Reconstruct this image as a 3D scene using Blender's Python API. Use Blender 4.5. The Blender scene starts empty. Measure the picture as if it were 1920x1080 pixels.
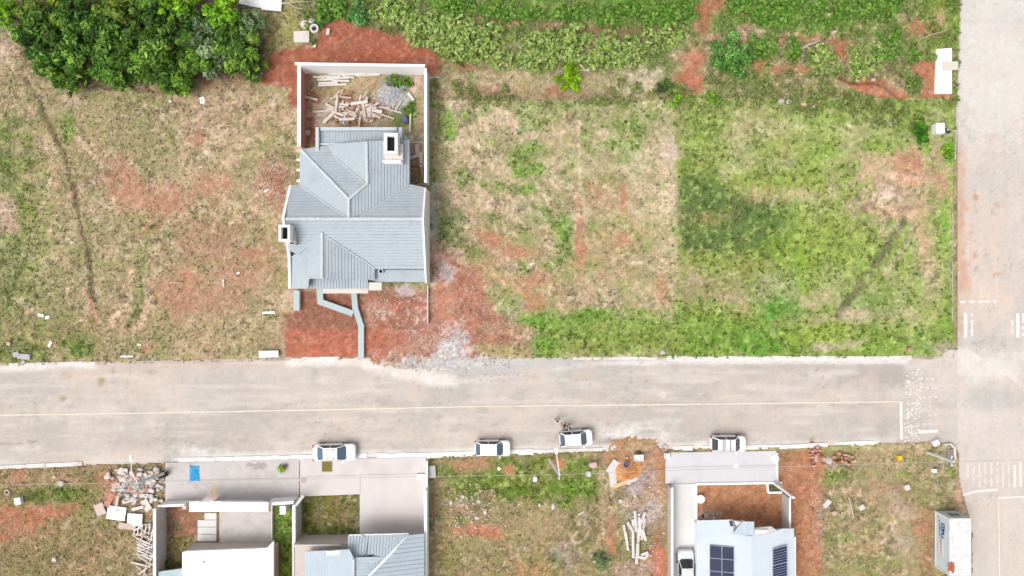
import bpy, math, random
import numpy as np
from mathutils import Vector, Matrix
R = math.radians
random.seed(7)
rng = np.random.default_rng(11)
scene = bpy.context.scene
COL = scene.collection

# ------------------------------------------------------------------ camera, sky, sun, exposure
ALT = 74.0          # drone altitude in metres
S = 18.0            # photograph pixels per metre on the ground
cam_data = bpy.data.cameras.new('drone_camera')
cam_data.sensor_width = 36.0
cam_data.lens = 36.0 * ALT / (1920.0 / S)
cam_data.clip_start = 1.0
cam_data.clip_end = 6000.0
cam = bpy.data.objects.new('drone_camera', cam_data)
cam.location = (0, 0, ALT)
COL.objects.link(cam)
scene.camera = cam

SUN_EL, SUN_AZ = 60.0, 236.0        # compass bearing of the sun, north = +Y
world = bpy.data.worlds.new('World')
scene.world = world
world.use_nodes = True
wn = world.node_tree
wn.nodes.clear()
sky = wn.nodes.new('ShaderNodeTexSky')
sky.sky_type = 'NISHITA'
sky.sun_disc = False
sky.sun_elevation = R(SUN_EL)
sky.sun_rotation = R(SUN_AZ)
sky.air_density = 1.0
sky.dust_density = 6.0
sky.ozone_density = 1.0
hs = wn.nodes.new('ShaderNodeHueSaturation')
hs.inputs['Saturation'].default_value = 0.22
bg = wn.nodes.new('ShaderNodeBackground')
bg.inputs['Strength'].default_value = 0.15
wo = wn.nodes.new('ShaderNodeOutputWorld')
wn.links.new(sky.outputs[0], hs.inputs['Color'])
wn.links.new(hs.outputs[0], bg.inputs['Color'])
wn.links.new(bg.outputs[0], wo.inputs['Surface'])

sun_data = bpy.data.lights.new('sun', 'SUN')
sun_data.energy = 0.95
sun_data.angle = R(38)
sun_data.color = (1.0, 0.965, 0.92)
sun = bpy.data.objects.new('sun', sun_data)
az, el = R(SUN_AZ), R(SUN_EL)
sdir = Vector((math.sin(az) * math.cos(el), math.cos(az) * math.cos(el), math.sin(el)))
sun.rotation_euler = sdir.to_track_quat('Z', 'Y').to_euler()
sun.location = sdir * 60
COL.objects.link(sun)
scene.view_settings.view_transform = 'Standard'
scene.view_settings.look = 'None'
scene.view_settings.exposure = 0.34
scene.view_settings.gamma = 1.0
scene.view_settings.use_curve_mapping = False
scene.render.engine = 'CYCLES'
K = 1.45            # picture brightness of a sunlit white card; base colours are picture / K

# ------------------------------------------------------------------ helpers
def P(px, py, z=0.0):
    f = (ALT - z) / ALT
    return Vector(((px - 960.0) / S * f, (540.0 - py) / S * f, z))

def lin(c):
    c = np.asarray(c, float) / 255.0
    return np.where(c <= 0.04045, c / 12.92, ((c + 0.055) / 1.055) ** 2.4)

def alb(rgb, gain=1.0):
    a = lin(rgb) / K * gain
    return tuple(float(min(x, 0.86)) for x in a)

def tag(o, label=None, cat=None, group=None, kind=None):
    if label: o['label'] = label
    if cat: o['category'] = cat
    if group: o['group'] = group
    if kind: o['kind'] = kind
    return o

def empty(name, loc, label, cat, group=None, rz=0.0):
    o = bpy.data.objects.new(name, None)
    o.empty_display_size = 0.3
    o.location = loc
    o.rotation_euler = (0, 0, rz)
    COL.objects.link(o)
    return tag(o, label, cat, group)

MATS = {}
WORLD = {}      # base points of things whose parts are given in world coordinates
def PM(name, rgb, rough=0.85, var=0.10, scale=1.5, metal=0.0, spec=0.3, bump=0.0, stain=None, stain_amt=0.0, stain_scale=0.7, gain=1.0):
    """painted / mineral surface: base colour with mottling, optional stains and bump"""
    if name in MATS: return MATS[name]
    m = bpy.data.materials.new(name)
    m.use_nodes = True
    nt = m.node_tree
    b = nt.nodes['Principled BSDF']
    b.inputs['Roughness'].default_value = rough
    b.inputs['Metallic'].default_value = metal
    b.inputs['Specular IOR Level'].default_value = spec
    base = alb(rgb, gain)
    geo = nt.nodes.new('ShaderNodeNewGeometry')
    n1 = nt.nodes.new('ShaderNodeTexNoise')
    n1.inputs['Scale'].default_value = scale
    n1.inputs['Detail'].default_value = 6
    n1.inputs['Roughness'].default_value = 0.65
    nt.links.new(geo.outputs['Position'], n1.inputs['Vector'])
    mr = nt.nodes.new('ShaderNodeMapRange')
    mr.inputs['From Min'].default_value = 0.25
    mr.inputs['From Max'].default_value = 0.75
    mr.inputs['To Min'].default_value = 1 - var
    mr.inputs['To Max'].default_value = 1 + var
    nt.links.new(n1.outputs['Fac'], mr.inputs['Value'])
    mul = nt.nodes.new('ShaderNodeMix'); mul.data_type = 'RGBA'; mul.blend_type = 'MULTIPLY'
    mul.inputs['Factor'].default_value = 1.0
    mul.inputs['A'].default_value = (*base, 1)
    nt.links.new(mr.outputs[0], mul.inputs['B'])
    out = mul.outputs['Result']
    if stain is not None:
        n2 = nt.nodes.new('ShaderNodeTexNoise')
        n2.inputs['Scale'].default_value = stain_scale
        n2.inputs['Detail'].default_value = 8
        n2.inputs['Roughness'].default_value = 0.7
        nt.links.new(geo.outputs['Position'], n2.inputs['Vector'])
        m2 = nt.nodes.new('ShaderNodeMapRange')
        m2.inputs['From Min'].default_value = 0.50
        m2.inputs['From Max'].default_value = 0.68
        m2.inputs['To Min'].default_value = 0
        m2.inputs['To Max'].default_value = stain_amt
        nt.links.new(n2.outputs['Fac'], m2.inputs['Value'])
        mx = nt.nodes.new('ShaderNodeMix'); mx.data_type = 'RGBA'
        nt.links.new(m2.outputs[0], mx.inputs['Factor'])
        nt.links.new(out, mx.inputs['A'])
        mx.inputs['B'].default_value = (*alb(stain, gain), 1)
        out = mx.outputs['Result']
    nt.links.new(out, b.inputs['Base Color'])
    if bump:
        n3 = nt.nodes.new('ShaderNodeTexNoise')
        n3.inputs['Scale'].default_value = 9
        n3.inputs['Detail'].default_value = 5
        nt.links.new(geo.outputs['Position'], n3.inputs['Vector'])
        bp = nt.nodes.new('ShaderNodeBump')
        bp.inputs['Strength'].default_value = bump
        bp.inputs['Distance'].default_value = 0.05
        nt.links.new(n3.outputs['Fac'], bp.inputs['Height'])
        nt.links.new(bp.outputs[0], b.inputs['Normal'])
    MATS[name] = m
    return m

def CM(name, rough=0.95, spec=0.15, fine=(4.0, 14.0), amt=(0.16, 0.22), bump=0.5, hue=None):
    """surface whose base colour comes from the 'Col' attribute, broken up by fine noise"""
    m = bpy.data.materials.new(name)
    m.use_nodes = True
    nt = m.node_tree
    b = nt.nodes['Principled BSDF']
    b.inputs['Roughness'].default_value = rough
    b.inputs['Specular IOR Level'].default_value = spec
    at = nt.nodes.new('ShaderNodeAttribute'); at.attribute_name = 'Col'
    out = at.outputs['Color']
    geo = nt.nodes.new('ShaderNodeNewGeometry')
    hsrc = None
    for sc, am in zip(fine, amt):
        n = nt.nodes.new('ShaderNodeTexNoise')
        n.inputs['Scale'].default_value = sc
        n.inputs['Detail'].default_value = 5
        n.inputs['Roughness'].default_value = 0.7
        nt.links.new(geo.outputs['Position'], n.inputs['Vector'])
        mr = nt.nodes.new('ShaderNodeMapRange')
        mr.inputs['From Min'].default_value = 0.28
        mr.inputs['From Max'].default_value = 0.72
        mr.inputs['To Min'].default_value = 1 - am
        mr.inputs['To Max'].default_value = 1 + am
        nt.links.new(n.outputs['Fac'], mr.inputs['Value'])
        mu = nt.nodes.new('ShaderNodeMix'); mu.data_type = 'RGBA'; mu.blend_type = 'MULTIPLY'
        mu.inputs['Factor'].default_value = 1
        nt.links.new(out, mu.inputs['A'])
        nt.links.new(mr.outputs[0], mu.inputs['B'])
        out = mu.outputs['Result']
        hsrc = n
    if hue:
        n = nt.nodes.new('ShaderNodeTexNoise'); n.inputs['Scale'].default_value = hue[0]; n.inputs['Detail'].default_value = 4; n.inputs['Roughness'].default_value = .75
        nt.links.new(geo.outputs['Position'], n.inputs['Vector'])
        mr = nt.nodes.new('ShaderNodeMapRange'); mr.inputs['From Min'].default_value = .3; mr.inputs['From Max'].default_value = .7
        nt.links.new(n.outputs['Fac'], mr.inputs['Value'])
        cr = nt.nodes.new('ShaderNodeMix'); cr.data_type = 'RGBA'
        nt.links.new(mr.outputs[0], cr.inputs['Factor'])
        cr.inputs['A'].default_value = (*hue[1], 1); cr.inputs['B'].default_value = (*hue[2], 1)
        mu = nt.nodes.new('ShaderNodeMix'); mu.data_type = 'RGBA'; mu.blend_type = 'MULTIPLY'; mu.inputs['Factor'].default_value = 1
        nt.links.new(out, mu.inputs['A']); nt.links.new(cr.outputs['Result'], mu.inputs['B']); out = mu.outputs['Result']
    nt.links.new(out, b.inputs['Base Color'])
    if bump and hsrc:
        bp = nt.nodes.new('ShaderNodeBump')
        bp.inputs['Strength'].default_value = bump
        bp.inputs['Distance'].default_value = 0.06
        nt.links.new(hsrc.outputs['Fac'], bp.inputs['Height'])
        nt.links.new(bp.outputs[0], b.inputs['Normal'])
    return m

class MB:
    """collects shapes, then links them as one mesh object"""
    def __init__(self):
        self.v = []; self.f = []; self.mi = []; self.cur = 0
    def add(self, verts, faces):
        o = len(self.v)
        self.v += [tuple(p) for p in verts]
        self.f += [tuple(i + o for i in f) for f in faces]
        self.mi += [self.cur] * len(faces)
    def box(self, c, s, rz=0.0, tilt=0.0, roll=0.0):
        hx, hy, hz = s[0] / 2, s[1] / 2, s[2] / 2
        M = Matrix.Rotation(rz, 3, 'Z') @ Matrix.Rotation(tilt, 3, 'Y') @ Matrix.Rotation(roll, 3, 'X')
        vs = [M @ Vector((x * hx, y * hy, z * hz)) + Vector(c) for z in (-1, 1) for x, y in ((-1, -1), (1, -1), (1, 1), (-1, 1))]
        self.add(vs, [(3, 2, 1, 0), (4, 5, 6, 7), (0, 1, 5, 4), (1, 2, 6, 5), (2, 3, 7, 6), (3, 0, 4, 7)])
    def prism(self, pts, z0, z1):
        n = len(pts)
        a = sum(pts[i][0] * pts[(i + 1) % n][1] - pts[(i + 1) % n][0] * pts[i][1] for i in range(n))
        if a < 0: pts = pts[::-1]
        vs = [(p[0], p[1], z0) for p in pts] + [(p[0], p[1], z1) for p in pts]
        fs = [tuple(range(n - 1, -1, -1)), tuple(range(n, 2 * n))] + [(i, (i + 1) % n, n + (i + 1) % n, n + i) for i in range(n)]
        self.add(vs, fs)
    def tube(self, a, b, r0, r1, n=8, cap=True):
        a = Vector(a); b = Vector(b); d = (b - a)
        if d.length < 1e-6: return
        q = d.to_track_quat('Z', 'Y').to_matrix()
        vs = [a + q @ Vector((math.cos(t) * r0, math.sin(t) * r0, 0)) for t in [2 * math.pi * i / n for i in range(n)]]
        vs += [b + q @ Vector((math.cos(t) * r1, math.sin(t) * r1, 0)) for t in [2 * math.pi * i / n for i in range(n)]]
        fs = [(i, (i + 1) % n, n + (i + 1) % n, n + i) for i in range(n)]
        if cap: fs += [tuple(range(n - 1, -1, -1)), tuple(range(n, 2 * n))]
        self.add(vs, fs)
    def path(self, pts, r, n=6):
        for i in range(len(pts) - 1):
            ra = r[i] if isinstance(r, (list, tuple)) else r
            rb = r[i + 1] if isinstance(r, (list, tuple)) else r
            self.tube(pts[i], pts[i + 1], ra, rb, n)
    def lathe(self, c, prof, n=20):
        vs = []; fs = []
        for r, z in prof:
            vs += [(c[0] + math.cos(2 * math.pi * i / n) * r, c[1] + math.sin(2 * math.pi * i / n) * r, c[2] + z) for i in range(n)]
        for k in range(len(prof) - 1):
            fs += [(k * n + i, k * n + (i + 1) % n, (k + 1) * n + (i + 1) % n, (k + 1) * n + i) for i in range(n)]
        self.add(vs, fs)
    def rock(self, c, s, seed=0, n=7):
        r = random.Random(seed)
        vs = []; fs = []
        lv = [(-0.5, 0.65), (0.05, 1.0), (0.45, 0.72)]
        for z, k in lv:
            for i in range(n):
                t = 2 * math.pi * i / n + r.uniform(-.2, .2)
                q = k * r.uniform(.75, 1.15)
                vs.append((c[0] + math.cos(t) * q * s[0] / 2, c[1] + math.sin(t) * q * s[1] / 2, c[2] + (z + r.uniform(-.1, .1)) * s[2]))
        for k in range(2):
            fs += [(k * n + i, k * n + (i + 1) % n, (k + 1) * n + (i + 1) % n, (k + 1) * n + i) for i in range(n)]
        fs += [tuple(range(2 * n, 3 * n)), tuple(range(n - 1, -1, -1))]
        self.add(vs, fs)
    def build(self, name, mats, parent=None, smooth=False, origin=None):
        me = bpy.data.meshes.new(name)
        off = Vector((0, 0, 0))
        if parent is not None and parent.name in WORLD: off = WORLD[parent.name]
        if origin is not None: off = Vector(origin)
        me.from_pydata([(x - off.x, y - off.y, z - off.z) for x, y, z in self.v], [], self.f)
        if not isinstance(mats, (list, tuple)): mats = [mats]
        for m in mats: me.materials.append(m)
        if len(mats) > 1: me.polygons.foreach_set('material_index', self.mi)
        if smooth:
            me.polygons.foreach_set('use_smooth', [True] * len(me.polygons))
        me.update()
        o = bpy.data.objects.new(name, me)
        COL.objects.link(o)
        if parent is not None:
            o.parent = parent
            if parent.name in WORLD: WORLD[o.name] = off
        elif origin is not None:
            o.location = origin
        return o

def thing(name, base, label, cat, group=None):
    """an Empty at the base; parts are given in world coordinates"""
    o = empty(name, base, label, cat, group)
    WORLD[o.name] = Vector(base)
    return o

def single(mb, name, mat, label, cat, group=None, smooth=False):
    """one-mesh thing, origin at its base"""
    xs = [p[0] for p in mb.v]; ys = [p[1] for p in mb.v]; zs = [p[2] for p in mb.v]
    o = mb.build(name, mat, None, smooth, origin=((min(xs) + max(xs)) / 2, (min(ys) + max(ys)) / 2, min(zs)))
    return tag(o, label, cat, group)

def struct(o):
    o['kind'] = 'structure'; return o

def mesh_np(name, V, F, col=None, mat=None, smooth=True):
    me = bpy.data.meshes.new(name)
    F = np.asarray(F, np.int32); k = F.shape[1]
    me.vertices.add(len(V)); me.vertices.foreach_set('co', np.ascontiguousarray(V, np.float32).ravel())
    me.loops.add(F.size); me.loops.foreach_set('vertex_index', F.ravel())
    me.polygons.add(len(F)); me.polygons.foreach_set('loop_start', np.arange(0, F.size, k, dtype=np.int32))
    me.polygons.foreach_set('use_smooth', np.full(len(F), smooth))
    me.update(calc_edges=True)
    if col is not None:
        a = me.color_attributes.new('Col', 'FLOAT_COLOR', 'POINT')
        c4 = np.ones((len(V), 4), np.float32); c4[:, :3] = col
        a.data.foreach_set('color', c4.ravel())
    if mat: me.materials.append(mat)
    return me

# ------------------------------------------------------------------ noise and masks in photograph-plan units
TAB = [np.random.default_rng(100 + i).random((256, 256)) for i in range(24)]
def noise(X, Y, s, seed=0):
    T = TAB[seed % 24]
    x = X / s + 37.3 * seed; y = Y / s + 11.7 * seed
    xi = np.floor(x).astype(int); yi = np.floor(y).astype(int)
    fx = x - xi; fy = y - yi
    fx = fx * fx * (3 - 2 * fx); fy = fy * fy * (3 - 2 * fy)
    a = T[yi % 256, xi % 256]; b = T[yi % 256, (xi + 1) % 256]
    c = T[(yi + 1) % 256, xi % 256]; d = T[(yi + 1) % 256, (xi + 1) % 256]
    return (a * (1 - fx) + b * fx) * (1 - fy) + (c * (1 - fx) + d * fx) * fy
def fbm(X, Y, s, seed=0, o=4, g=0.55):
    t = 0; w = 0; k = 1.0
    for i in range(o):
        t = t + k * noise(X, Y, s / 2 ** i, seed + i); w += k; k *= g
    return t / w
def sstep(a, b, x):
    t = np.clip((x - a) / (b - a), 0, 1); return t * t * (3 - 2 * t)

class Field:
    """colour field over scattered points given in plan pixels"""
    def __init__(self, X, Y, rgb):
        self.X = X; self.Y = Y
        self.c = np.tile(lin(rgb), (X.size, 1)).reshape(X.shape + (3,))
        self.rag = fbm(X, Y, 36, 3, 5, .62) - .5
        self.brk = None
        self.rag2 = fbm(X, Y, 14, 9, 3, .7) - .5 + .75 * (fbm(X, Y, 6, 18, 2, .8) - .5)
    def mix(self, m, rgb):
        m = m[..., None]; self.c = self.c * (1 - m) + lin(rgb) * m
    def ell(self, cx, cy, rx, ry, rgb=None, a=1.0, rot=0.0, soft=.4, rag=1.2):
        t = R(rot); dx = self.X - cx; dy = self.Y - cy
        u = dx * math.cos(t) + dy * math.sin(t); v = -dx * math.sin(t) + dy * math.cos(t)
        d = np.sqrt((u / rx) ** 2 + (v / ry) ** 2) + (self.rag + 1.1 * self.rag2) * rag
        m = (1 - sstep(1 - soft * 1.3, 1 + soft * 1.3, d)) * a
        if rgb is not None and self.brk is not None and rx > 6: m = m * self.brk
        if rgb is not None: self.mix(m, rgb)
        return m
    def sdf(self, pts):
        X, Y = self.X, self.Y
        d = np.full(X.shape, 1e18); ins = np.zeros(X.shape, bool)
        n = len(pts)
        for i in range(n):
            ax, ay = pts[i]; bx, by = pts[(i + 1) % n]
            ex, ey = bx - ax, by - ay
            L = ex * ex + ey * ey + 1e-9
            t = np.clip(((X - ax) * ex + (Y - ay) * ey) / L, 0, 1)
            d = np.minimum(d, (X - ax - ex * t) ** 2 + (Y - ay - ey * t) ** 2)
            c = ((ay > Y) != (by > Y)) & (X < ex * (Y - ay) / (ey + (1e-9 if ey == 0 else 0)) + ax)
            ins ^= c
        d = np.sqrt(d)
        return np.where(ins, -d, d)
    def poly(self, pts, rgb=None, a=1.0, soft=6.0, rag=14.0):
        d = self.sdf(pts) + (self.rag + .7 * self.rag2) * rag * 2
        m = (1 - sstep(-soft, soft, d)) * a
        if rgb is not None: self.mix(m, rgb)
        return m
    def line(self, pts, w, rgb=None, a=1.0, soft=.6, rag=2.0):
        X, Y = self.X, self.Y
        d = np.full(X.shape, 1e18)
        for (ax, ay), (bx, by) in zip(pts[:-1], pts[1:]):
            ex, ey = bx - ax, by - ay
            t = np.clip(((X - ax) * ex + (Y - ay) * ey) / (ex * ex + ey * ey), 0, 1)
            d = np.minimum(d, (X - ax - ex * t) ** 2 + (Y - ay - ey * t) ** 2)
        d = np.sqrt(d) + (self.rag + self.rag2) * rag * 2
        m = (1 - sstep(w / 2 * (1 - soft), w / 2 * (1 + soft), d)) * a
        if rgb is not None: self.mix(m, rgb)
        return m
# ------------------------------------------------------------------ the ground: one sheet, fine near the lots, out to the horizon
ROADP = [(-400, 690), (0, 684), (180, 680), (560, 673), (700, 672), (1130, 671), (1700, 669), (1762, 667), (1780, 655), (1787, 632),
         (1786, 540), (1789, 350), (1796, 120), (1803, 0), (1806, -200), (2600, -200), (2600, 1400), (1830, 1400), (1822, 1000), (1808, 930),
         (1800, 900), (1797, 845), (1782, 832), (1740, 827), (1480, 837), (1250, 842), (960, 851), (560, 861), (180, 871), (0, 879), (-400, 892)]
PAVEPX = [ [(311, 868), (562, 860), (563, 935), (515, 938), (512, 944), (311, 944)],
           [(563, 861), (799, 857), (801, 1004), (675, 1004), (675, 926), (563, 930)],
           [(1247, 848), (1455, 845), (1456, 905), (1247, 908)],
           [(1257, 906), (1306, 906), (1306, 1200), (1257, 1200)],
           [(411, 958), (512, 958), (512, 1018), (411, 1018)] ]
fx0 = np.arange(-58.0, 58.01, 0.13); fy0 = np.arange(-34.0, 34.01, 0.13)
ext = np.array([1.2, 3.5, 8, 18, 40, 90, 200, 450, 1000, 2200])
gx = np.concatenate([fx0[0] - ext[::-1], fx0, fx0[-1] + ext]); gy = np.concatenate([fy0[0] - ext[::-1], fy0, fy0[-1] + ext])
WX, WY = np.meshgrid(gx, gy)
PX = WX * S + 960; PY = 540 - WY * S

# soil classes that carry no grass
def bare_mask(F):
    c = F.c; r, g, b = c[..., 0], c[..., 1], c[..., 2]
    red = sstep(1.35, 1.9, r / (g + 1e-4))
    grey = sstep(.62, .85, b / (r + 1e-4))
    return np.clip(red + grey, 0, 1)
def paint(F):
    X, Y = F.X, F.Y
    e, p, l = F.ell, F.poly, F.line
    STRAW = (186, 163, 126); OLIVE = (138, 130, 82); GREEN = (112, 136, 54); BRIGHT = (104, 158, 40); DARKG = (82, 104, 48)
    RED = (172, 88, 60); PALE = (212, 178, 156); PINK = (200, 150, 120); BROWN = (124, 96, 66)
    F.brk = .62 + .38 * sstep(.36, .56, fbm(X, Y, 13, 10, 4, .75))
    big = fbm(X, Y, 90, 1, 5, .6); med = fbm(X, Y, 22, 5, 4, .65); sm = fbm(X, Y, 8, 14, 3, .7)
    # ---- left field
    lf = (X < 575) & (Y > 130)
    F.mix(np.where(lf, sstep(.40, .66, big * .55 + med * .45), 0) * .75, (160, 142, 106))
    F.mix(np.where(lf, sstep(.46, .68, med) * .75, 0), (210, 178, 150))
    for a in [(395, 230, 70, 90, (200, 172, 142), .7), (340, 330, 70, 60, (202, 172, 138), .6), (280, 430, 70, 90, (192, 168, 128), .55), (110, 430, 45, 90, (190, 166, 128), .6),
              (90, 360, 22, 20, (214, 192, 150), .8), (470, 600, 80, 50, (184, 158, 122), .6), (440, 380, 90, 60, (184, 154, 120), .5), (210, 230, 50, 50, (186, 168, 128), .5),
              (290, 285, 55, 60, (136, 132, 84), .8), (190, 250, 50, 40, (142, 140, 84), .5), (150, 310, 50, 50, (150, 140, 90), .5), (150, 500, 50, 60, (150, 140, 92), .5),
              (395, 460, 85, 45, (138, 104, 74), .75), (465, 500, 60, 40, (150, 108, 78), .5), (370, 430, 50, 30, (150, 122, 84), .6),
              (232, 335, 38, 34, (190, 128, 94), .7), (250, 345, 14, 26, (186, 110, 84), .7), (388, 345, 36, 22, (190, 126, 94), .75), (265, 375, 45, 22, (194, 134, 98), .65), (330, 372, 45, 20, (180, 120, 96), .55),
              (370, 265, 20, 16, (190, 122, 84), .6), (340, 545, 46, 36, (190, 122, 90), .7), (330, 570, 25, 30, (190, 112, 84), .5), (415, 555, 50, 26, (178, 112, 88), .55), (455, 530, 40, 24, (180, 112, 84), .5), (480, 480, 24, 18, (190, 112, 80), .5),
              (300, 390, 70, 14, (186, 132, 100), .5), (255, 605, 40, 22, (190, 142, 108), .6), (180, 610, 55, 14, (178, 134, 98), .6), (140, 605, 20, 18, (184, 138, 108), .5),
              (30, 320, 42, 110, (122, 136, 66), .8), (12, 270, 16, 60, GREEN, .6), (60, 430, 34, 90, (122, 140, 56), .8), (15, 520, 26, 110, (112, 136, 60), .85), (40, 470, 40, 60, (160, 150, 110), .4), (60, 560, 40, 40, (124, 134, 70), .6),
              (75, 625, 110, 45, (122, 130, 62), .85), (15, 655, 40, 26, (102, 140, 46), .8), (165, 640, 90, 22, (122, 132, 66), .85), (150, 655, 22, 10, (112, 150, 56), .7), (240, 645, 20, 18, (128, 128, 70), .7),
              (127, 235, 14, 26, (132, 166, 66), .9), (240, 190, 50, 16, (138, 148, 72), .7), (270, 470, 18, 40, (130, 140, 74), .6), (300, 440, 22, 14, (130, 138, 76), .5), (265, 410, 36, 20, (140, 138, 86), .6),
              (200, 545, 30, 50, (146, 136, 86), .5), (302, 640, 26, 28, (132, 134, 80), .85), (355, 650, 24, 16, (180, 164, 124), .6), (440, 640, 90, 30, (160, 146, 100), .8), (505, 640, 30, 40, (146, 134, 92), .7), (500, 590, 30, 40, (150, 140, 100), .5),
              (275, 650, 18, 10, (186, 122, 88), .6), (10, 90, 26, 40, (214, 178, 160), .95), (12, 395, 18, 24, (208, 172, 158), .85), (20, 425, 20, 12, (202, 160, 148), .8), (30, 20, 40, 60, (160, 140, 108), .7), (5, 30, 18, 30, (96, 150, 40), .8),
              (60, 170, 60, 40, (158, 138, 100), .7), (90, 190, 20, 20, (180, 148, 112), .5)]:
        e(*a)
    F.mix(np.where(lf & (X > 180), sstep(.46, .62, fbm(X, Y, 80, 18, 4, .6)) * .3, 0), (190, 152, 126)); F.mix(np.where(lf, sstep(.5, .66, fbm(X, Y, 50, 21, 4, .6)) * .3, 0), (150, 122, 90)); F.mix(np.where(lf & (X < 330), sstep(.46, .62, fbm(X, Y, 44, 23, 4, .65)) * .32, 0), (138, 142, 86))
    rr_ = sstep(1.35, 1.8, F.c[..., 0] / (F.c[..., 1] + 1e-4)) * lf; F.mix(rr_ * .5, (192, 156, 128))
    e(518, 350, 36, 46, (176, 134, 114), .85); e(520, 345, 18, 22, (150, 104, 84), .5)
    e(545, 460, 20, 90, (150, 132, 96), .6)
    # wheel tracks over the left field
    l([(50, 150), (75, 190), (90, 225), (120, 285), (138, 350), (150, 415), (166, 470), (172, 540), (184, 605)], 8, (92, 82, 54), .95, .7, 3)
    l([(84, 215), (112, 270)], 16, (120, 100, 68), .6, .8, 5)
    l([(140, 222), (158, 255), (195, 305), (225, 345)], 5, (118, 96, 66), .6, .8, 3)
    l([(150, 262), (175, 290), (205, 320)], 9, (214, 182, 150), .95, .8, 3)
    l([(245, 508), (245, 560), (205, 610)], 10, (212, 178, 146), .95, .8, 3)
    l([(284, 556), (272, 590), (258, 612)], 9, (212, 176, 146), .95, .8, 3)
    l([(158, 545), (172, 575), (184, 605)], 8, (208, 168, 136), .95, .8, 3)
    l([(262, 500), (268, 560), (240, 610)], 9, (118, 128, 66), .9, .8, 4)
    l([(330, 345), (300, 380), (268, 440)], 7, (184, 128, 96), .5, .9, 4)
    l([(345, 350), (320, 390), (290, 440)], 6, (168, 118, 88), .5, .9, 4)
    # ---- under the trees
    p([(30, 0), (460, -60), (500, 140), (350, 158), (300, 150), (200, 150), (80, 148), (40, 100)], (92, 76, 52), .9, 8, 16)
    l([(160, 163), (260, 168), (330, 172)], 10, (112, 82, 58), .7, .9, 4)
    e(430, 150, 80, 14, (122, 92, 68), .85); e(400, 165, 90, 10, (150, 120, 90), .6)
    # ---- thicket along the top
    top = sstep(205, 185, Y + F.rag * 30) * (X > 560)
    F.mix(top * .9, (126, 124, 78))
    F.mix(top * sstep(.42, .62, big) * .7, (104, 128, 58)); F.mix(top * sstep(.5, .7, med) * .45, (92, 104, 56)); F.mix(top * sstep(.52, .72, 1 - med) * .4, (164, 144, 108))
    e(700, 10, 120, 40, (104, 128, 60), .8); e(1060, 10, 240, 40, (102, 146, 52), .85); e(1500, 25, 150, 50, (104, 146, 54), .85); e(1760, 40, 40, 60, (128, 150, 58), .8)
    l([(900, 30), (1010, 40), (1060, 60), (1200, 60), (1320, 48)], 22, (148, 116, 86), .75, .8, 8)
    e(930, 35, 50, 14, (170, 122, 100), .6); e(1110, 60, 90, 9, (124, 92, 66), .6)
    e(950, 163, 150, 30, (190, 164, 130), .8); e(1110, 160, 70, 24, (160, 142, 106), .8); e(900, 172, 40, 14, (150, 112, 86), .7); e(990, 180, 60, 9, (150, 116, 90), .6); e(1060, 180, 200, 12, (134, 116, 84), .6); e(900, 185, 60, 10, (96, 84, 56), .6); e(1200, 148, 46, 22, (202, 182, 156), .8)
    e(1035, 172, 20, 12, (178, 118, 84), .7); e(872, 128, 22, 7, (178, 112, 84), .8)
    e(1330, 8, 28, 22, (190, 112, 84), .8); e(1318, 40, 14, 22, (180, 110, 76), .7); e(1396, 40, 10, 16, (176, 114, 86), .7); e(1410, 62, 28, 14, (200, 160, 140), .8); e(1335, 72, 12, 10, (200, 154, 132), .8)
    e(1292, 128, 24, 32, (204, 144, 116), .75); e(1280, 146, 22, 12, (190, 112, 84), .9); e(1302, 160, 18, 22, (194, 118, 88), .9); e(1286, 186, 10, 14, (192, 120, 90), .8); e(1310, 110, 12, 16, (196, 126, 96), .8)
    e(1460, 130, 44, 12, (196, 130, 100), .65); e(1510, 132, 20, 10, (196, 128, 100), .6); e(1425, 118, 14, 12, (190, 116, 84), .7)
    e(1480, 76, 80, 12, (166, 122, 92), .8); e(1575, 96, 20, 18, (176, 96, 62), .9); e(1560, 80, 40, 10, (160, 116, 86), .7)
    e(1680, 30, 40, 14, (148, 116, 84), .5); e(1725, 55, 30, 16, (176, 108, 80), .7); e(1760, 40, 16, 20, (190, 140, 120), .6)
    e(1560, 168, 120, 22, (146, 138, 90), .7); e(1440, 168, 80, 12, (120, 116, 72), .6); e(1390, 178, 80, 10, (110, 104, 66), .6)
    p([(1700, 120), (1750, 112), (1753, 178), (1770, 178), (1788, 176), (1788, 215), (1765, 235), (1745, 235), (1740, 210), (1720, 190), (1735, 160)], (200, 122, 94), .85, 5, 9)
    p([(1568, 136), (1600, 150), (1640, 146), (1662, 150), (1700, 180), (1742, 198), (1740, 222), (1700, 212), (1650, 190), (1610, 170), (1575, 155)], (196, 116, 88), .85, 5, 9)
    e(1672, 165, 22, 14, (172, 148, 114), .6); e(1775, 210, 14, 20, (172, 142, 112), .6); e(1725, 208, 18, 8, (222, 186, 164), .7); e(1640, 175, 14, 8, (216, 150, 120), .7)
    F.brk = None
    # ---- bare red soil behind the grey house
    p([(490, 160), (486, 130), (505, 100), (550, 88), (590, 84), (612, 42), (640, 36), (690, 50), (742, 62), (778, 88), (828, 94), (826, 135), (800, 150), (800, 122), (560, 122), (560, 200), (548, 196), (540, 165)], (174, 92, 68), .97, 5, 9)
    e(700, 80, 60, 20, (158, 80, 58), .5); e(740, 104, 60, 10, (190, 96, 64), .5); e(620, 110, 60, 8, (186, 96, 66), .4)
    e(535, 45, 44, 36, (150, 142, 78), .9); e(545, 60, 22, 22, (158, 150, 88), .5); e(505, 90, 14, 22, (120, 110, 66), .6); e(480, 110, 12, 30, (96, 82, 56), .7)
    # ---- the walled yard
    p([(572, 136), (800, 136), (800, 352), (765, 352), (765, 245), (575, 250)], (160, 140, 106), .95, 2, 3)
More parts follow.
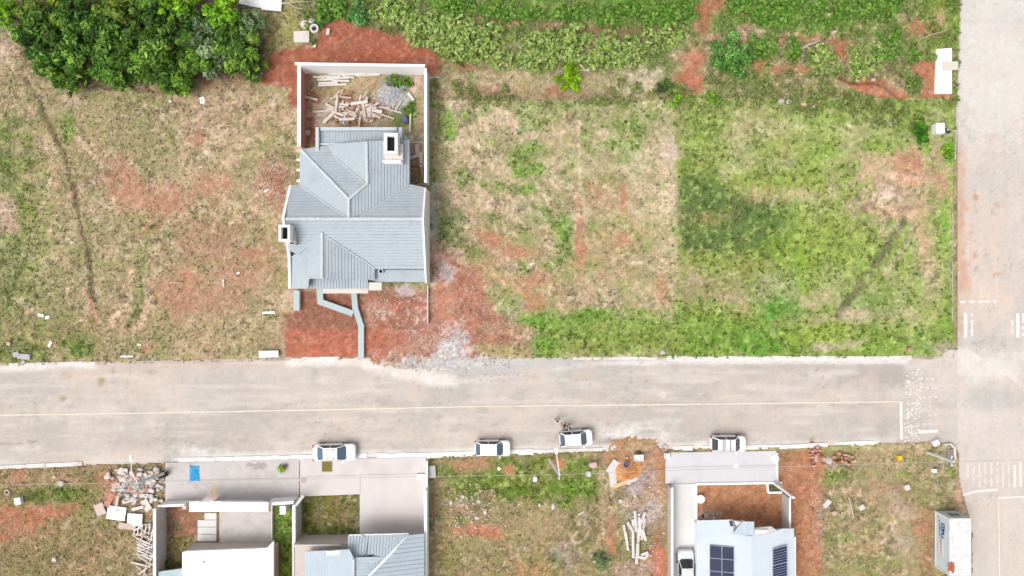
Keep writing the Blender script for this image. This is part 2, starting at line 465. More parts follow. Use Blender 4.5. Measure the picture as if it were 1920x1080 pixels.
    e(600, 170, 26, 40, (132, 118, 80), .8); e(588, 220, 12, 60, (150, 88, 64), .85); e(660, 155, 40, 12, (170, 148, 112), .7); e(700, 165, 26, 12, (150, 132, 96), .6)
    e(737, 155, 16, 14, (88, 122, 52), .9); e(762, 158, 16, 20, (92, 128, 54), .85); e(770, 205, 26, 34, (98, 128, 58), .9); e(745, 225, 22, 16, (92, 112, 58), .8); e(780, 190, 12, 30, (120, 130, 70), .6)
    e(733, 180, 22, 26, (188, 194, 204), .95); e(752, 196, 10, 14, (212, 212, 212), .8); e(787, 158, 14, 20, (196, 164, 148), .95)
    e(668, 228, 24, 8, (206, 104, 52), .95); e(650, 183, 14, 9, (190, 104, 66), .8); e(612, 228, 22, 12, (188, 160, 140), .8); e(640, 210, 60, 24, (190, 168, 146), .7)
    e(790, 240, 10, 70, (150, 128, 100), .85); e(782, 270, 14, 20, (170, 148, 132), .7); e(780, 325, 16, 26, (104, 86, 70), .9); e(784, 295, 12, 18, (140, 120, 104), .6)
    F.brk = .62 + .38 * sstep(.36, .56, fbm(X, Y, 13, 10, 4, .75))
    # ---- mown middle field
    mf = (X > 806) & (X < 1275) & (Y > 190) & (Y < 668)
    F.mix(np.where(mf, .9, 0), (166, 152, 114))
    F.mix(np.where(mf, sstep(.42, .62, big * .5 + med * .5) * .7, 0), (138, 138, 88))
    st = fbm((X * .8 + Y * .6), (Y * .8 - X * .6) * 3, 40, 7, 4, .6)
    F.mix(np.where(mf, sstep(.50, .64, st) * .8, 0), (208, 182, 152))
    F.mix(np.where(mf, sstep(.46, .62, fbm(X, Y, 38, 20, 4, .65)) * .7, 0), (124, 144, 76))
    F.mix(np.where(mf & (Y > 430), sstep(.5, .7, big) * .4, 0), (188, 140, 108))
    for a in [(900, 255, 34, 14, (198, 174, 142), .8, 30), (880, 300, 36, 16, (200, 172, 138), .8, 30), (930, 320, 40, 16, (200, 174, 140), .8, 35), (900, 370, 50, 18, (198, 168, 138), .8, 35), (960, 400, 60, 14, (196, 168, 138), .7, 25),
              (1035, 260, 18, 14, (192, 160, 130), .7, 0), (1020, 310, 30, 14, (200, 180, 140), .7, 0), (1085, 320, 8, 50, (206, 182, 148), .7, 0), (1130, 320, 50, 12, (196, 172, 138), .7, 0), (1200, 330, 26, 60, (204, 180, 150), .75, 0), (1255, 340, 20, 90, (212, 188, 154), .85, 0), (1240, 280, 36, 34, (196, 170, 140), .7, 0),
              (1262, 285, 14, 20, (206, 182, 164), .8, 0), (1240, 240, 30, 20, (174, 160, 124), .6, 0), (1200, 395, 60, 16, (200, 174, 144), .7, 0), (1250, 440, 20, 60, (196, 174, 136), .7, 0), (1180, 430, 50, 40, (172, 156, 106), .6, 0), (1110, 375, 50, 14, (190, 150, 114), .6, 0), (1110, 350, 20, 10, (200, 150, 118), .7, 0),
              (1087, 455, 10, 70, (200, 142, 112), .8, 0), (1168, 370, 8, 28, (196, 138, 106), .75, 0), (1165, 450, 12, 14, (204, 146, 116), .7, 0), (920, 445, 30, 14, (202, 142, 112), .8, 20), (960, 470, 50, 18, (204, 150, 120), .75, 10), (985, 530, 50, 20, (206, 152, 118), .85, 0), (1000, 570, 18, 26, (200, 136, 104), .85, -15), (930, 420, 40, 12, (190, 150, 122), .6, 25), (900, 480, 20, 30, (190, 146, 112), .6, 0),
              (1060, 425, 18, 20, (106, 146, 48), .9, 0), (990, 410, 14, 12, (122, 146, 66), .7, 0), (930, 410, 26, 14, (124, 140, 76), .7, 0), (980, 300, 36, 22, (118, 140, 66), .75, 0), (1000, 272, 22, 10, (112, 146, 56), .85, 0), (987, 355, 18, 8, (110, 150, 54), .85, 0), (990, 320, 26, 14, (108, 144, 56), .7, 0),
              (1150, 272, 24, 10, (110, 148, 58), .85, 0), (1156, 240, 14, 18, (112, 148, 60), .8, 0), (1110, 280, 50, 26, (130, 142, 78), .6, 0), (1190, 240, 24, 22, (130, 142, 80), .6, 0), (842, 235, 18, 26, (128, 168, 62), .95, 0), (875, 215, 22, 10, (142, 156, 92), .7, 0), (915, 268, 18, 10, (124, 144, 72), .7, 0), (920, 285, 20, 12, (120, 116, 76), .6, 0),
              (842, 430, 26, 34, (104, 122, 70), .95, 0), (888, 472, 26, 16, (108, 122, 62), .85, 0), (965, 505, 26, 12, (110, 116, 66), .7, 0), (1030, 490, 20, 14, (120, 142, 72), .7, 0), (1000, 450, 40, 12, (136, 140, 90), .6, 0), (1110, 560, 60, 26, (170, 150, 118), .7, 0), (1060, 540, 40, 14, (176, 146, 110), .6, 0), (940, 555, 26, 18, (130, 132, 74), .8, 0), (1200, 545, 60, 30, (160, 150, 100), .6, 0), (1240, 550, 14, 30, (190, 146, 112), .8, 0), (1140, 520, 40, 16, (176, 150, 112), .6, 0),
              (1120, 335, 50, 14, (136, 130, 78), .6, 0), (1215, 335, 20, 14, (150, 140, 84), .5, 0), (1100, 220, 60, 20, (160, 144, 104), .5, 0)]:
        e(a[0], a[1], a[2], a[3], a[4], a[5], a[6])
    l([(1085, 230), (1087, 330), (1096, 400)], 4, (214, 192, 156), .6, .9, 3)
    l([(862, 240), (900, 262), (935, 290)], 6, (208, 184, 150), .6, .9, 4)
    l([(826, 185), (823, 260), (826, 330), (832, 400)], 24, (124, 122, 78), .7, .9, 7)  # shade beside the right yard wall, painted into the ground as darker olive
    l([(815, 345), (815, 470)], 10, (190, 192, 194), .6, .9, 5)
    # ---- rough green right field
    rf = sstep(1264, 1284, X + F.rag * 44 + F.rag2 * 16) * (Y > 185) * (Y < 668) * (X < 1790)
    F.mix(rf * .95, (140, 152, 78))
    F.mix(rf * sstep(.46, .64, big) * .55, (122, 146, 60)); F.mix(rf * sstep(.52, .7, med) * .5, (172, 166, 116)); F.mix(rf * sstep(.5, .64, fbm(X, Y, 55, 16, 4, .65)) * .32, (178, 166, 126)); F.mix(rf * sstep(.55, .75, 1 - med) * .5, (102, 116, 56))
    p([(1276, 320), (1330, 300), (1375, 350), (1460, 385), (1480, 440), (1470, 490), (1400, 475), (1300, 480), (1272, 470)], (84, 104, 54), .9, 14, 26)
    e(1310, 345, 36, 40, (84, 108, 56), .6); e(1440, 420, 40, 40, (84, 112, 50), .6)
    for a in [(1315, 300, 40, 40, (134, 146, 68), .6), (1305, 230, 40, 40, (122, 136, 66), .7), (1420, 230, 60, 26, (154, 148, 98), .6), (1480, 240, 50, 20, (172, 166, 116), .7), (1470, 280, 50, 20, (154, 156, 88), .7), (1540, 290, 40, 26, (136, 158, 70), .75), (1560, 240, 60, 26, (150, 162, 86), .7), (1620, 240, 50, 16, (162, 160, 104), .7),
              (1400, 340, 40, 16, (140, 148, 64), .7), (1500, 345, 60, 24, (140, 152, 66), .75), (1430, 365, 40, 16, (166, 140, 96), .6), (1500, 365, 26, 12, (180, 164, 122), .6), (1560, 340, 16, 30, (160, 150, 104), .6), (1600, 300, 30, 40, (160, 156, 108), .6),
              (1310, 500, 40, 22, (136, 140, 60), .7), (1400, 500, 60, 22, (134, 130, 66), .7), (1500, 470, 60, 50, (128, 152, 52), .8), (1560, 440, 60, 40, (142, 152, 68), .8), (1510, 540, 24, 60, (122, 152, 46), .8), (1600, 470, 40, 40, (138, 152, 72), .7), (1330, 410, 40, 14, (140, 122, 72), .5),
              (1300, 545, 40, 30, (128, 118, 74), .7), (1350, 545, 50, 26, (134, 126, 74), .6), (1380, 560, 26, 10, (184, 158, 130), .7), (1300, 525, 20, 20, (180, 156, 128), .5), (1310, 570, 24, 16, (124, 130, 58), .6), (1390, 585, 20, 10, (190, 150, 110), .6),
              (1460, 540, 34, 32, (146, 150, 104), .85), (1470, 580, 30, 22, (106, 146, 66), .75), (1530, 560, 30, 16, (186, 166, 130), .75), (1600, 590, 36, 14, (192, 170, 142), .8), (1525, 600, 36, 10, (180, 156, 128), .6), (1680, 590, 40, 16, (170, 156, 118), .6), (1640, 560, 40, 20, (112, 136, 72), .7), (1560, 520, 40, 20, (156, 160, 100), .7),
              (1690, 360, 80, 60, (184, 156, 124), .85), (1660, 330, 50, 40, (190, 160, 128), .7), (1700, 305, 34, 24, (206, 152, 120), .85), (1720, 330, 40, 16, (198, 150, 116), .7), (1665, 365, 30, 16, (214, 184, 162), .8), (1650, 345, 20, 10, (200, 166, 140), .7), (1680, 395, 50, 10, (200, 160, 134), .8), (1700, 330, 40, 7, (220, 180, 156), .7), (1760, 310, 20, 60, (168, 148, 112), .7), (1765, 350, 14, 24, (194, 142, 110), .6), (1640, 300, 26, 16, (198, 164, 130), .6),
              (1728, 450, 18, 60, (190, 156, 122), .85), (1740, 510, 16, 40, (180, 150, 116), .7), (1700, 520, 30, 40, (140, 150, 84), .6), (1770, 420, 10, 50, (116, 160, 52), .9), (1772, 600, 12, 60, (118, 150, 56), .8), (1740, 420, 14, 20, (128, 152, 76), .5), (1778, 285, 10, 18, (100, 160, 50), .9), (1755, 560, 16, 40, (150, 142, 92), .5)]:
        e(*a)
    l([(1695, 415), (1672, 450), (1640, 500), (1610, 540), (1572, 590)], 13, (98, 96, 66), .85, .8, 4)
    l([(1712, 425), (1690, 470), (1660, 510)], 14, (168, 160, 118), .6, .8, 5)
    # ---- green verge
    p([(936, 588), (1000, 602), (1050, 580), (1170, 580), (1250, 590), (1330, 580), (1450, 600), (1520, 612), (1660, 610), (1780, 615), (1785, 668), (1010, 668), (1000, 632)], (116, 142, 52), .78, 20, 26)
    for a in [(1010, 600, 60, 14, (92, 146, 44), .8), (1020, 645, 26, 14, (100, 150, 46), .8), (1110, 592, 60, 10, (106, 152, 46), .8), (1180, 620, 80, 20, (116, 140, 52), .6), (1330, 640, 50, 20, (98, 134, 42), .7), (1420, 640, 50, 26, (84, 138, 40), .85), (1450, 585, 26, 18, (86, 148, 50), .8), (1500, 630, 40, 16, (138, 156, 60), .8), (1550, 625, 40, 20, (150, 162, 62), .8), (1545, 650, 26, 9, (196, 170, 150), .8), (1598, 645, 24, 10, (190, 166, 136), .75), (1640, 655, 30, 10, (112, 154, 48), .8), (1730, 640, 40, 22, (134, 152, 84), .7), (1770, 655, 20, 14, (170, 150, 134), .85), (1100, 650, 50, 12, (140, 142, 74), .6), (1230, 640, 40, 20, (134, 142, 64), .6)]:
        e(*a)
    F.brk = None
    # ---- red dirt in front of the grey house
    p([(536, 586), (552, 584), (552, 545), (806, 540), (806, 470), (852, 474), (866, 500), (890, 510), (906, 556), (944, 590), (1002, 628), (950, 640), (935, 660), (900, 676), (880, 690), (800, 686), (535, 670)], (176, 130, 112), .97, 8, 14)
    p([(536, 616), (725, 616), (725, 668), (536, 668)], (194, 106, 82), .95, 2, 3)
    p([(536, 586), (565, 586), (565, 546), (670, 560), (672, 616), (536, 616)], (144, 90, 74), .85, 3, 6)
    p([(690, 560), (800, 545), (806, 600), (780, 616), (690, 616)], (160, 104, 86), .7, 4, 8)
    fr = p([(690, 545), (806, 540), (806, 470), (852, 474), (866, 500), (906, 556), (944, 590), (1002, 628), (935, 660), (880, 690), (800, 686), (690, 670)], None, 1, 8, 13)
    F.mix(fr * sstep(.46, .62, fbm(X, Y, 24, 20, 4, .75)) * .6, (202, 158, 140)); F.mix(fr * sstep(.50, .64, fbm(X, Y, 12, 22, 4, .75)) * .7, (140, 84, 66)); F.mix(fr * sstep(.53, .66, fbm(X, Y, 9, 4, 4, .8)) * .65, (216, 188, 176)); F.mix(fr * sstep(.54, .68, fbm(X, Y, 26, 11, 4, .7)) * .5, (186, 102, 76))
    for a in [(780, 640, 60, 20, (190, 150, 134), .7), (730, 640, 36, 16, (190, 100, 74), .6), (838, 560, 22, 44, (206, 146, 122), .85), (820, 485, 14, 14, (200, 172, 160), .6), (836, 515, 14, 18, (184, 176, 176), .7), (856, 480, 14, 8, (220, 180, 168), .6), (900, 640, 60, 30, (180, 124, 106), .6), (880, 560, 30, 26, (178, 104, 82), .6), (760, 545, 16, 10, (214, 204, 202), .8), (720, 550, 20, 12, (168, 130, 110), .7), (750, 610, 26, 6, (140, 88, 66), .6), (740, 574, 14, 12, (196, 112, 84), .6), (960, 615, 40, 14, (172, 150, 110), .6), (925, 655, 40, 14, (150, 146, 86), .6), (812, 680, 22, 10, (204, 170, 150), .7), (700, 690, 40, 8, (206, 172, 156), .7)]:
        e(*a)
    e(846, 655, 25, 28, (216, 216, 218), .95, 0, .5, 1.3)
    e(866, 684, 100, 15, (206, 204, 203), .97, 0, .4, 1.0)
    F.brk = .65 + .35 * sstep(.36, .56, fbm(X, Y, 13, 10, 4, .75))
    # ---- lower left lot
    ll = (X < 312) & (Y > 868)
    F.mix(np.where(ll, .95, 0), (160, 136, 96)); F.mix(np.where(ll, sstep(.4, .62, big * .5 + med * .5) * .8, 0), (134, 128, 72)); F.mix(np.where(ll, sstep(.54, .72, med) * .5, 0), (190, 156, 120))
    for a in [(100, 925, 90, 16, (118, 136, 58), .85), (125, 922, 20, 8, (108, 152, 46), .8), (160, 960, 26, 40, (124, 136, 60), .7), (165, 890, 40, 12, (118, 128, 62), .7), (30, 900, 40, 16, (180, 140, 106), .7), (35, 890, 10, 14, (190, 124, 96), .6), (110, 895, 40, 14, (176, 146, 108), .6), (20, 968, 60, 16, (200, 116, 80), .85), (90, 962, 40, 12, (198, 118, 80), .85), (40, 985, 50, 12, (194, 116, 84), .75), (135, 950, 14, 8, (196, 122, 80), .7), (10, 1005, 20, 8, (198, 112, 64), .8), (50, 1000, 40, 16, (190, 140, 116), .6), (205, 895, 20, 18, (178, 124, 98), .85), (215, 930, 20, 26, (190, 134, 108), .8), (265, 905, 40, 26, (186, 178, 174), .9), (260, 960, 40, 40, (168, 142, 116), .7), (285, 1040, 24, 60, (168, 140, 116), .8), (200, 1000, 40, 30, (140, 132, 74), .6), (60, 1060, 60, 20, (132, 124, 74), .5), (200, 1060, 50, 20, (150, 136, 92), .5), (140, 1040, 20, 30, (126, 120, 78), .5), (240, 880, 60, 6, (150, 138, 96), .7), (295, 920, 8, 24, (150, 134, 90), .8)]:
        e(*a)
    # ---- lower middle lot
    lm = (X > 800) & (X < 1250) & (Y > 845)
    F.mix(np.where(lm, .95, 0), (162, 146, 102)); F.mix(np.where(lm, sstep(.42, .62, big * .5 + med * .5) * .7, 0), (138, 134, 80)); F.mix(np.where(lm, sstep(.54, .72, st) * .55, 0), (192, 170, 132))
    p([(830, 870), (1100, 852), (1135, 880), (1130, 940), (1060, 950), (1040, 935), (960, 945), (900, 940), (820, 930)], (122, 136, 60), .85, 12, 20)
    for a in [(960, 920, 30, 12, (98, 140, 40), .85), (1070, 915, 40, 16, (102, 142, 44), .85), (1085, 870, 30, 12, (112, 138, 60), .8), (960, 866, 26, 12, (104, 138, 52), .8), (890, 870, 30, 12, (190, 140, 118), .8), (865, 876, 16, 9, (196, 138, 108), .8), (955, 880, 9, 9, (200, 130, 94), .9), (1046, 866, 13, 9, (212, 142, 94), .95), (895, 994, 34, 11, (204, 126, 96), .9), (920, 1000, 16, 9, (204, 124, 92), .8), (872, 960, 26, 16, (182, 136, 112), .7), (915, 925, 14, 10, (172, 136, 112), .8), (815, 960, 12, 40, (120, 108, 72), .7), (840, 900, 20, 8, (140, 140, 84), .5), (860, 975, 14, 9, (100, 140, 50), .7), (920, 905, 40, 14, (110, 140, 46), .7),
              (1060, 950, 30, 14, (104, 128, 56), .7), (1075, 980, 50, 26, (140, 124, 92), .7), (1080, 995, 20, 10, (112, 130, 74), .7), (1110, 970, 14, 30, (106, 110, 66), .6), (1020, 1000, 60, 30, (182, 158, 118), .7), (1060, 1040, 26, 26, (172, 160, 150), .7), (1040, 1060, 14, 20, (96, 130, 56), .7), (1128, 1050, 16, 26, (104, 146, 76), .85), (1000, 1070, 40, 16, (186, 146, 100), .7), (850, 1050, 40, 26, (140, 138, 76), .6), (1045, 1010, 30, 5, (110, 90, 64), .6),
              (1190, 860, 55, 40, (188, 140, 100), .9), (1165, 850, 24, 16, (176, 138, 98), .8), (1205, 848, 30, 14, (176, 150, 120), .8), (1225, 880, 20, 26, (190, 152, 124), .85), (1240, 880, 8, 40, (196, 132, 90), .9), (1192, 915, 24, 20, (188, 178, 182), .92), (1215, 900, 16, 20, (180, 172, 176), .7), (1160, 890, 18, 30, (200, 150, 104), .7), (1225, 930, 22, 26, (206, 166, 134), .85), (1180, 940, 30, 14, (206, 170, 148), .7), (1200, 975, 44, 30, (178, 164, 146), .75), (1225, 960, 16, 20, (196, 178, 176), .7), (1145, 1000, 14, 40, (190, 140, 112), .8), (1146, 1020, 10, 24, (208, 124, 86), .85), (1160, 1010, 12, 30, (136, 140, 78), .7), (1205, 1020, 26, 16, (124, 132, 72), .7), (1235, 1010, 14, 30, (156, 118, 88), .8), (1235, 1060, 16, 30, (212, 108, 76), .95), (1222, 1040, 10, 8, (206, 122, 84), .85), (1195, 1065, 36, 20, (196, 164, 148), .8), (1148, 920, 10, 30, (176, 158, 124), .7), (1160, 925, 10, 10, (132, 146, 84), .6), (1130, 940, 8, 26, (186, 164, 130), .6)]:
        e(*a)
    p([(1150, 872), (1160, 862), (1176, 866), (1190, 862), (1204, 876), (1196, 892), (1176, 902), (1150, 912), (1145, 900)], (234, 172, 108), .97, 3, 4)
    e(1176, 884, 17, 13, (206, 132, 58), .97, 0, .3, .6)
    # ---- brown dirt beside and in front of the solar house
    p([(1457, 845), (1520, 838), (1530, 850), (1548, 880), (1545, 930), (1530, 960), (1540, 1000), (1545, 1080), (1545, 1300), (1484, 1300), (1484, 990), (1458, 910)], (196, 138, 102), .96, 5, 8)
    e(1480, 855, 26, 14, (150, 118, 76), .7); e(1500, 910, 24, 40, (190, 126, 88), .6); e(1515, 1000, 20, 60, (200, 140, 98), .6); e(1535, 985, 9, 60, (196, 166, 146), .5); e(1470, 860, 9, 20, (142, 128, 84), .6)
    p([(1306, 908), (1440, 908), (1440, 926), (1472, 926), (1472, 1010), (1306, 1010)], (206, 144, 100), .97, 2, 2)
    e(1380, 930, 60, 14, (208, 150, 106), .6); e(1400, 960, 60, 12, (184, 122, 80), .5); e(1330, 965, 24, 9, (190, 170, 160), .8); e(1440, 950, 24, 20, (176, 112, 70), .5)
    p([(1437, 906), (1464, 906), (1464, 924), (1437, 924)], (92, 96, 62), .95, 2, 2)
    # ---- lower right lot
    lr = sstep(1540, 1556, X + F.rag * 18) * (X < 1830) * (Y > 826)
    F.mix(lr * .95, (172, 154, 114)); F.mix(lr * sstep(.42, .62, big * .5 + med * .5) * .7, (146, 142, 88)); F.mix(lr * sstep(.54, .72, st) * .55, (196, 170, 136))
    for a in [(1600, 835, 60, 8, (150, 150, 92), .7), (1650, 860, 50, 16, (176, 160, 116), .6), (1565, 895, 24, 16, (118, 150, 66), .85), (1600, 890, 40, 10, (134, 140, 78), .6), (1692, 895, 13, 13, (118, 152, 66), .85), (1740, 860, 36, 12, (126, 138, 70), .7), (1780, 885, 14, 24, (118, 134, 58), .8), (1740, 910, 50, 26, (140, 142, 86), .7), (1660, 915, 50, 14, (178, 146, 118), .7), (1640, 925, 30, 14, (188, 152, 126), .7), (1690, 940, 26, 16, (194, 168, 146), .8), (1700, 960, 26, 18, (204, 176, 158), .75), (1735, 945, 40, 16, (138, 136, 80), .8), (1780, 950, 14, 12, (112, 116, 60), .8), (1730, 980, 20, 26, (184, 132, 92), .7), (1740, 1030, 14, 60, (148, 116, 76), .8), (1720, 1000, 14, 24, (186, 128, 92), .6), (1580, 1010, 30, 10, (124, 146, 66), .7), (1600, 960, 40, 16, (150, 142, 90), .5), (1690, 1020, 26, 26, (170, 166, 140), .7), (1620, 1030, 26, 10, (196, 146, 112), .7), (1650, 1050, 40, 20, (140, 146, 80), .6), (1600, 1070, 50, 16, (150, 148, 88), .6), (1800, 930, 10, 40, (210, 168, 140), .85), (1810, 985, 8, 30, (200, 160, 130), .8), (1550, 940, 12, 20, (172, 158, 112), .6), (1780, 845, 14, 14, (150, 136, 120), .9), (1765, 870, 20, 10, (176, 160, 148), .5), (1780, 1072, 40, 10, (150, 130, 84), .7)]:
        e(*a)
    # ---- little lawns between the lower houses
    p([(515, 938), (549, 938), (549, 1300), (515, 1300)], (112, 150, 58), .97, 2, 2); e(530, 1045, 14, 30, (96, 116, 50), .7); e(535, 1068, 8, 10, (140, 180, 60), .8); e(530, 980, 14, 20, (126, 158, 66), .6)
    p([(566, 926), (674, 926), (674, 1001), (566, 1001)], (112, 116, 52), .97, 2, 2); e(590, 980, 30, 16, (98, 112, 46), .6); e(575, 950, 12, 40, (98, 110, 44), .6); e(630, 955, 40, 26, (132, 112, 62), .6); e(660, 985, 20, 16, (96, 104, 44), .5)
    p([(314, 940), (372, 940), (372, 1004), (314, 1004)], (148, 106, 80), .97, 2, 2); e(330, 985, 9, 8, (104, 118, 84), .7); e(345, 960, 20, 16, (164, 124, 98), .6)
    p([(314, 1004), (366, 1004), (366, 1300), (314, 1300)], (130, 118, 70), .97, 2, 2)
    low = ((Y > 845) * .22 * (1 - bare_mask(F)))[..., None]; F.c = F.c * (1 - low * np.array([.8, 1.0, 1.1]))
    # speckle of straw, soil and green through everything that is not bare
    b0 = bare_mask(F)
    n1 = fbm(X, Y, 9, 7, 3, .8); n2 = fbm(X, Y, 8, 13, 3, .8); n3 = fbm(X, Y, 11, 19, 3, .8); n4 = fbm(X, Y, 10, 2, 3, .8)
    lu = np.clip(sstep(-.02, .10, (F.c[..., 1] - F.c[..., 0]) / (F.c[..., 1] + .02)), 0, 1); veg = (1 - b0)
    pt = .35 + .9 * sstep(.38, .64, fbm(X, Y, 60, 15, 4, .6))      # speckle comes and goes in drifts
    F.mix(sstep(.54, .70, n1) * .36 * veg * (1 - .6 * lu) * pt, (226, 200, 172))
    F.mix(sstep(.55, .70, n4) * .36 * veg * (1 - .8 * lu), (190, 146, 122))
    F.mix(sstep(.52, .66, n2) * .50 * veg * (1 - .5 * lu) * pt, (86, 80, 56))
    F.mix(sstep(.54, .70, n3) * .26 * veg, (118, 136, 66))
    F.mix(sstep(.54, .70, n1) * .45 * veg * lu, (166, 184, 84))
    F.mix(sstep(.54, .70, n4) * .30 * veg * lu, (80, 108, 42))
    rd_ = sstep(1.4, 1.9, F.c[..., 0] / (F.c[..., 1] + 1e-4)); F.mix(sstep(.56, .72, n1) * .45 * rd_, (214, 168, 148)); F.mix(sstep(.55, .70, n2) * .35 * rd_, (126, 74, 58))
    F.mix(rd_ * .24, (192, 148, 124))
    # grain everywhere
    vf = noise(X, Y, 4.2, 21)
    k = (.70 + .34 * sm + .26 * vf)[..., None]
    F.mix(sstep(.55, .8, fbm(X, Y, 12, 11, 3, .75)) * .28 * (1 - np.clip((lin((200,200,200))[0] < F.c[..., 2]), 0, 1)), (104, 92, 60))
    F.c = F.c * k
    g = sstep(.58, .78, sm)[..., None] * .22
    F.c = F.c * (1 - g) + F.c * np.array([1.35, 1.2, 1.15]) * g
    return F

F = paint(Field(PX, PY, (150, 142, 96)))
bare = bare_mask(F)
rd = F.sdf(ROADP)
ragg = F.rag * 6 + F.rag2 * 5
spill = np.clip(F.poly([(690, 650), (880, 650), (905, 676), (880, 690), (860, 693), (800, 690), (740, 690), (700, 684)], None, 1, 4, 8)
                + F.ell(1195, 838, 44, 16, None, 1, 0, .4, 1.2) + F.ell(868, 682, 75, 12, None, 1, 0, .5, 1.4) + F.ell(620, 862, 0.01, 0.01, None, 1), 0, 1)
Z = 0.10 + (fbm(PX, PY, 60, 2, 4, .5) - .5) * .16 + (fbm(PX, PY, 9, 6, 3, .6) - .5) * .10
def bump_e(cx, cy, rx, ry, h, rot=0):
    global Z
    t = R(rot); dx = PX - cx; dy = PY - cy
    u = dx * math.cos(t) + dy * math.sin(t); v = -dx * math.sin(t) + dy * math.cos(t)
    d = (u / rx) ** 2 + (v / ry) ** 2
    Z = Z + h * np.exp(-d * 1.6) * (1 + .5 * F.rag)
for a in [(845, 655, 26, 26, .28), (838, 480, 26, 20, .35), (720, 600, 60, 20, .25), (900, 620, 50, 40, .3), (740, 570, 40, 16, .3), (735, 178, 20, 22, .55), (788, 158, 14, 18, .45), (668, 228, 20, 8, .35),
          (1176, 882, 28, 22, .55), (1192, 915, 20, 16, .3), (1668, 365, 30, 12, .45, 25), (1660, 348, 30, 8, .3, 20), (1700, 330, 44, 8, .3, 10), (1690, 395, 50, 8, .25, 0), (265, 905, 34, 22, .5), (215, 925, 22, 30, .3), (1545, 858, 20, 14, .3), (1330, 966, 20, 8, .2),
          (240, 340, 20, 30, -.12), (1292, 140, 24, 40, -.15), (520, 350, 30, 40, .2), (10, 90, 26, 30, .3)]:
    bump_e(*a)
def rut(pts, w, h):
    global Z
    Z = Z + F.line(pts, w, None, 1, .9, 2) * h
rut([(75, 190), (90, 225), (120, 285), (138, 350), (150, 415), (166, 470), (172, 540), (184, 605)], 9, -.16)
rut([(140, 222), (158, 255), (195, 305), (225, 345)], 6, -.10)
rut([(1695, 415), (1672, 450), (1640, 500), (1610, 540), (1572, 590)], 11, -.18)
rut([(1570, 140), (1600, 153), (1640, 150), (1662, 160), (1690, 185), (1720, 202), (1745, 212)], 9, -.55)
rut([(1655, 152), (1680, 172), (1705, 196)], 8, -.35)
rut([(720, 608), (760, 614), (780, 610)], 5, -.15)
rut([(1640, 385), (1668, 396)], 9, -.3)
inroad = 1 - sstep(-2, 2, rd + ragg * .8)
Z = np.where((inroad > .5) & (spill < .5), -.16, Z)
Z = np.where((inroad > .5) & (spill >= .5), .03 + .05 * (spill - .5) + (F.rag2) * .06, Z)
for pp in PAVEPX: Z = np.where(F.sdf(pp) < -1, -.14, Z)
for pp in ([(565, 282), (765, 270), (765, 352), (798, 352), (798, 528), (546, 535), (546, 352), (565, 352)], [(366, 1014), (524, 1014), (524, 1300), (366, 1300)],
           [(566, 1003), (798, 1003), (798, 1300), (566, 1300)], [(1310, 985), (1480, 990), (1480, 1300), (1310, 1300)]):
    Z = np.where(F.sdf(pp) < -3, -.14, Z)
ny, nx = PX.shape
V = np.stack([WX.ravel(), WY.ravel(), Z.ravel()], 1)
idx = np.arange(nx * ny).reshape(ny, nx)
Q = np.stack([idx[:-1, :-1], idx[:-1, 1:], idx[1:, 1:], idx[1:, :-1]], -1).reshape(-1, 4)
M_GROUND = CM('soil_and_grass', fine=(2.2, 9.0), amt=(.22, .34), bump=.6, hue=(5.0, (.80, .86, .80), (1.22, 1.12, 1.16)))
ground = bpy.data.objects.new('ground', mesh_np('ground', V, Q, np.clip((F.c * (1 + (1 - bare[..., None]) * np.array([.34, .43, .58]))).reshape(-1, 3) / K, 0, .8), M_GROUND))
COL.objects.link(ground); struct(ground)

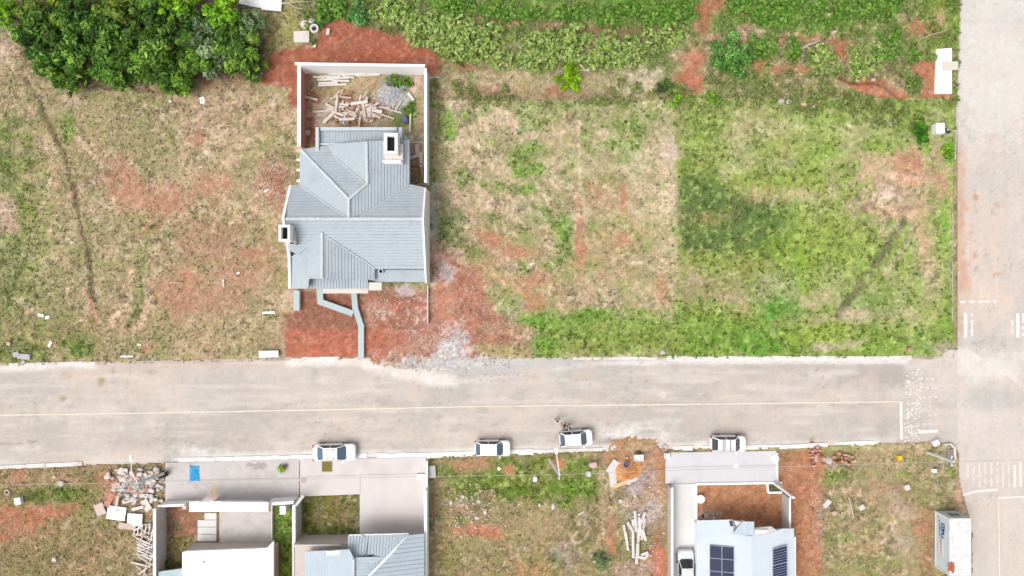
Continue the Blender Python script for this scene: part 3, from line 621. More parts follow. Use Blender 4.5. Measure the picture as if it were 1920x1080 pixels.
# ------------------------------------------------------------------ roads
M_ROAD = CM('dusty_asphalt', rough=.95, fine=(2.0, 9.0), amt=(.06, .15), bump=.3)
def road_sheet(name, x0, x1, y0, y1, step=.2):
    gx = np.arange(x0, x1 + step / 2, step); gy = np.arange(y0, y1 + step / 2, step)
    X, Y = np.meshgrid(gx, gy); px = X * S + 960; py = 540 - Y * S
    G = Field(px, py, (224, 214, 207))
    big = fbm(px, py, 110, 4, 5, .6); med = fbm(px, py, 26, 8, 4, .65); st = fbm(px, py * 2.5, 60, 12, 4, .6); sm = fbm(px, py, 7, 15, 3, .7)
    G.mix(sstep(.42, .64, big) * .75, (211, 203, 198)); G.mix(sstep(.5, .7, 1 - big) * .5, (233, 222, 212)); G.mix(sstep(.52, .72, st) * .5, (206, 196, 190)); G.mix(sstep(.56, .74, med) * .45, (198, 190, 184))
    G.mix(sstep(.62, .78, sm) * sstep(.5, .65, st) * .4, (166, 156, 150))
    e, p, l = G.ell, G.poly, G.line
    for a in [(60, 720, 90, 30, (206, 200, 196), .6), (60, 820, 90, 20, (206, 198, 190), .6), (180, 700, 60, 20, (232, 216, 204), .7), (260, 725, 70, 26, (234, 218, 208), .6), (450, 735, 90, 30, (216, 208, 204), .6), (600, 740, 60, 24, (232, 222, 212), .6), (400, 800, 90, 20, (208, 200, 194), .6), (890, 702, 90, 19, (208, 208, 210), 1), (985, 684, 120, 12, (216, 217, 219), 1), (1110, 688, 60, 6, (204, 204, 206), .7), (810, 705, 30, 14, (232, 224, 220), .9),
              (1620, 700, 90, 24, (200, 190, 187), .85), (1500, 690, 120, 12, (204, 196, 192), .7), (1430, 720, 90, 20, (218, 208, 204), .6), (1680, 690, 40, 20, (194, 186, 184), .6), (1655, 800, 16, 14, (196, 190, 186), .7), (1600, 780, 60, 20, (216, 206, 200), .6), (1420, 800, 80, 16, (226, 212, 204), .6), (1190, 818, 62, 18, (252, 249, 247), 1), (1150, 830, 30, 9, (180, 175, 172), .9), (1212, 814, 22, 8, (186, 180, 176), .8), (1225, 832, 30, 12, (238, 230, 226), .8), (1190, 835, 40, 14, (200, 158, 118), .7), (1150, 840, 30, 6, (186, 172, 150), .5),
              (1850, 690, 80, 30, (238, 232, 228), .9), (1870, 745, 60, 22, (204, 198, 195), .85), (1820, 800, 80, 24, (230, 222, 218), .8), (1770, 720, 30, 50, (232, 224, 220), .9), (1870, 830, 60, 20, (228, 218, 212), .7), (1860, 100, 80, 160, (234, 229, 224), .9), (1890, 40, 30, 20, (216, 212, 210), .6), (1870, 200, 70, 60, (232, 226, 220), .7), (1850, 440, 80, 90, (230, 212, 200), .8), (1890, 350, 50, 30, (216, 208, 202), .7), (1905, 440, 20, 50, (212, 206, 202), .6), (1840, 560, 70, 50, (232, 214, 202), .85), (1870, 1000, 60, 90, (228, 216, 206), .85), (1850, 1040, 30, 40, (214, 206, 198), .6),
              (1797, 450, 13, 140, (218, 172, 150), .9), (1806, 520, 10, 60, (222, 184, 164), .7), (1795, 600, 7, 40, (198, 160, 140), .8), (1798, 330, 8, 30, (216, 178, 156), .7), (1829, 370, 4, 6, (206, 150, 116), .85), (1870, 386, 6, 7, (222, 178, 148), .8), (1828, 479, 5, 5, (206, 152, 118), .85), (1874, 514, 7, 4, (220, 176, 148), .8), (1820, 470, 3, 60, (224, 190, 170), .6), (1872, 460, 4, 5, (222, 188, 164), .7),
              (190, 714, 7, 8, (184, 160, 120), .85), (118, 747, 7, 4, (190, 164, 124), .8), (213, 690, 5, 9, (196, 172, 136), .7), (120, 706, 12, 7, (214, 192, 166), .6), (283, 697, 8, 5, (196, 180, 168), .7), (490, 782, 60, 12, (206, 198, 192), .5), (372, 849, 46, 13, (253, 250, 247), 1), (400, 852, 60, 6, (248, 242, 238), .9), (245, 852, 26, 6, (238, 222, 208), .7), (150, 862, 50, 7, (236, 216, 196), .8), (1243, 740, 7, 5, (246, 240, 234), .8), (945, 745, 8, 5, (240, 232, 226), .6), (228, 803, 5, 4, (244, 238, 234), .6), (150, 868, 40, 4, (236, 214, 192), .8)]:
        e(*a)
    l([(-50, 884), (0, 874), (180, 866), (300, 864)], 8, (240, 232, 226), .8, .7, 2)
    l([(330, 864), (430, 859), (560, 856), (720, 854), (890, 850), (1000, 846)], 19, (253, 249, 246), 1, .6, 3)
    l([(1000, 848), (1130, 840), (1250, 838), (1480, 834), (1640, 829)], 13, (250, 244, 240), .95, .7, 3)
    l([(0, 690), (300, 686), (545, 682)], 12, (230, 208, 198), .8, .8, 3); l([(540, 680), (690, 680)], 13, (253, 246, 241), 1, .7, 3); l([(0, 690), (180, 686)], 11, (250, 246, 242), .9, .7, 3); l([(1130, 681), (1300, 678), (1700, 678)], 9, (250, 247, 245), .9, .6, 2)
    l([(690, 688), (790, 706), (850, 716)], 20, (254, 247, 243), 1, .6, 4)
    l([(850, 716), (900, 712), (990, 698), (1060, 690), (1130, 680)], 7, (240, 232, 226), .85, .8, 3)
    l([(905, 705), (940, 702), (990, 700)], 6, (198, 182, 168), .5, .9, 4)
    l([(0, 831), (40, 830), (80, 826)], 3, (168, 156, 146), .6, .6, 1)
    l([(520, 832), (570, 826)], 3, (240, 230, 222), .6, .8, 1)
    l([(1700, 690), (1740, 680), (1790, 660), (1880, 690), (1930, 735)], 14, (242, 236, 232), .6, .8, 5)
    l([(1600, 690), (1450, 740), (1330, 770)], 20, (232, 222, 216), .4, .9, 6)
    l([(1797, 880), (1920, 880)], 46, (232, 220, 212), .6, .4, 3)
    k = (.90 + .12 * sm + .08 * fbm(px, py, 14, 6, 3, .7))[..., None]; G.c = G.c * k * (np.array([.875, .87, .845]) if name == 'road' else np.array([.955, .955, .94]))
    sx = fbm(px / 9, py, 9, 5, 3, .6) if name == 'road' else fbm(px, py / 9, 9, 5, 3, .6); ks = .35 if name == 'road' else .14; G.mix(sstep(.52, .7, sx) * ks, (200, 190, 182)); G.mix(sstep(.55, .72, 1 - sx) * ks, (238, 228, 220))
    G.mix(sstep(.5, .66, fbm(px, py, 34, 10, 4, .7)) * .3, (226, 204, 190))
    # scattered dark pebbles and oil spots
    sp = sstep(.82, .9, noise(px, py, 4, 20)) * sstep(.52, .64, fbm(px, py, 50, 17, 3, .5)) * .3
    G.mix(sp, (128, 116, 106))
    z = (fbm(px, py, 40, 19, 3, .5) - .5) * .03
    n2, n1 = X.shape
    ii = np.arange(n1 * n2).reshape(n2, n1)
    Q = np.stack([ii[:-1, :-1], ii[:-1, 1:], ii[1:, 1:], ii[1:, :-1]], -1).reshape(-1, 4)
    o = bpy.data.objects.new(name, mesh_np(name, np.stack([X.ravel(), Y.ravel(), z.ravel()], 1), Q, np.clip(G.c.reshape(-1, 3) / K, 0, .8), M_ROAD))
    COL.objects.link(o); return struct(o)
road_sheet('road', -66, 46.4, -20, -6.4)
road_sheet('side_road', 46.4, 64, -44, 40)

# painted markings: thin sheets above the asphalt
M_YEL = PM('faded_yellow_paint', (246, 236, 214), .8, .10, 3, stain=(222, 212, 200), stain_amt=.8, stain_scale=1.6)
M_WPAINT = PM('worn_white_paint', (250, 247, 244), .8, .06, 3, stain=(226, 216, 208), stain_amt=.7, stain_scale=2.0)
M_FAINT = PM('almost_gone_white_paint', (243, 236, 230), .85, .04, 3, stain=(232, 223, 215), stain_amt=1, stain_scale=1.1)
def strip(mb, pts, w, z=.024, gap=0.0, seg=1.2):
    rr = random.Random(int(pts[0][0] * 13 + pts[0][1]))
    for (a, b) in zip(pts[:-1], pts[1:]):
        A = P(*a); B = P(*b); d = (B - A).normalized(); n = Vector((-d.y, d.x, 0)) * w / 2
        L = (B - A).length; k = max(1, int(L / seg))
        for i in range(k):
            if rr.random() < gap: continue
            p = A + (B - A) * i / k; q = A + (B - A) * (i + 1) / k
            u = [p - n * rr.uniform(.8, 1.1), q - n * rr.uniform(.8, 1.1), q + n * rr.uniform(.8, 1.1), p + n * rr.uniform(.8, 1.1)]
            mb.add([(c.x, c.y, z) for c in u], [(0, 1, 2, 3)])
m = MB(); strip(m, [(-100, 780), (300, 774), (620, 768), (900, 762), (1300, 758), (1687, 753)], .13); struct(m.build('centre_line', M_YEL))
m = MB(); strip(m, [(1689, 753), (1690, 824)], .30); struct(m.build('stop_line', M_WPAINT))
m = MB()
for i, x in enumerate((1810, 1908)): strip(m, [(x, 587), (x, 633)], .36)
struct(m.build('crossing_stripe', M_WPAINT))
m = MB()
for x in (1822, 1898, 1918): strip(m, [(x, 587), (x, 630)], .26, gap=.35, seg=.3)
for i in range(8, 12): strip(m, [(1814 + i * 11, 866), (1814.5 + i * 11, 913)], .30, gap=.12, seg=.3)

strip(m, [(1799, 566), (1868, 565)], .28, gap=.3, seg=.3)
struct(m.build('faded_crossing_stripe', M_FAINT))
m = MB()
for y in (711, 728, 745, 762, 778, 795): strip(m, [(1730, y), (1757, y - 1)], .22, gap=.45, seg=.28)
for i in range(8): strip(m, [(1814 + i * 11, 866), (1814.5 + i * 11, 913)], .25, gap=.3, seg=.3)
struct(m.build('ghost_crossing_stripe', PM('ghost_paint', (234, 226, 218), .9, .04, 3, stain=(227, 218, 210), stain_amt=1, stain_scale=1.0)))
m = MB(); strip(m, [(1722, 810), (1758, 808)], .34); strip(m, [(1803, 928), (1830, 921), (1870, 918)], .26); strip(m, [(1873, 933), (1935, 931)], .22)
struct(m.build('edge_line', M_WPAINT))
m = MB(); strip(m, [(1872, 932), (1873, 1000), (1875, 1140)], .13); struct(m.build('lane_line', M_YEL))
# broken white paving at the junction
m = MB(); rr = random.Random(5)
for i in range(360):
    t = rr.random(); px = 1694 + 30 * rr.random() + (1 - t) * 6; py = 690 + 138 * t
    if rr.random() > .45 + .5 * t: continue
    c = P(px, py); s = rr.uniform(.035, .115); n = rr.randint(5, 7); a0 = rr.random() * 6
    pts = [(c.x + math.cos(a0 + 6.283 * j / n) * s * rr.uniform(.6, 1.3), c.y + math.sin(a0 + 6.283 * j / n) * s * rr.uniform(.5, 1.1)) for j in range(n)]
    m.prism(pts, .01, .03 + rr.random() * .025)
tag(m.build('paving_chips', M_WPAINT), kind='stuff')

# kerbs: one structure per run, its stones as parts
M_KERB = PM('white_kerb', (246, 240, 236), .85, .10, 2.5, stain=(204, 190, 178), stain_amt=.75, stain_scale=.9, bump=.3)
M_KERB2 = PM('worn_kerb', (206, 192, 182), .9, .14, 2.5, stain=(150, 128, 112), stain_amt=.8, stain_scale=.8, bump=.3)
M_KERBW = PM('whitewashed_kerb', (250, 246, 243), .85, .05, 2.5, stain=(230, 218, 208), stain_amt=.6, stain_scale=.9, bump=.2, gain=1.05)
stone_me = {}
def kerb(pts, w, h, mat, lens=1.0, gap=0.0, seed=1, label=None):
    o = empty('kerb', P(*pts[0]), None, None); o['kind'] = 'structure'
    base = Vector(o.location); rr = random.Random(seed)
    key = mat.name
    if key not in stone_me:
        b = MB(); b.box((0, 0, .5), (1, 1, 1)); me_o = b.build('kerb_stone', mat); stone_me[key] = me_o.data
        bpy.data.objects.remove(me_o)
    for a, b in zip(pts[:-1], pts[1:]):
        A = P(*a); B = P(*b); d = B - A; k = max(1, round(d.length / lens)); ang = math.atan2(d.y, d.x)
        for i in range(k):
            if rr.random() < gap: continue
            s = bpy.data.objects.new('kerb_stone', stone_me[key])
            c = A + d * (i + .5) / k
            s.location = c - base + Vector((0, rr.uniform(-.02, .02), -.05)); s.rotation_euler = (0, 0, ang + rr.uniform(-.01, .01))
            s.scale = (d.length / k - .015, w * rr.uniform(.85, 1.1), h + .05 + rr.uniform(-.02, .02))
            s.parent = o; COL.objects.link(s)
kerb([(-90, 690), (0, 685), (180, 681)], .42, .12, M_KERB, gap=.12, seed=2)
kerb([(180, 681), (400, 677), (545, 673)], .34, .11, M_KERB2, gap=.12, seed=3)
kerb([(545, 673), (690, 672)], .38, .12, M_KERB, gap=.1, seed=4)
kerb([(1075, 672), (1250, 671)], .30, .11, M_KERB, gap=.1, seed=12)
kerb([(1250, 672), (1500, 672), (1708, 671)], .46, .13, M_KERB, gap=0, seed=5)
kerb([(1708, 672), (1745, 672), (1768, 668)], .22, .11, M_KERB2, gap=.2, seed=6)
kerb([(-90, 884), (0, 876), (155, 869)], .42, .12, M_KERB, gap=.05, seed=7)
kerb([(335, 864), (560, 858), (800, 853.5), (1000, 847)], .62, .10, M_KERBW, gap=.02, seed=8)
kerb([(1000, 846), (1130, 842)], .3, .10, M_KERB, gap=.1, seed=14)
kerb([(1262, 841), (1480, 837), (1640, 829.5)], .46, .11, M_KERBW, gap=.06, seed=9)
kerb([(1802, -60), (1797, 110), (1790, 300)], .12, .12, PM('grey_kerb', (214, 206, 198), .9, .1, 2, stain=(170, 140, 120), stain_amt=.6), seed=10)
kerb([(1786, 400), (1785, 640)], .10, .10, M_KERB2, seed=11)

# pavements and drives
M_CONC = PM('pale_concrete', (218, 211, 208), .9, .08, 1.6, stain=(190, 180, 174), stain_amt=.75, stain_scale=.5, bump=.12)
M_CONC2 = PM('pinkish_concrete', (233, 224, 221), .9, .05, 1.4, stain=(216, 203, 198), stain_amt=.7, stain_scale=.35, bump=.08)
M_CONC3 = PM('cool_concrete', (226, 224, 227), .9, .04, 1.2, stain=(210, 206, 206), stain_amt=.6, stain_scale=.4, bump=.1)
M_CONC4 = PM('white_concrete', (240, 238, 236), .9, .03, 1.0, stain=(228, 222, 218), stain_amt=.6, stain_scale=.3, bump=.08)
M_JOINT = PM('paving_joint', (178, 168, 164), .95, .1)
def pave(name, px, mat, z=.15, joints=()):
    m = MB(); m.prism([tuple(P(*q)[:2]) for q in px], -.12, z)
    o = struct(m.build(name, mat))
    if joints:
        j = MB()
        for a, b in joints: strip(j, [a, b], .05, z + .004)
        c = j.build('paving_joint', M_JOINT, o)
    return o
pave('pavement', [(311, 867), (562, 861), (562, 935), (515, 939), (515, 944), (311, 944)], M_CONC, joints=[((384, 899), (562, 895)), ((311, 900), (384, 899))])
pave('driveway', [(563.5, 861), (799, 857), (801, 1004), (675, 1004), (675, 926), (563.5, 930)], M_CONC2, .152, joints=[((564, 893), (799, 887)), ((676, 890), (676, 925))])
pave('driveway', [(1247, 848), (1455, 845), (1456, 904.5), (1247, 906)], M_CONC3, .15, joints=[((1247, 876), (1455, 871))])
pave('driveway', [(1257, 906.5), (1306, 906.5), (1306, 1150), (1257, 1150)], M_CONC4, .155)
pave('driveway', [(412, 958), (512, 958), (512, 1018), (412, 1018)], M_CONC, .15)

def blot(name, cx, cy, rx, ry, mat, seed, z):
    rr = random.Random(seed); m = MB(); n = 22
    pts = [(cx + math.cos(6.283 * i / n) * rx * rr.uniform(.6, 1.2), cy + math.sin(6.283 * i / n) * ry * rr.uniform(.6, 1.2)) for i in range(n)]
    m.add([(P(*q).x, P(*q).y, z) for q in pts], [tuple(range(n - 1, -1, -1))]); tag(m.build(name, mat), kind='stuff')
blot('sand_stain', 402, 922, 7, 18, PM('sandy_stain', (226, 200, 174), .95, .08, 3), 1, .1545)
blot('damp_stain', 487, 873, 16, 7, PM('damp_stain_grey', (186, 176, 170), .95, .08, 3), 2, .1545)
blot('damp_stain', 470, 871, 8, 4, MATS['damp_stain_grey'], 3, .1555)
# ------------------------------------------------------------------ grass blades
def sample(n, xr=(-12, 1932), yr=(-10, 1090), seed=0):
    r = np.random.default_rng(seed)
    return r.uniform(*xr, n), r.uniform(*yr, n)
gi = lambda px, py: (np.clip(np.searchsorted(gy, (540 - py) / S), 0, ny - 1), np.clip(np.searchsorted(gx, (px - 960) / S), 0, nx - 1))
NOGRASS = [[(1748, 90), (1786, 88), (1786, 181), (1746, 181)], [(556, 56), (578, 56), (578, 85), (556, 85)], ROADP] + PAVEPX + [[(556, 118), (808, 118), (808, 560), (536, 545), (530, 350), (556, 350)], [(366, 936), (512, 936), (512, 1300), (366, 1300)], [(560, 1002), (808, 1002), (808, 1300), (560, 1300)], [(1300, 900), (1480, 900), (1495, 1300), (1300, 1300)], [(1748, 950), (1830, 950), (1830, 1090), (1748, 1090)], [(536, 545), (700, 545), (700, 670), (536, 670)]]
ng = np.zeros(PX.shape, bool)
NOGRASS += []
for q in NOGRASS[:-1]: ng |= F.sdf(q) < 1.0
ng |= F.sdf(NOGRASS[-1]) < 0
lush = np.clip(sstep(-.02, .10, (F.c[..., 1] - F.c[..., 0]) / (F.c[..., 1] + .02)), 0, 1)
def blades(name, n, per, L0, L1, W, gain, seed, dens, jit=.35, lean=(.5, 1.35), arc=False):
    r = np.random.default_rng(seed)
    px, py = sample(n, seed=seed)
    iy, ix = gi(px, py)
    keep = r.random(n) < dens[iy, ix]
    px, py, iy, ix = px[keep], py[keep], iy[keep], ix[keep]
    n = len(px)
    c = F.c[iy, ix] / K * np.array([1.28, 1.33, 1.46])
    lu = lush[iy, ix]
    tint = r.normal(1, jit * .6, (n, 1)).clip(.45, 1.8)
    straw = r.random((n, 1)) < .25
    c = c * tint
    c = np.where(straw, c * .5 + .5 * (np.array([.38, .32, .22]) * tint) * (1 - .4 * lu[:, None]), c)
    c = (c * gain).clip(0.004, .6)
    x = (px - 960) / S; y = (540 - py) / S; z = Z[iy, ix] - .02
    m = n * per
    rep = lambda a: np.repeat(a, per, axis=0)
    az = r.uniform(0, 2 * np.pi, m); le = r.uniform(*lean, m); ln = r.uniform(L0, L1, m) * rep(.7 + .6 * lu)
    w = W * r.uniform(.6, 1.3, m)
    bx = rep(x) + r.normal(0, .05, m); by = rep(y) + r.normal(0, .05, m); bz = rep(z)
    dx = np.cos(az); dy = np.sin(az)
    v = np.empty((m, 3, 3))
    v[:, 0] = np.stack([bx - dy * w, by + dx * w, bz], 1)
    v[:, 1] = np.stack([bx + dy * w, by - dx * w, bz], 1)
    v[:, 2] = np.stack([bx + dx * np.sin(le) * ln, by + dy * np.sin(le) * ln, bz + np.cos(le) * ln + .02], 1)
    cc = np.repeat(rep(c)[:, None, :], 3, axis=1) * r.uniform(.85, 1.15, (m, 1, 1))
    cc[:, 2] *= 1.15
    o = bpy.data.objects.new(name, mesh_np(name, v.reshape(-1, 3), np.arange(m * 3).reshape(-1, 3), cc.reshape(-1, 3), M_LEAF, False))
    COL.objects.link(o); return tag(o, kind='stuff')
def leafmat(name, trans=.25):
    m = CM(name, rough=.7, spec=.2, fine=(6.0,), amt=(.12,), bump=0)
    b = m.node_tree.nodes['Principled BSDF']
    nt = m.node_tree
    src = b.inputs['Base Color'].links[0].from_socket
    tr = nt.nodes.new('ShaderNodeBsdfTranslucent'); nt.links.new(src, tr.inputs['Color'])
    mx = nt.nodes.new('ShaderNodeMixShader'); mx.inputs[0].default_value = trans
    nt.links.new(b.outputs[0], mx.inputs[1]); nt.links.new(tr.outputs[0], mx.inputs[2])
    nt.links.new(mx.outputs[0], nt.nodes['Material Output'].inputs['Surface'])
    return m
M_LEAF = leafmat('leaf')
dens = np.where(ng, 0, (1 - .93 * bare) * (.35 + .65 * sstep(.3, .6, fbm(PX, PY, 16, 13, 3, .6))))
blades('grass', 95000, 5, .10, .32, .024, 1.25, 21, dens, .6)
# pale dry straw lying in swirls, and dark little weeds between
def straw_field(name, n, seed, colour, L0, L1, W, dens, spread=.5, gain=1.0, z0=.05):
    r = np.random.default_rng(seed); px, py = sample(n, seed=seed); iy, ix = gi(px, py)
    k = r.random(n) < dens[iy, ix]; px, py, iy, ix = px[k], py[k], iy[k], ix[k]; n = len(px)
    a = fbm(px, py, 70, 5, 3, .6) * 14 + r.normal(0, spread, n); L = r.uniform(L0, L1, n); w = W * r.uniform(.6, 1.4, n)
    x = (px - 960) / S; y = (540 - py) / S; z = Z[iy, ix] + r.uniform(z0, z0 + .10, n)
    dx, dy = np.cos(a), np.sin(a); v = np.empty((n, 3, 3))
    v[:, 0] = np.stack([x - dy * w, y + dx * w, z], 1); v[:, 1] = np.stack([x + dy * w, y - dx * w, z], 1); v[:, 2] = np.stack([x + dx * L, y + dy * L, z - r.uniform(-.06, .08, n)], 1)
    own = F.c[iy, ix] / K; c = (np.array(colour) * .6 + own * .4 * 1.3) * r.uniform(.7, 1.3, (n, 1)) * gain
    o = bpy.data.objects.new(name, mesh_np(name, v.reshape(-1, 3), np.arange(n * 3).reshape(-1, 3), np.repeat(c, 3, axis=0).clip(0, .7), M_LEAF, False))
    COL.objects.link(o); tag(o, kind='stuff')
clump = sstep(.44, .62, fbm(PX, PY, 24, 16, 4, .65))
dry = np.where(ng, 0, (1 - .8 * lush) * (1 - .8 * bare) * (.15 + .85 * clump)) * (1 - .75 * ((PY < 125) & (PX > 560)))
straw_field('dry_straw', 120000, 31, alb((232, 212, 184)), .18, .55, .018, dry)
wd = np.where(ng, 0, (1 - bare) * (.25 + .75 * sstep(.5, .62, fbm(PX, PY, 18, 17, 4, .7))))
def weedlets(name, n, seed, cols, dens, r0, r1):
    r = np.random.default_rng(seed); px, py = sample(n, seed=seed); iy, ix = gi(px, py)
    k = r.random(n) < dens[iy, ix]; px, py, iy, ix = px[k], py[k], iy[k], ix[k]; n = len(px); m = n * 6
    rad = np.repeat(r.uniform(r0, r1, n), 6) * r.uniform(.6, 1.2, m); a = r.uniform(0, 6.283, m); x = np.repeat((px - 960) / S, 6) + r.normal(0, .03, m); y = np.repeat((540 - py) / S, 6) + r.normal(0, .03, m); z = np.repeat(Z[iy, ix], 6)
    dx, dy = np.cos(a), np.sin(a); h = rad * r.uniform(.2, .8, m); w = rad * .28; v = np.empty((m, 4, 3))
    v[:, 0] = np.stack([x, y, z], 1); v[:, 1] = np.stack([x + dx * rad * .55 - dy * w, y + dy * rad * .55 + dx * w, z + h], 1); v[:, 2] = np.stack([x + dx * rad, y + dy * rad, z + h * .8], 1); v[:, 3] = np.stack([x + dx * rad * .55 + dy * w, y + dy * rad * .55 - dx * w, z + h], 1)
    cc = np.array([alb(q) for q in cols])[r.integers(len(cols), size=n)]; own = F.c[iy, ix] / K
    cc = np.repeat(cc * .65 + own * .35, 6, axis=0) * r.uniform(.8, 1.25, (m, 1))
    o = bpy.data.objects.new(name, mesh_np(name, v.reshape(-1, 3), np.arange(m * 4).reshape(-1, 4), np.repeat(cc, 4, axis=0), M_LEAF, False)); COL.objects.link(o); tag(o, kind='stuff')
weedlets('low_weeds', 26000, 33, [(112, 112, 70), (100, 104, 58), (130, 114, 80), (112, 128, 64), (170, 160, 110)], wd * .9, .06, .16)
weedlets('low_weeds', 9000, 34, [(120, 150, 62), (96, 136, 50), (146, 170, 80)], np.where(ng, 0, lush * (1 - bare)), .10, .30)
weedlets('thicket_weeds', 24000, 36, [(150, 184, 92), (124, 164, 70), (176, 194, 124), (104, 140, 56), (166, 156, 104)], np.where(ng | (PY > 200) | (PX < 570) | ((PX < 835) & (bare > .4)) | ((PY > 130) & (PX > 830) & (PX < 1260)), 0, (1 - .55 * bare) * (.35 + .65 * clump)), .18, .50)
weedlets('low_weeds', 24000, 35, [(84, 110, 48), (100, 124, 54), (78, 100, 48), (156, 172, 84), (140, 156, 66)], np.where(ng, 0, lush * (1 - bare) * sstep(.42, .6, fbm(PX, PY, 30, 12, 4, .7))), .08, .24)
DRYSTRIP = (PY > 128) & (PX > 830) & (PX < 1260)
tall = np.where(ng | (PY > 205) | (PX < 560) | DRYSTRIP, 0, 1 - .95 * bare) * .9 + np.where(ng, 0, lush * (1 - bare)) * np.where(PY > 200, .12, .35)
blades('weeds', 26000, 6, .25, .60, .045, 1.2, 22, tall.clip(0, 1), .5, (.6, 1.45))
# ------------------------------------------------------------------ materials for built things
M_ROOF = PM('grey_blue_roof_tile', (190, 200, 207), .75, .08, 2.6, stain=(172, 181, 193), stain_amt=.7, stain_scale=.45)
M_GAP = PM('tile_joint', (146, 156, 170), .9, .1, 4)
M_ROOF2 = PM('blue_grey_roof_tile', (200, 213, 223), .7, .05, 1.8, stain=(184, 199, 211), stain_amt=.5, stain_scale=.4)
M_ROOF3 = PM('pale_blue_roof_sheet', (222, 231, 239), .6, .03, 1.0, stain=(198, 212, 226), stain_amt=.5, stain_scale=.4)
M_RIDGE = PM('pale_ridge_mortar', (216, 224, 228), .85, .08, 4, stain=(190, 204, 210), stain_amt=.6, stain_scale=1.5)
M_PLAST = PM('white_render', (252, 251, 250), .85, .04, 1.2, stain=(232, 228, 226), stain_amt=.4, stain_scale=.6, gain=1.22)
M_PLAST2 = PM('off_white_render', (238, 228, 222), .85, .05, 1.2, stain=(214, 196, 184), stain_amt=.6, stain_scale=.7)
M_BEIGE = PM('beige_render', (222, 211, 203), .85, .04, 1.2, stain=(198, 184, 174), stain_amt=.5, stain_scale=.6)
M_GREYR = PM('grey_render', (218, 215, 213), .85, .06, 1.2, stain=(168, 162, 158), stain_amt=.6, stain_scale=.6)
M_PALEB = PM('pale_blue_green_cap', (196, 214, 216), .8, .05, 1.5, stain=(176, 196, 200), stain_amt=.5, stain_scale=.8)
M_DARK = PM('dark_void', (40, 34, 34), .9, .2, 3)
M_WOODP = PM('bleached_plank', (222, 204, 192), .9, .12, 5, stain=(196, 170, 152), stain_amt=.6, stain_scale=1.5)
M_WOODW = PM('white_washed_plank', (236, 230, 224), .9, .08, 5, stain=(214, 204, 198), stain_amt=.5, stain_scale=1.5)
M_WOODB = PM('brown_plank', (176, 132, 104), .9, .14, 5, stain=(140, 104, 84), stain_amt=.6, stain_scale=1.5)
M_WGREY = PM('weathered_grey_concrete', (206, 204, 202), .9, .10, 3, stain=(168, 164, 160), stain_amt=.6, stain_scale=1.2, bump=.3)
M_WHITE = PM('white_surface', (252, 252, 252), .7, .03, 2, stain=(238, 236, 234), stain_amt=.4, stain_scale=1.2, gain=1.2)
M_RUST = PM('rusty_red', (196, 110, 84), .9, .18, 4)
M_BRICK = PM('broken_red_brick', (206, 140, 116), .95, .2, 4, stain=(226, 196, 180), stain_amt=.7, stain_scale=2)
M_BARK = PM('bark', (118, 96, 78), .95, .2, 5)
M_TWIG = PM('dry_twig', (206, 192, 176), .9, .12, 4)
def brickmat():
    m = bpy.data.materials.new('bare_brickwork'); m.use_nodes = True; nt = m.node_tree; b = nt.nodes['Principled BSDF']
    geo = nt.nodes.new('ShaderNodeNewGeometry'); sep = nt.nodes.new('ShaderNodeSeparateXYZ'); cmb = nt.nodes.new('ShaderNodeCombineXYZ')
    nt.links.new(geo.outputs['Position'], sep.inputs[0]); nt.links.new(sep.outputs['Y'], cmb.inputs['X']); nt.links.new(sep.outputs['Z'], cmb.inputs['Y'])
    br = nt.nodes.new('ShaderNodeTexBrick'); br.inputs['Scale'].default_value = 2.2
    br.inputs['Color1'].default_value = (*alb((206, 128, 104)), 1); br.inputs['Color2'].default_value = (*alb((188, 108, 88)), 1); br.inputs['Mortar'].default_value = (*alb((214, 190, 178)), 1)
    nt.links.new(cmb.outputs[0], br.inputs['Vector']); nt.links.new(br.outputs['Color'], b.inputs['Base Color']); b.inputs['Roughness'].default_value = .9
    return m
M_BRICKW = brickmat()

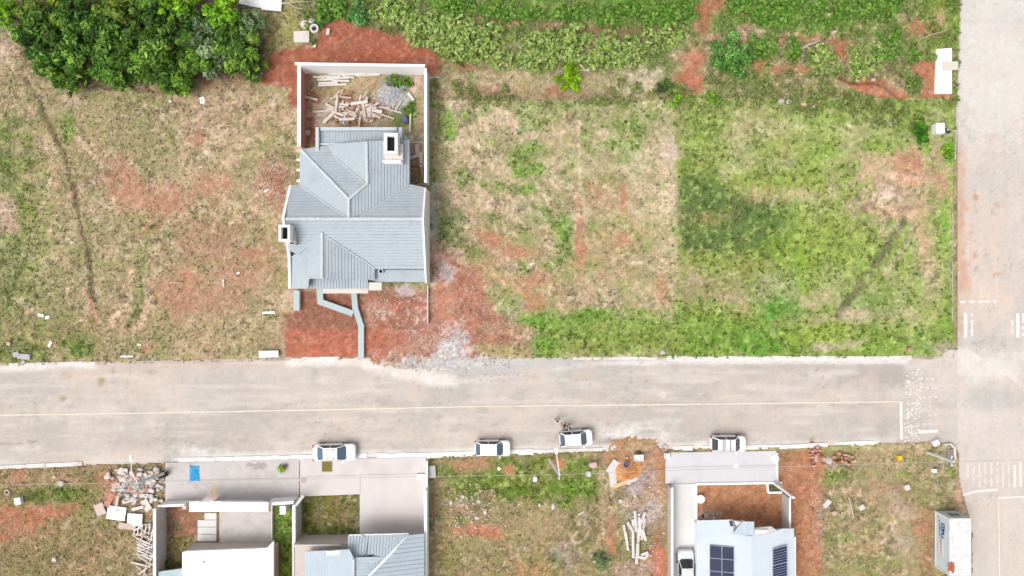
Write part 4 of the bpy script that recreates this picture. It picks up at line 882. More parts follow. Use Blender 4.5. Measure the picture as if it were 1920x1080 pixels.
# ------------------------------------------------------------------ roof builder
def clip(poly, d, t, keep_above):
    out = []
    n = len(poly)
    for i in range(n):
        a = poly[i]; b = poly[(i + 1) % n]
        ta = a.x * d[0] + a.y * d[1] - t; tb = b.x * d[0] + b.y * d[1] - t
        if not keep_above: ta, tb = -ta, -tb
        if ta >= -1e-7: out.append(a)
        if (ta > 1e-7 and tb < -1e-7) or (ta < -1e-7 and tb > 1e-7):
            out.append(a + (b - a) * (ta / (ta - tb)))
    return out
def slope(mb, pts, d, w=.32, lift=.045, thick=.10, gap=.022):
    """one roof slope as overlapping courses of tile over a recessed underlay; d points down the slope"""
    poly = [Vector(p) for p in pts]
    L = math.hypot(*d); d = (d[0] / L, d[1] / L)
    if len(poly) > 3:      # flatten the slope onto its best plane
        A = np.array([(p.x, p.y, 1.0) for p in poly]); zz = np.array([p.z for p in poly])
        k = np.linalg.lstsq(A, zz, rcond=None)[0]
        for p in poly: p.z = float(k[0] * p.x + k[1] * p.y + k[2])
    ts = [p.x * d[0] + p.y * d[1] for p in poly]
    t = min(ts); T = max(ts)
    mb.cur = 1
    mb.add([p - Vector((0, 0, .03)) for p in poly], [tuple(range(len(poly)))])
    mb.cur = 0
    rr = random.Random(len(pts) * 7 + int(t * 100))
    while t < T - 1e-3:
        t1 = min(t + w, T)
        te = max(t + .02, t1 - gap * rr.uniform(.6, 1.3))
        q = clip(clip(poly, d, t, True), d, te, False)
        if len(q) >= 3:
            jit = rr.uniform(-.006, .006)
            v = [Vector((p.x, p.y, p.z + jit + lift * (p.x * d[0] + p.y * d[1] - t) / w)) for p in q]
            mb.add(v, [tuple(range(len(v)))])
            n = len(v)
            for i in range(n):
                a, b = v[i], v[(i + 1) % n]
                ta = a.x * d[0] + a.y * d[1]; tb = b.x * d[0] + b.y * d[1]
                if abs(ta - te) < 1e-4 and abs(tb - te) < 1e-4:
                    mb.add([a, b, b - Vector((0, 0, lift + .03)), a - Vector((0, 0, lift + .03))], [(0, 3, 2, 1)])
        t = t1
    u = [p - Vector((0, 0, thick)) for p in poly]; n = len(u)
    mb.add(poly + u, [(i, n + i, n + (i + 1) % n, (i + 1) % n) for i in range(n)] + [tuple(range(2 * n - 1, n - 1, -1))])
def roofpart(parent, name, pxz, d, mat, w=.30, lift=.03, label=None, gap=.022):
    m = MB(); slope(m, [P(*q) for q in pxz], d, w, lift, gap=gap)
    o = m.build(name, [mat, M_GAP], parent)
    if label: o['label'] = label
    return o
RT = {}
def ridge_tiles(parent, a, b, mat, r=.15, name='ridge_tile', step=.42):
    if mat.name not in RT:
        m = MB(); n = 6
        vs = [(x, math.cos(t) * r * k, math.sin(t) * r * .62 * k - .02) for x, k in ((-.5, .92), (.5, 1.08)) for t in [math.pi * i / n for i in range(n + 1)]]
        m.add(vs, [(i, i + 1, n + 2 + i, n + 1 + i) for i in range(n)] + [tuple(range(n + 1, 2 * n + 2)), tuple(range(n, -1, -1))])
        o = m.build('ridge_tile', mat); RT[mat.name] = o.data; bpy.data.objects.remove(o)
    A = P(*a); B = P(*b); d = B - A; k = max(1, round(d.length / step))
    q = d.to_track_quat('X', 'Z')
    for i in range(k):
        o = bpy.data.objects.new(name, RT[mat.name])
        o.rotation_mode = 'QUATERNION'; o.rotation_quaternion = q
        o.scale = (d.length / k * 1.04, random.uniform(.9, 1.12), random.uniform(.9, 1.15))
        o.location = A + d * (i + .5) / k + Vector((0, 0, .06)) - WORLD[parent.name]
        o.parent = parent; COL.objects.link(o)
def wall(mb, a, b, t, h, z0=0.0):
    """straight wall between two ground points (plan pixels), thickness t, height h"""
    A = P(*a); B = P(*b); d = (B - A); ang = math.atan2(d.y, d.x)
    mb.box(((A.x + B.x) / 2, (A.y + B.y) / 2, (h + z0) / 2), (d.length, t, h - z0), ang)

# ------------------------------------------------------------------ the grey roofed house
H0 = thing('house', P(675, 440), 'unfinished house with grey tiled hip and gable roof inside a white walled plot', 'house')
N, E_, S_, W_ = (0, 1), (1, 0), (0, -1), (-1, 0)
m = MB()
def g2(px, py): p = P(px, py); return (p.x, p.y)
def gz(px, py, z): p = P(px, py, z); return (p.x, p.y)
m.prism([gz(568, 284, 3), gz(690, 275, 3), gz(762, 268, 3), gz(762, 349, 3), gz(568, 349, 3)], -.2, 3.0)
m.prism([gz(548, 352, 3), gz(793, 352, 3), gz(793, 502, 3), gz(700, 502, 3), gz(700, 522, 3), gz(604, 520, 3), gz(580, 537, 3), gz(550, 537, 3)], -.2, 2.85)
m.prism([gz(594, 243, 3), gz(750, 243, 3), gz(750, 300, 3), gz(594, 300, 3)], -.2, 2.78)
m.build('house_wall', M_PLAST2, H0)
# lower flat roof at the back, behind its parapet
roofpart(H0, 'rear_roof', [(597, 244, 2.95), (750, 244, 2.95), (768, 262, 2.92), (768, 300, 2.9), (597, 300, 2.95)], (1, .02), M_ROOF, lift=.03)
m = MB()
def cap(pp, w, z0, z1):
    for a, b in zip(pp[:-1], pp[1:]):
        A = P(*a, z1); B = P(*b, z1); d = B - A
        m.box(((A.x + B.x) / 2, (A.y + B.y) / 2, (z0 + z1) / 2), (d.length + w * .98, w, z1 - z0), math.atan2(d.y, d.x))
cap([(594.5, 281), (594.5, 241.5)], .33, 2.3, 3.42); cap([(604, 241.5), (741, 241.5)], .33, 2.3, 3.415); cap([(750.5, 241.5), (750.5, 268)], .33, 2.3, 3.42)
m.build('parapet', PM('pale_grey_parapet', (208, 217, 223), .8, .05, 2), H0)
m = MB(); m.box(tuple(P(603, 277, 3.1)), (.75, .22, .2)); m.build('roof_gutter', M_GREYR, H0); m = MB(); m.box(tuple(P(604, 277.5, 3.21)), (.5, .12, .04)); m.build('drain_opening', M_DARK, H0)
m = MB(); m.tube(P(600, 270, 3.15), P(664, 269, 3.25), .05, .05, 8); m.build('roof_flashing', M_WHITE, H0)
roofpart(H0, 'roof_slope', [(562, 279, 3.3), (654, 373, 5.0), (654, 410, 5.0), (650, 410, 4.97), (562, 347, 3.3)], W_, M_ROOF, gap=.01)
roofpart(H0, 'roof_slope', [(564, 280, 3.3), (612, 273, 3.2), (626, 294, 3.56), (683, 341, 4.41), (689, 344, 4.45), (654, 373, 5.0)], N, M_ROOF)
roofpart(H0, 'roof_slope', [(612, 272, 3.3), (686, 265, 4.42), (689, 344, 4.47), (683, 341, 4.42), (626, 294, 3.58)], W_, M_ROOF, gap=.01)
roofpart(H0, 'roof_slope', [(687, 265, 4.42), (768, 262, 3.2), (768, 346, 3.2), (672, 410, 4.72), (654, 410, 4.97), (654, 373, 5.0), (689, 344, 4.47)], E_, M_ROOF)
roofpart(H0, 'roof_slope', [(546, 347, 3.3), (562, 347, 3.3), (651, 409, 5.0), (534, 410, 5.0)], N, M_ROOF)
roofpart(H0, 'roof_slope', [(767, 345, 3.25), (796, 351, 3.25), (792.5, 410, 5.0), (671, 410, 5.0)], N, M_ROOF)
roofpart(H0, 'roof_slope', [(603, 410, 5.0), (792.5, 410, 5.0), (796, 505, 3.12), (704, 505, 3.12), (603, 437, 4.46)], S_, M_ROOF, gap=.02)
roofpart(H0, 'roof_slope', [(534, 410, 5.0), (603, 410, 5.0), (603, 437, 4.46), (560, 476, 3.66), (541, 470, 3.78)], S_, M_ROOF, gap=.02)
roofpart(H0, 'roof_slope', [(604, 436, 4.5), (604, 522, 4.5), (580, 523, 3.85), (578, 541, 3.8), (546, 541, 3.05), (543, 482, 3.05), (560, 474, 3.42)], W_, M_ROOF, gap=.01)
roofpart(H0, 'roof_slope', [(604, 436, 4.5), (684, 490, 3.45), (703, 503, 3.12), (703, 527, 3.1), (690, 524, 3.22), (604, 522, 4.5)], E_, M_ROOF)
roofpart(H0, 'porch_roof', [(580, 522, 3.1), (690, 523, 3.0), (690, 541, 2.9), (580, 541, 3.0)], E_, M_ROOF, lift=.05)
m = MB(); m.prism([gz(703, 506, 2.7), gz(796, 506, 2.7), gz(796, 528.5, 2.7), gz(703, 528.5, 2.7)], 2.5, 2.66); m.build('side_canopy', M_ROOF, H0)
for a, b in [((564, 280, 3.3), (654, 373, 5.0)), ((654, 373, 5.0), (654, 410, 5.0)), ((654, 373, 5.0), (689, 344, 4.47)), ((687, 266, 4.42), (689, 344, 4.47)), ((536, 410, 5.0), (792, 410, 5.0)), ((604, 437, 4.5), (604, 522, 4.5))]:
    ridge_tiles(H0, a, b, M_RIDGE)
m = MB()
for a, b in [((563, 348, 3.36), (650, 408, 5.0)), ((627, 295, 3.62), (683, 341, 4.45)), ((766, 347, 3.3), (672, 409, 4.95)), ((604, 438, 4.5), (684, 490, 3.5)), ((684, 490, 3.5), (702, 503, 3.2)), ((604, 438, 4.5), (560, 475, 3.6)), ((560, 475, 3.55), (546, 483, 3.2))]:
    m.tube(P(*a) + Vector((0, 0, .02)), P(*b) + Vector((0, 0, .02)), .055, .055, 6)
m.build('valley_gutter', M_RIDGE, H0)
m = MB()
m.box(tuple(P(648, 545, 2.55)), (4.55, .55, .22)); m.box(tuple(P(704, 537, 2.7)), (1.32, .80, .3))
m.build('front_beam', M_PLAST2, H0)
# vent in the canopy corner
m = MB(); c = P(715, 509, 2.66); m.lathe(c, [(.12, 0), (.26, .02), (.26, .34), (.17, .36), (.17, .05)], 14); m.build('vent_pipe', M_RIDGE, H0); m = MB(); m.lathe(c, [(.0, .08), (.17, .08)], 14); m.build('vent_opening', M_DARK, H0)
# east gable wall and west gable wall
def gable(name, x0, x1, prof, mat):
    m = MB(); n = len(prof)
    vs = [(x0, y, z) for y, z in prof] + [(x1, y, z) for y, z in prof]
    m.add(vs, [tuple(range(n - 1, -1, -1)), tuple(range(n, 2 * n))] + [(i, (i + 1) % n, n + (i + 1) % n, n + i) for i in range(n)])
    return m.build(name, mat, H0)
yz = lambda py, z: (P(0, py, z).y, z)
gable('gable_wall', -8.70, -8.54, [(P(0, 531, 0).y * .96, 0.0), (P(0, 352, 3.3).y, 0.0), yz(352, 3.45), yz(410, 5.28), yz(506, 3.35), yz(531, 2.95)], M_PLAST)
gable('gable_wall', -22.30, -22.05, [(P(0, 541, 0).y, 0.0), (P(0, 347, 3.3).y, 0.0), yz(347, 3.0), yz(408, 5.25), yz(478, 3.4), yz(541, 3.15)], M_PLAST)
# water tower at the back and chimney on the west gable
def shaft(pxb, z0, z1, w, l, t, name='water_tower_shaft', matl=M_PLAST):
    c = P(*pxb, z1); m = MB()
    m.box((c.x - w / 2 + t / 2, c.y, (z0 + z1) / 2), (t, l, z1 - z0)); m.box((c.x + w / 2 - t / 2, c.y, (z0 + z1) / 2), (t, l, z1 - z0))
    m.box((c.x, c.y - l / 2 + t / 2, (z0 + z1) / 2 - .002), (w - 2 * t, t, z1 - z0)); m.box((c.x, c.y + l / 2 - t / 2, (z0 + z1) / 2 - .002), (w - 2 * t, t, z1 - z0))
    o = m.build(name, matl, H0)
    m = MB(); m.box((c.x, c.y, (z0 + z1) / 2 - .3), (w - 2 * t - .01, l - 2 * t - .01, z1 - z0 - .62)); m.build('shaft_inside', M_DARK, H0)
    return o
c = P(736, 290, 3.6)
m = MB(); m.box((c.x, c.y, 3.5), (2.15, 1.95, .9)); m.build('tower_plinth', M_PLAST2, H0)
m = MB(); m.box((c.x + .05, c.y - .78, 4.12), (1.75, .22, .36)); m.build('tower_ledge', M_PLAST, H0)
shaft((732.5, 269), 3.6, 5.1, 1.32, 2.0, .27)
c = P(547, 446, 4.6)
m = MB(); m.box((c.x + .06, c.y, 4.35), (.75, 1.35, 1.2)); m.build('chimney_base', M_BEIGE, H0)
shaft((533, 437), 2.0, 6.0, 1.08, 1.58, .22, 'chimney')
m = MB(); m.box(tuple(P(548, 456, 4.9)), (.35, .16, .12)); m.build('drain_opening', M_DARK, H0)
for y in (300, 319, 339):
    m = MB(); m.box(tuple(P(560, y, 3.1)), (.36, .22, .16)); m.build('eave_bracket', M_PLAST, H0)
# ------------------------------------------------------------------ walls of its plot
def bwall(segs, t, h, label, mat=M_PLAST, coping=None, cap_t=None, name='boundary_wall', cat='wall', extra=None, group=None):
    b = P(*segs[0]); o = thing(name, b, label, cat, group)
    for i in range(len(segs) - 1):
        m = MB(); wall(m, segs[i], segs[i + 1], t, h, -.2 + .003 * i); m.build('wall_panel', mat, o)
        if coping:
            m = MB(); A = P(*segs[i]); B = P(*segs[i + 1]); d = B - A
            m.box(((A.x + B.x) / 2, (A.y + B.y) / 2, h + .035 + .002 * i), (d.length + t * .9, (cap_t or t + .08), .07), math.atan2(d.y, d.x)); m.build('coping', coping, o)
    return o
bwall([(571, 136.5), (802, 140)], .18, 2.95, 'tall white wall closing the back of the grey roofed house plot', M_PLAST, M_PLAST)
bwall([(573.5, 140), (573.5, 281)], .18, 2.3, 'bare brick wall with white top along the left of the back yard', M_BRICKW, M_PLAST, .34)
bwall([(803.5, 144), (803.5, 348)], .16, 2.55, 'white wall along the right of the grey roofed house back yard', M_PLAST, M_PLAST, .26)
bwall([(803, 534), (803, 608)], .1, .5, 'thin low white wall running toward the road from the grey roofed house', M_PLAST2)
def lowwall(pts, w, h, label):
    b = P(*pts[0]); o = thing('garden_wall', b, label, 'wall')
    for i, (a, c) in enumerate(zip(pts[:-1], pts[1:])):
        m = MB(); A = P(*a, h); C = P(*c, h); d = C - A
        m.box(((A.x + C.x) / 2, (A.y + C.y) / 2, h / 2), (d.length + w * .5, w * .9, h), math.atan2(d.y, d.x)); m.build('wall_panel', M_PLAST2, o)
        m = MB(); m.box(((A.x + C.x) / 2, (A.y + C.y) / 2, h + .03 + .004 * i), (d.length + w * .55, w, .06), math.atan2(d.y, d.x)); m.build('coping', M_PALEB, o)
lowwall([(556, 548), (556, 579)], .62, .7, 'short pale blue topped wall stub at the left front corner of the house')
lowwall([(599, 541), (601, 566), (659, 587)], .62, .6, 'bent pale blue topped garden wall ending in the red soil')
lowwall([(664, 553), (666, 578), (677, 611), (677, 669)], .58, .55, 'long pale blue topped garden wall reaching from the porch to the kerb')

# ------------------------------------------------------------------ white roofed house, lower left
H1 = thing('house', P(430, 1050), 'white flat roofed house behind the long white gate canopy', 'house')
m = MB(); m.prism([g2(366, 1016.5), g2(524, 1015.5), g2(524, 1180), g2(366, 1180)], -.2, 2.3); m.build('house_wall', M_BEIGE, H1)
m = MB(); m.prism([gz(341, 1036, 2.7), gz(352, 1034, 2.7), gz(500, 1028.5, 2.7), gz(511, 1016, 2.9), gz(512, 1180, 2.7), gz(340, 1180, 2.7)], 2.3, 2.62); m.build('roof', M_WHITE, H1)
m = MB(); m.prism([gz(296, 1073, 2.2), gz(345, 1066, 2.2), gz(340, 1180, 2.2), gz(285, 1180, 2.2)], 1.9, 2.1); m.build('side_roof', M_PALEB, H1)
m = MB(); m.box(tuple(P(382, 1054, 2.7)), (.12, .12, .3)); m.build('vent_pipe', M_GREYR, H1)
gt = thing('gate_canopy', P(430, 955), 'long white flat canopy over the gate of the white roofed house', 'canopy')
m = MB(); m.prism([gz(355, 940.5, 2.6), gz(503, 941.5, 2.6), gz(503, 959.5, 2.6), gz(355, 959.5, 2.6)], 2.45, 2.6); m.build('canopy_slab', M_WHITE, gt)
m = MB(); m.prism([gz(394, 940, 2.62), gz(414, 940, 2.62), gz(414, 959, 2.62), gz(394, 959, 2.62)], 2.603, 2.63); m.build('joint_cover', M_PLAST, gt)
for x in (366, 409, 502):
    m = MB(); m.box(tuple(P(x, 938) + Vector((0, 0, 1.22))), (.35, .35, 2.45)); m.build('gate_post', M_PLAST2, gt)
m = MB(); wall(m, (412, 937), (500, 937), .08, 2.1, .15); m.build('sliding_gate', M_WHITE, gt)
bwall([(311, 943), (311, 1150)], .24, 2.3, 'grey plastered wall down the left of the white roofed house plot', M_GREYR, M_PLAST, .30)
bwall([(312, 940), (379, 937)], .16, 1.6, 'low white front wall left of the gate canopy', M_PLAST, M_PLAST)
bwall([(513, 944), (513, 1014)], .10, .6, 'low pale wall between the grey drive and the green side lawn', M_PLAST2)
bwall([(510, 940), (516, 934), (560, 931)], .22, 2.0, 'white front wall across the narrow green side lawn', M_PLAST, M_PLAST, .3)
bwall([(564, 936), (564, 1012)], .24, 2.3, 'white topped dividing wall between green side lawn and square brown lawn', M_GREYR, M_PLAST, .3)
bwall([(564, 1013), (564, 1150)], .24, 2.5, 'bare red brick end of the dividing wall beside the lower houses', M_BRICKW, M_PLAST2, .2)
gp = thing('gate_post', P(543, 948), 'white square gate post at the head of the green side lawn', 'post'); m = MB(); m.box(tuple(P(541, 946) + Vector((0, 0, .9))), (.5, .75, 1.8)); m.build('post_shaft', M_PLAST2, gp); m = MB(); m.box(tuple(P(541, 946) + Vector((0, 0, 1.85))), (.6, .85, .1)); m.build('post_cap', M_WHITE, gp)
lp = thing('lean_to_beam', P(560, 940), 'grey beam slanting over the corner of the dividing wall', 'beam'); m = MB(); m.box(tuple(P(562, 938, 2.5)), (.3, 1.3, .2), R(-38)); m.build('beam', M_GREYR, lp); m = MB(); m.box(tuple(P(562, 938, 1.2)), (.16, .16, 2.3)); m.build('prop', M_GREYR, lp)
for i in range(4):
    m = MB(); x0 = 372 if i else 385; y0 = 961 + i * 13.4
    m.prism([g2(x0, y0), g2(407, y0), g2(407, y0 + 12.4), g2(x0, y0 + 12.4)], .05, .17 + .002 * i)
    single(m, 'paving_slab', M_CONC4, 'pale paving slab in the row of four beside the grey drive', 'slab', 'paving slabs between gate canopy and white roofed house')
m = MB()
for i in range(26): m.rock(tuple(P(410 + random.uniform(-2, 2), 962 + i * 2.1) + Vector((0, 0, .14))), (.16, .14, .1), i)
tag(m.build('gravel_strip', M_BRICK), kind='stuff')
# ------------------------------------------------------------------ blue-grey roofed house, lower middle
H2 = thing('house', P(685, 1060), 'house with blue grey tiled roof behind the square brown lawn', 'house')
m = MB(); m.prism([g2(565, 1002), g2(674, 1002), g2(799, 1003), g2(799, 1180), g2(565, 1180)], -.2, 2.5); m.build('house_wall', M_BEIGE, H2)
m = MB(); wall(m, (566, 1002.5), (652, 1002.5), .1, 3.0, .1); m.build('front_wall', M_BEIGE, H2)
roofpart(H2, 'roof_slope', [(572, 1034, 3.3), (655, 1030, 4.2), (663, 1046, 4.3), (663, 1180, 4.3), (571, 1180, 3.3)], W_, M_ROOF2, lift=.012, gap=.012)
roofpart(H2, 'roof_slope', [(663, 1046, 4.3), (700, 1042, 3.7), (735, 1046, 3.9), (693, 1080, 4.4), (663, 1180, 4.4)], S_, M_ROOF2, gap=.03)
roofpart(H2, 'roof_slope', [(652, 1004, 3.0), (768, 1002, 3.0), (700, 1070, 4.5), (680, 1060, 4.2), (702, 1040, 3.9), (653, 1044, 3.35)], E_, M_ROOF2, gap=.03)
roofpart(H2, 'roof_slope', [(768, 1002, 3.0), (795, 1002, 3.0), (795, 1180, 3.0), (688, 1180, 4.9), (690, 1080, 4.65)], S_, M_ROOF2, w=.42, lift=.03, gap=.045)
ridge_tiles(H2, (766, 1004, 3.05), (692, 1080, 4.7), M_PLAST, .13); ridge_tiles(H2, (663, 1048, 4.36), (663, 1110, 4.36), M_RIDGE)
m = MB(); m.box(tuple(P(633, 1036, 3.95)), (2.1, .42, .12), R(3)); m.build('white_parapet', M_WHITE, H2)
m = MB(); m.tube(P(655, 1003, 3.05), P(700, 1002, 3.05), .06, .06, 8); m.tube(P(700, 1002, 3.05), P(766, 1000.5, 3.05), .06, .06, 8); m.build('gutter', M_PLAST, H2)
m = MB(); m.box(tuple(P(680, 1004, 3.0)), (.3, .3, .3)); m.build('drain_box', M_WGREY, H2)
bwall([(802, 862), (802, 908)], .14, .9, 'low white wall between the beige drive and the grass at the road', M_PLAST, M_PLAST, .2)
bwall([(803, 909), (803, 1150)], .16, 2.3, 'long white wall along the right of the beige drive', M_PLAST, M_PLAST, .3)
pl = thing('planting_bed', P(614, 874), 'small square bed of olive grass cut into the pale pavement', 'planter')
m = MB()
for a, b in [((604, 864), (624, 864)), ((604, 884), (624, 884)), ((604, 864.5), (604, 883.5)), ((624, 864.5), (624, 883.5))]: wall(m, a, b, .06, .18, .1)
m.build('bed_edge', M_CONC, pl); m = MB(); m.prism([g2(604.5, 864.5), g2(623.5, 864.5), g2(623.5, 883.5), g2(604.5, 883.5)], .1, .162); m.build('bed_soil', PM('olive_soil', (138, 128, 66), .95, .25, 6, stain=(110, 112, 50), stain_amt=.8, stain_scale=3), pl)
mh = thing('manhole_cover', P(570, 899), 'round manhole cover at the left edge of the beige drive', 'manhole'); m = MB(); m.lathe(P(570, 899) + Vector((0, 0, .15)), [(.42, .0), (.42, .03), (.33, .03), (.33, .015)], 20); m.build('cover_ring', M_PLAST2, mh); m = MB(); m.lathe(P(570, 899) + Vector((0, 0, .15)), [(.33, .012), (.16, .02), (.16, .03), (0, .03)], 20); m.build('cover_plate', PM('rusty_beige', (206, 184, 172), .9, .1), mh)
m = MB(); m.box(tuple(P(808, 883) + Vector((0, 0, .22))), (1.05, 1.25, .44), R(3)); single(m, 'concrete_block', M_WGREY, 'square weathered concrete block outside the white wall by the road', 'block')
m = MB(); m.box(tuple(P(791, 892) + Vector((0, 0, .3))), (.95, .5, .3), R(2)); single(m, 'meter_box', M_WHITE, 'white box in the corner of the beige drive', 'box')
m = MB(); m.box(tuple(P(784, 894) + Vector((0, 0, .2))), (.25, .6, .12)); single(m, 'drain_frame', M_PLAST2, 'small pale frame set in the beige drive', 'drain')
# ------------------------------------------------------------------ solar house, lower right
H3 = thing('house', P(1395, 1050), 'pale blue roofed house carrying dark solar panels', 'house')
m = MB(); m.prism([g2(1300, 975), g2(1395, 975), g2(1395, 995), g2(1455, 995), g2(1455, 990), g2(1473, 990), g2(1473, 1180), g2(1300, 1180)], -.2, 2.7); m.build('house_wall', M_PLAST, H3)
roofpart(H3, 'roof_slope', [(1306, 976, 3.0), (1374, 974, 3.35), (1376, 1000, 3.4), (1408, 1005, 3.6), (1412, 1180, 3.6), (1305, 1180, 3.0)], W_, M_ROOF3, w=.5, lift=.004, gap=.004)
roofpart(H3, 'roof_slope', [(1408, 1005, 3.6), (1468, 991, 3.1), (1489, 991, 3.0), (1491, 1180, 3.0), (1412, 1180, 3.6)], E_, M_ROOF3, w=.5, lift=.004, gap=.004)
roofpart(H3, 'dormer_roof', [(1392, 978, 3.9), (1414, 978, 4.0), (1414, 1004, 4.0), (1374, 1001, 3.7)], W_, M_ROOF2, w=.6, lift=.01, gap=.012)
roofpart(H3, 'dormer_roof', [(1414, 990, 3.6), (1446, 987, 3.5), (1459, 996, 3.4), (1430, 1003, 3.6), (1414, 1003, 3.6)], E_, M_GREYR, w=.6, lift=.01, gap=.012)
m = MB(); m.prism([gz(1415, 993, 3.75), gz(1441, 994, 3.75), gz(1436, 999, 3.75), gz(1415, 1002, 3.75)], 3.6, 3.75); m.build('skylight', M_WHITE, H3)
m = MB(); m.prism([gz(1376, 976, 3.3), gz(1392, 979, 3.3), gz(1380, 985, 3.3)], 3.2, 3.42); m.build('parapet', M_WHITE, H3)
m = MB(); m.box(tuple(P(1371, 982, 3.55)), (.22, .45, .25), R(15)); m.build('roof_vent', PM('dark_grey', (70, 80, 84)), H3)
M_PV = PM('solar_cell', (44, 50, 84), .25, .12, 3, spec=.5); M_PVF = PM('solar_frame', (206, 212, 222), .5, .04)
def panel(pts, rows=0):
    ps = [P(*q) for q in pts]
    m = MB(); u = [p + Vector((0, 0, .04)) for p in ps]; d = [p - Vector((0, 0, .03)) for p in ps]
    m.add(u + d, [(0, 1, 2, 3), (7, 6, 5, 4)] + [(i, 4 + i, 4 + (i + 1) % 4, (i + 1) % 4) for i in range(4)])
    o = m.build('solar_panel', M_PVF, H3)
    c = sum(u, Vector()) / 4
    m = MB(); q = [c + (p - c) * .965 + Vector((0, 0, .006)) for p in u]; m.add(q, [(0, 1, 2, 3)]); g = m.build('cell_sheet', M_PV, o)
    if rows:
        m = MB()
        for i in range(1, rows):
            t = i / rows
            a = q[0].lerp(q[3], t); b = q[1].lerp(q[2], t); w = (q[3] - q[0]).normalized() * .012
            m.add([a - w + Vector((0, 0, .004)), b - w + Vector((0, 0, .004)), b + w + Vector((0, 0, .004)), a + w + Vector((0, 0, .004))], [(0, 1, 2, 3)])
        m.build('cell_line', M_PVF, o)
for r_ in range(3):
    for c_ in range(2):
        x0 = 1330.5 + 23 * c_; y0 = 1022 + 24.2 * r_ + c_ * 2
        za = 3.28 + .11 * c_; zb = za + .10
        panel([(x0, y0, za), (x0 + 22.4, y0 + 2, zb), (x0 + 22.4, y0 + 25.6, zb), (x0, y0 + 23.6, za)])
for r_ in range(2):
    y0 = 1027 + 31 * r_
    panel([(1448.5, y0 + 3, 3.5), (1475.5, y0 - 4.5, 3.35), (1476, y0 + 26, 3.35), (1449, y0 + 33, 3.5)], 6)
bwall([(1254, 908), (1254, 1150)], .3, 1.6, 'long grey sided white topped wall left of the parked car drive', M_GREYR, M_PLAST, .16)
def edge_kerb(pts, label, w=.2, h=.3, mat=M_PLAST, name='yard_edging'):
    o = thing(name, P(*pts[0]), label, 'edging')
    for i, (a, b) in enumerate(zip(pts[:-1], pts[1:])):
        m = MB(); wall(m, a, b, w, h + .003 * i, -.1); m.build('edging_run', mat, o)
edge_kerb([(1305, 1000), (1304, 906.5), (1437, 904.5), (1438.5, 922.5), (1464, 922)], 'thin white edging framing the brown yard of the solar house')
edge_kerb([(1439, 904.5), (1464, 904)], 'short white edging piece above the dark grass square')
bwall([(1467, 924), (1467, 990)], .22, 2.0, 'grey wall with white top along the right of the brown yard', M_GREYR, M_PLAST, .14)
bwall([(1455, 848), (1456, 904)], .12, .4, 'low white edge wall at the right end of the grey drive', M_PLAST)
o = thing('service_pole', P(1450, 905), 'white service pole at the yard corner of the solar house', 'pole'); b0 = P(1450, 905)
m = MB(); m.tube(b0, b0 + Vector((.0, 0, 5.3)), .17, .13, 10); m.build('pole_shaft', M_PLAST, o)
m = MB(); m.box(tuple(b0 + Vector((.12, .1, 1.2))), (.5, .3, .6)); m.build('meter_box', M_WGREY, o); m = MB(); m.box(tuple(b0 + Vector((0, 0, 5.0))), (.5, .08, .08), R(-35)); m.build('insulator_bar', M_WGREY, o)
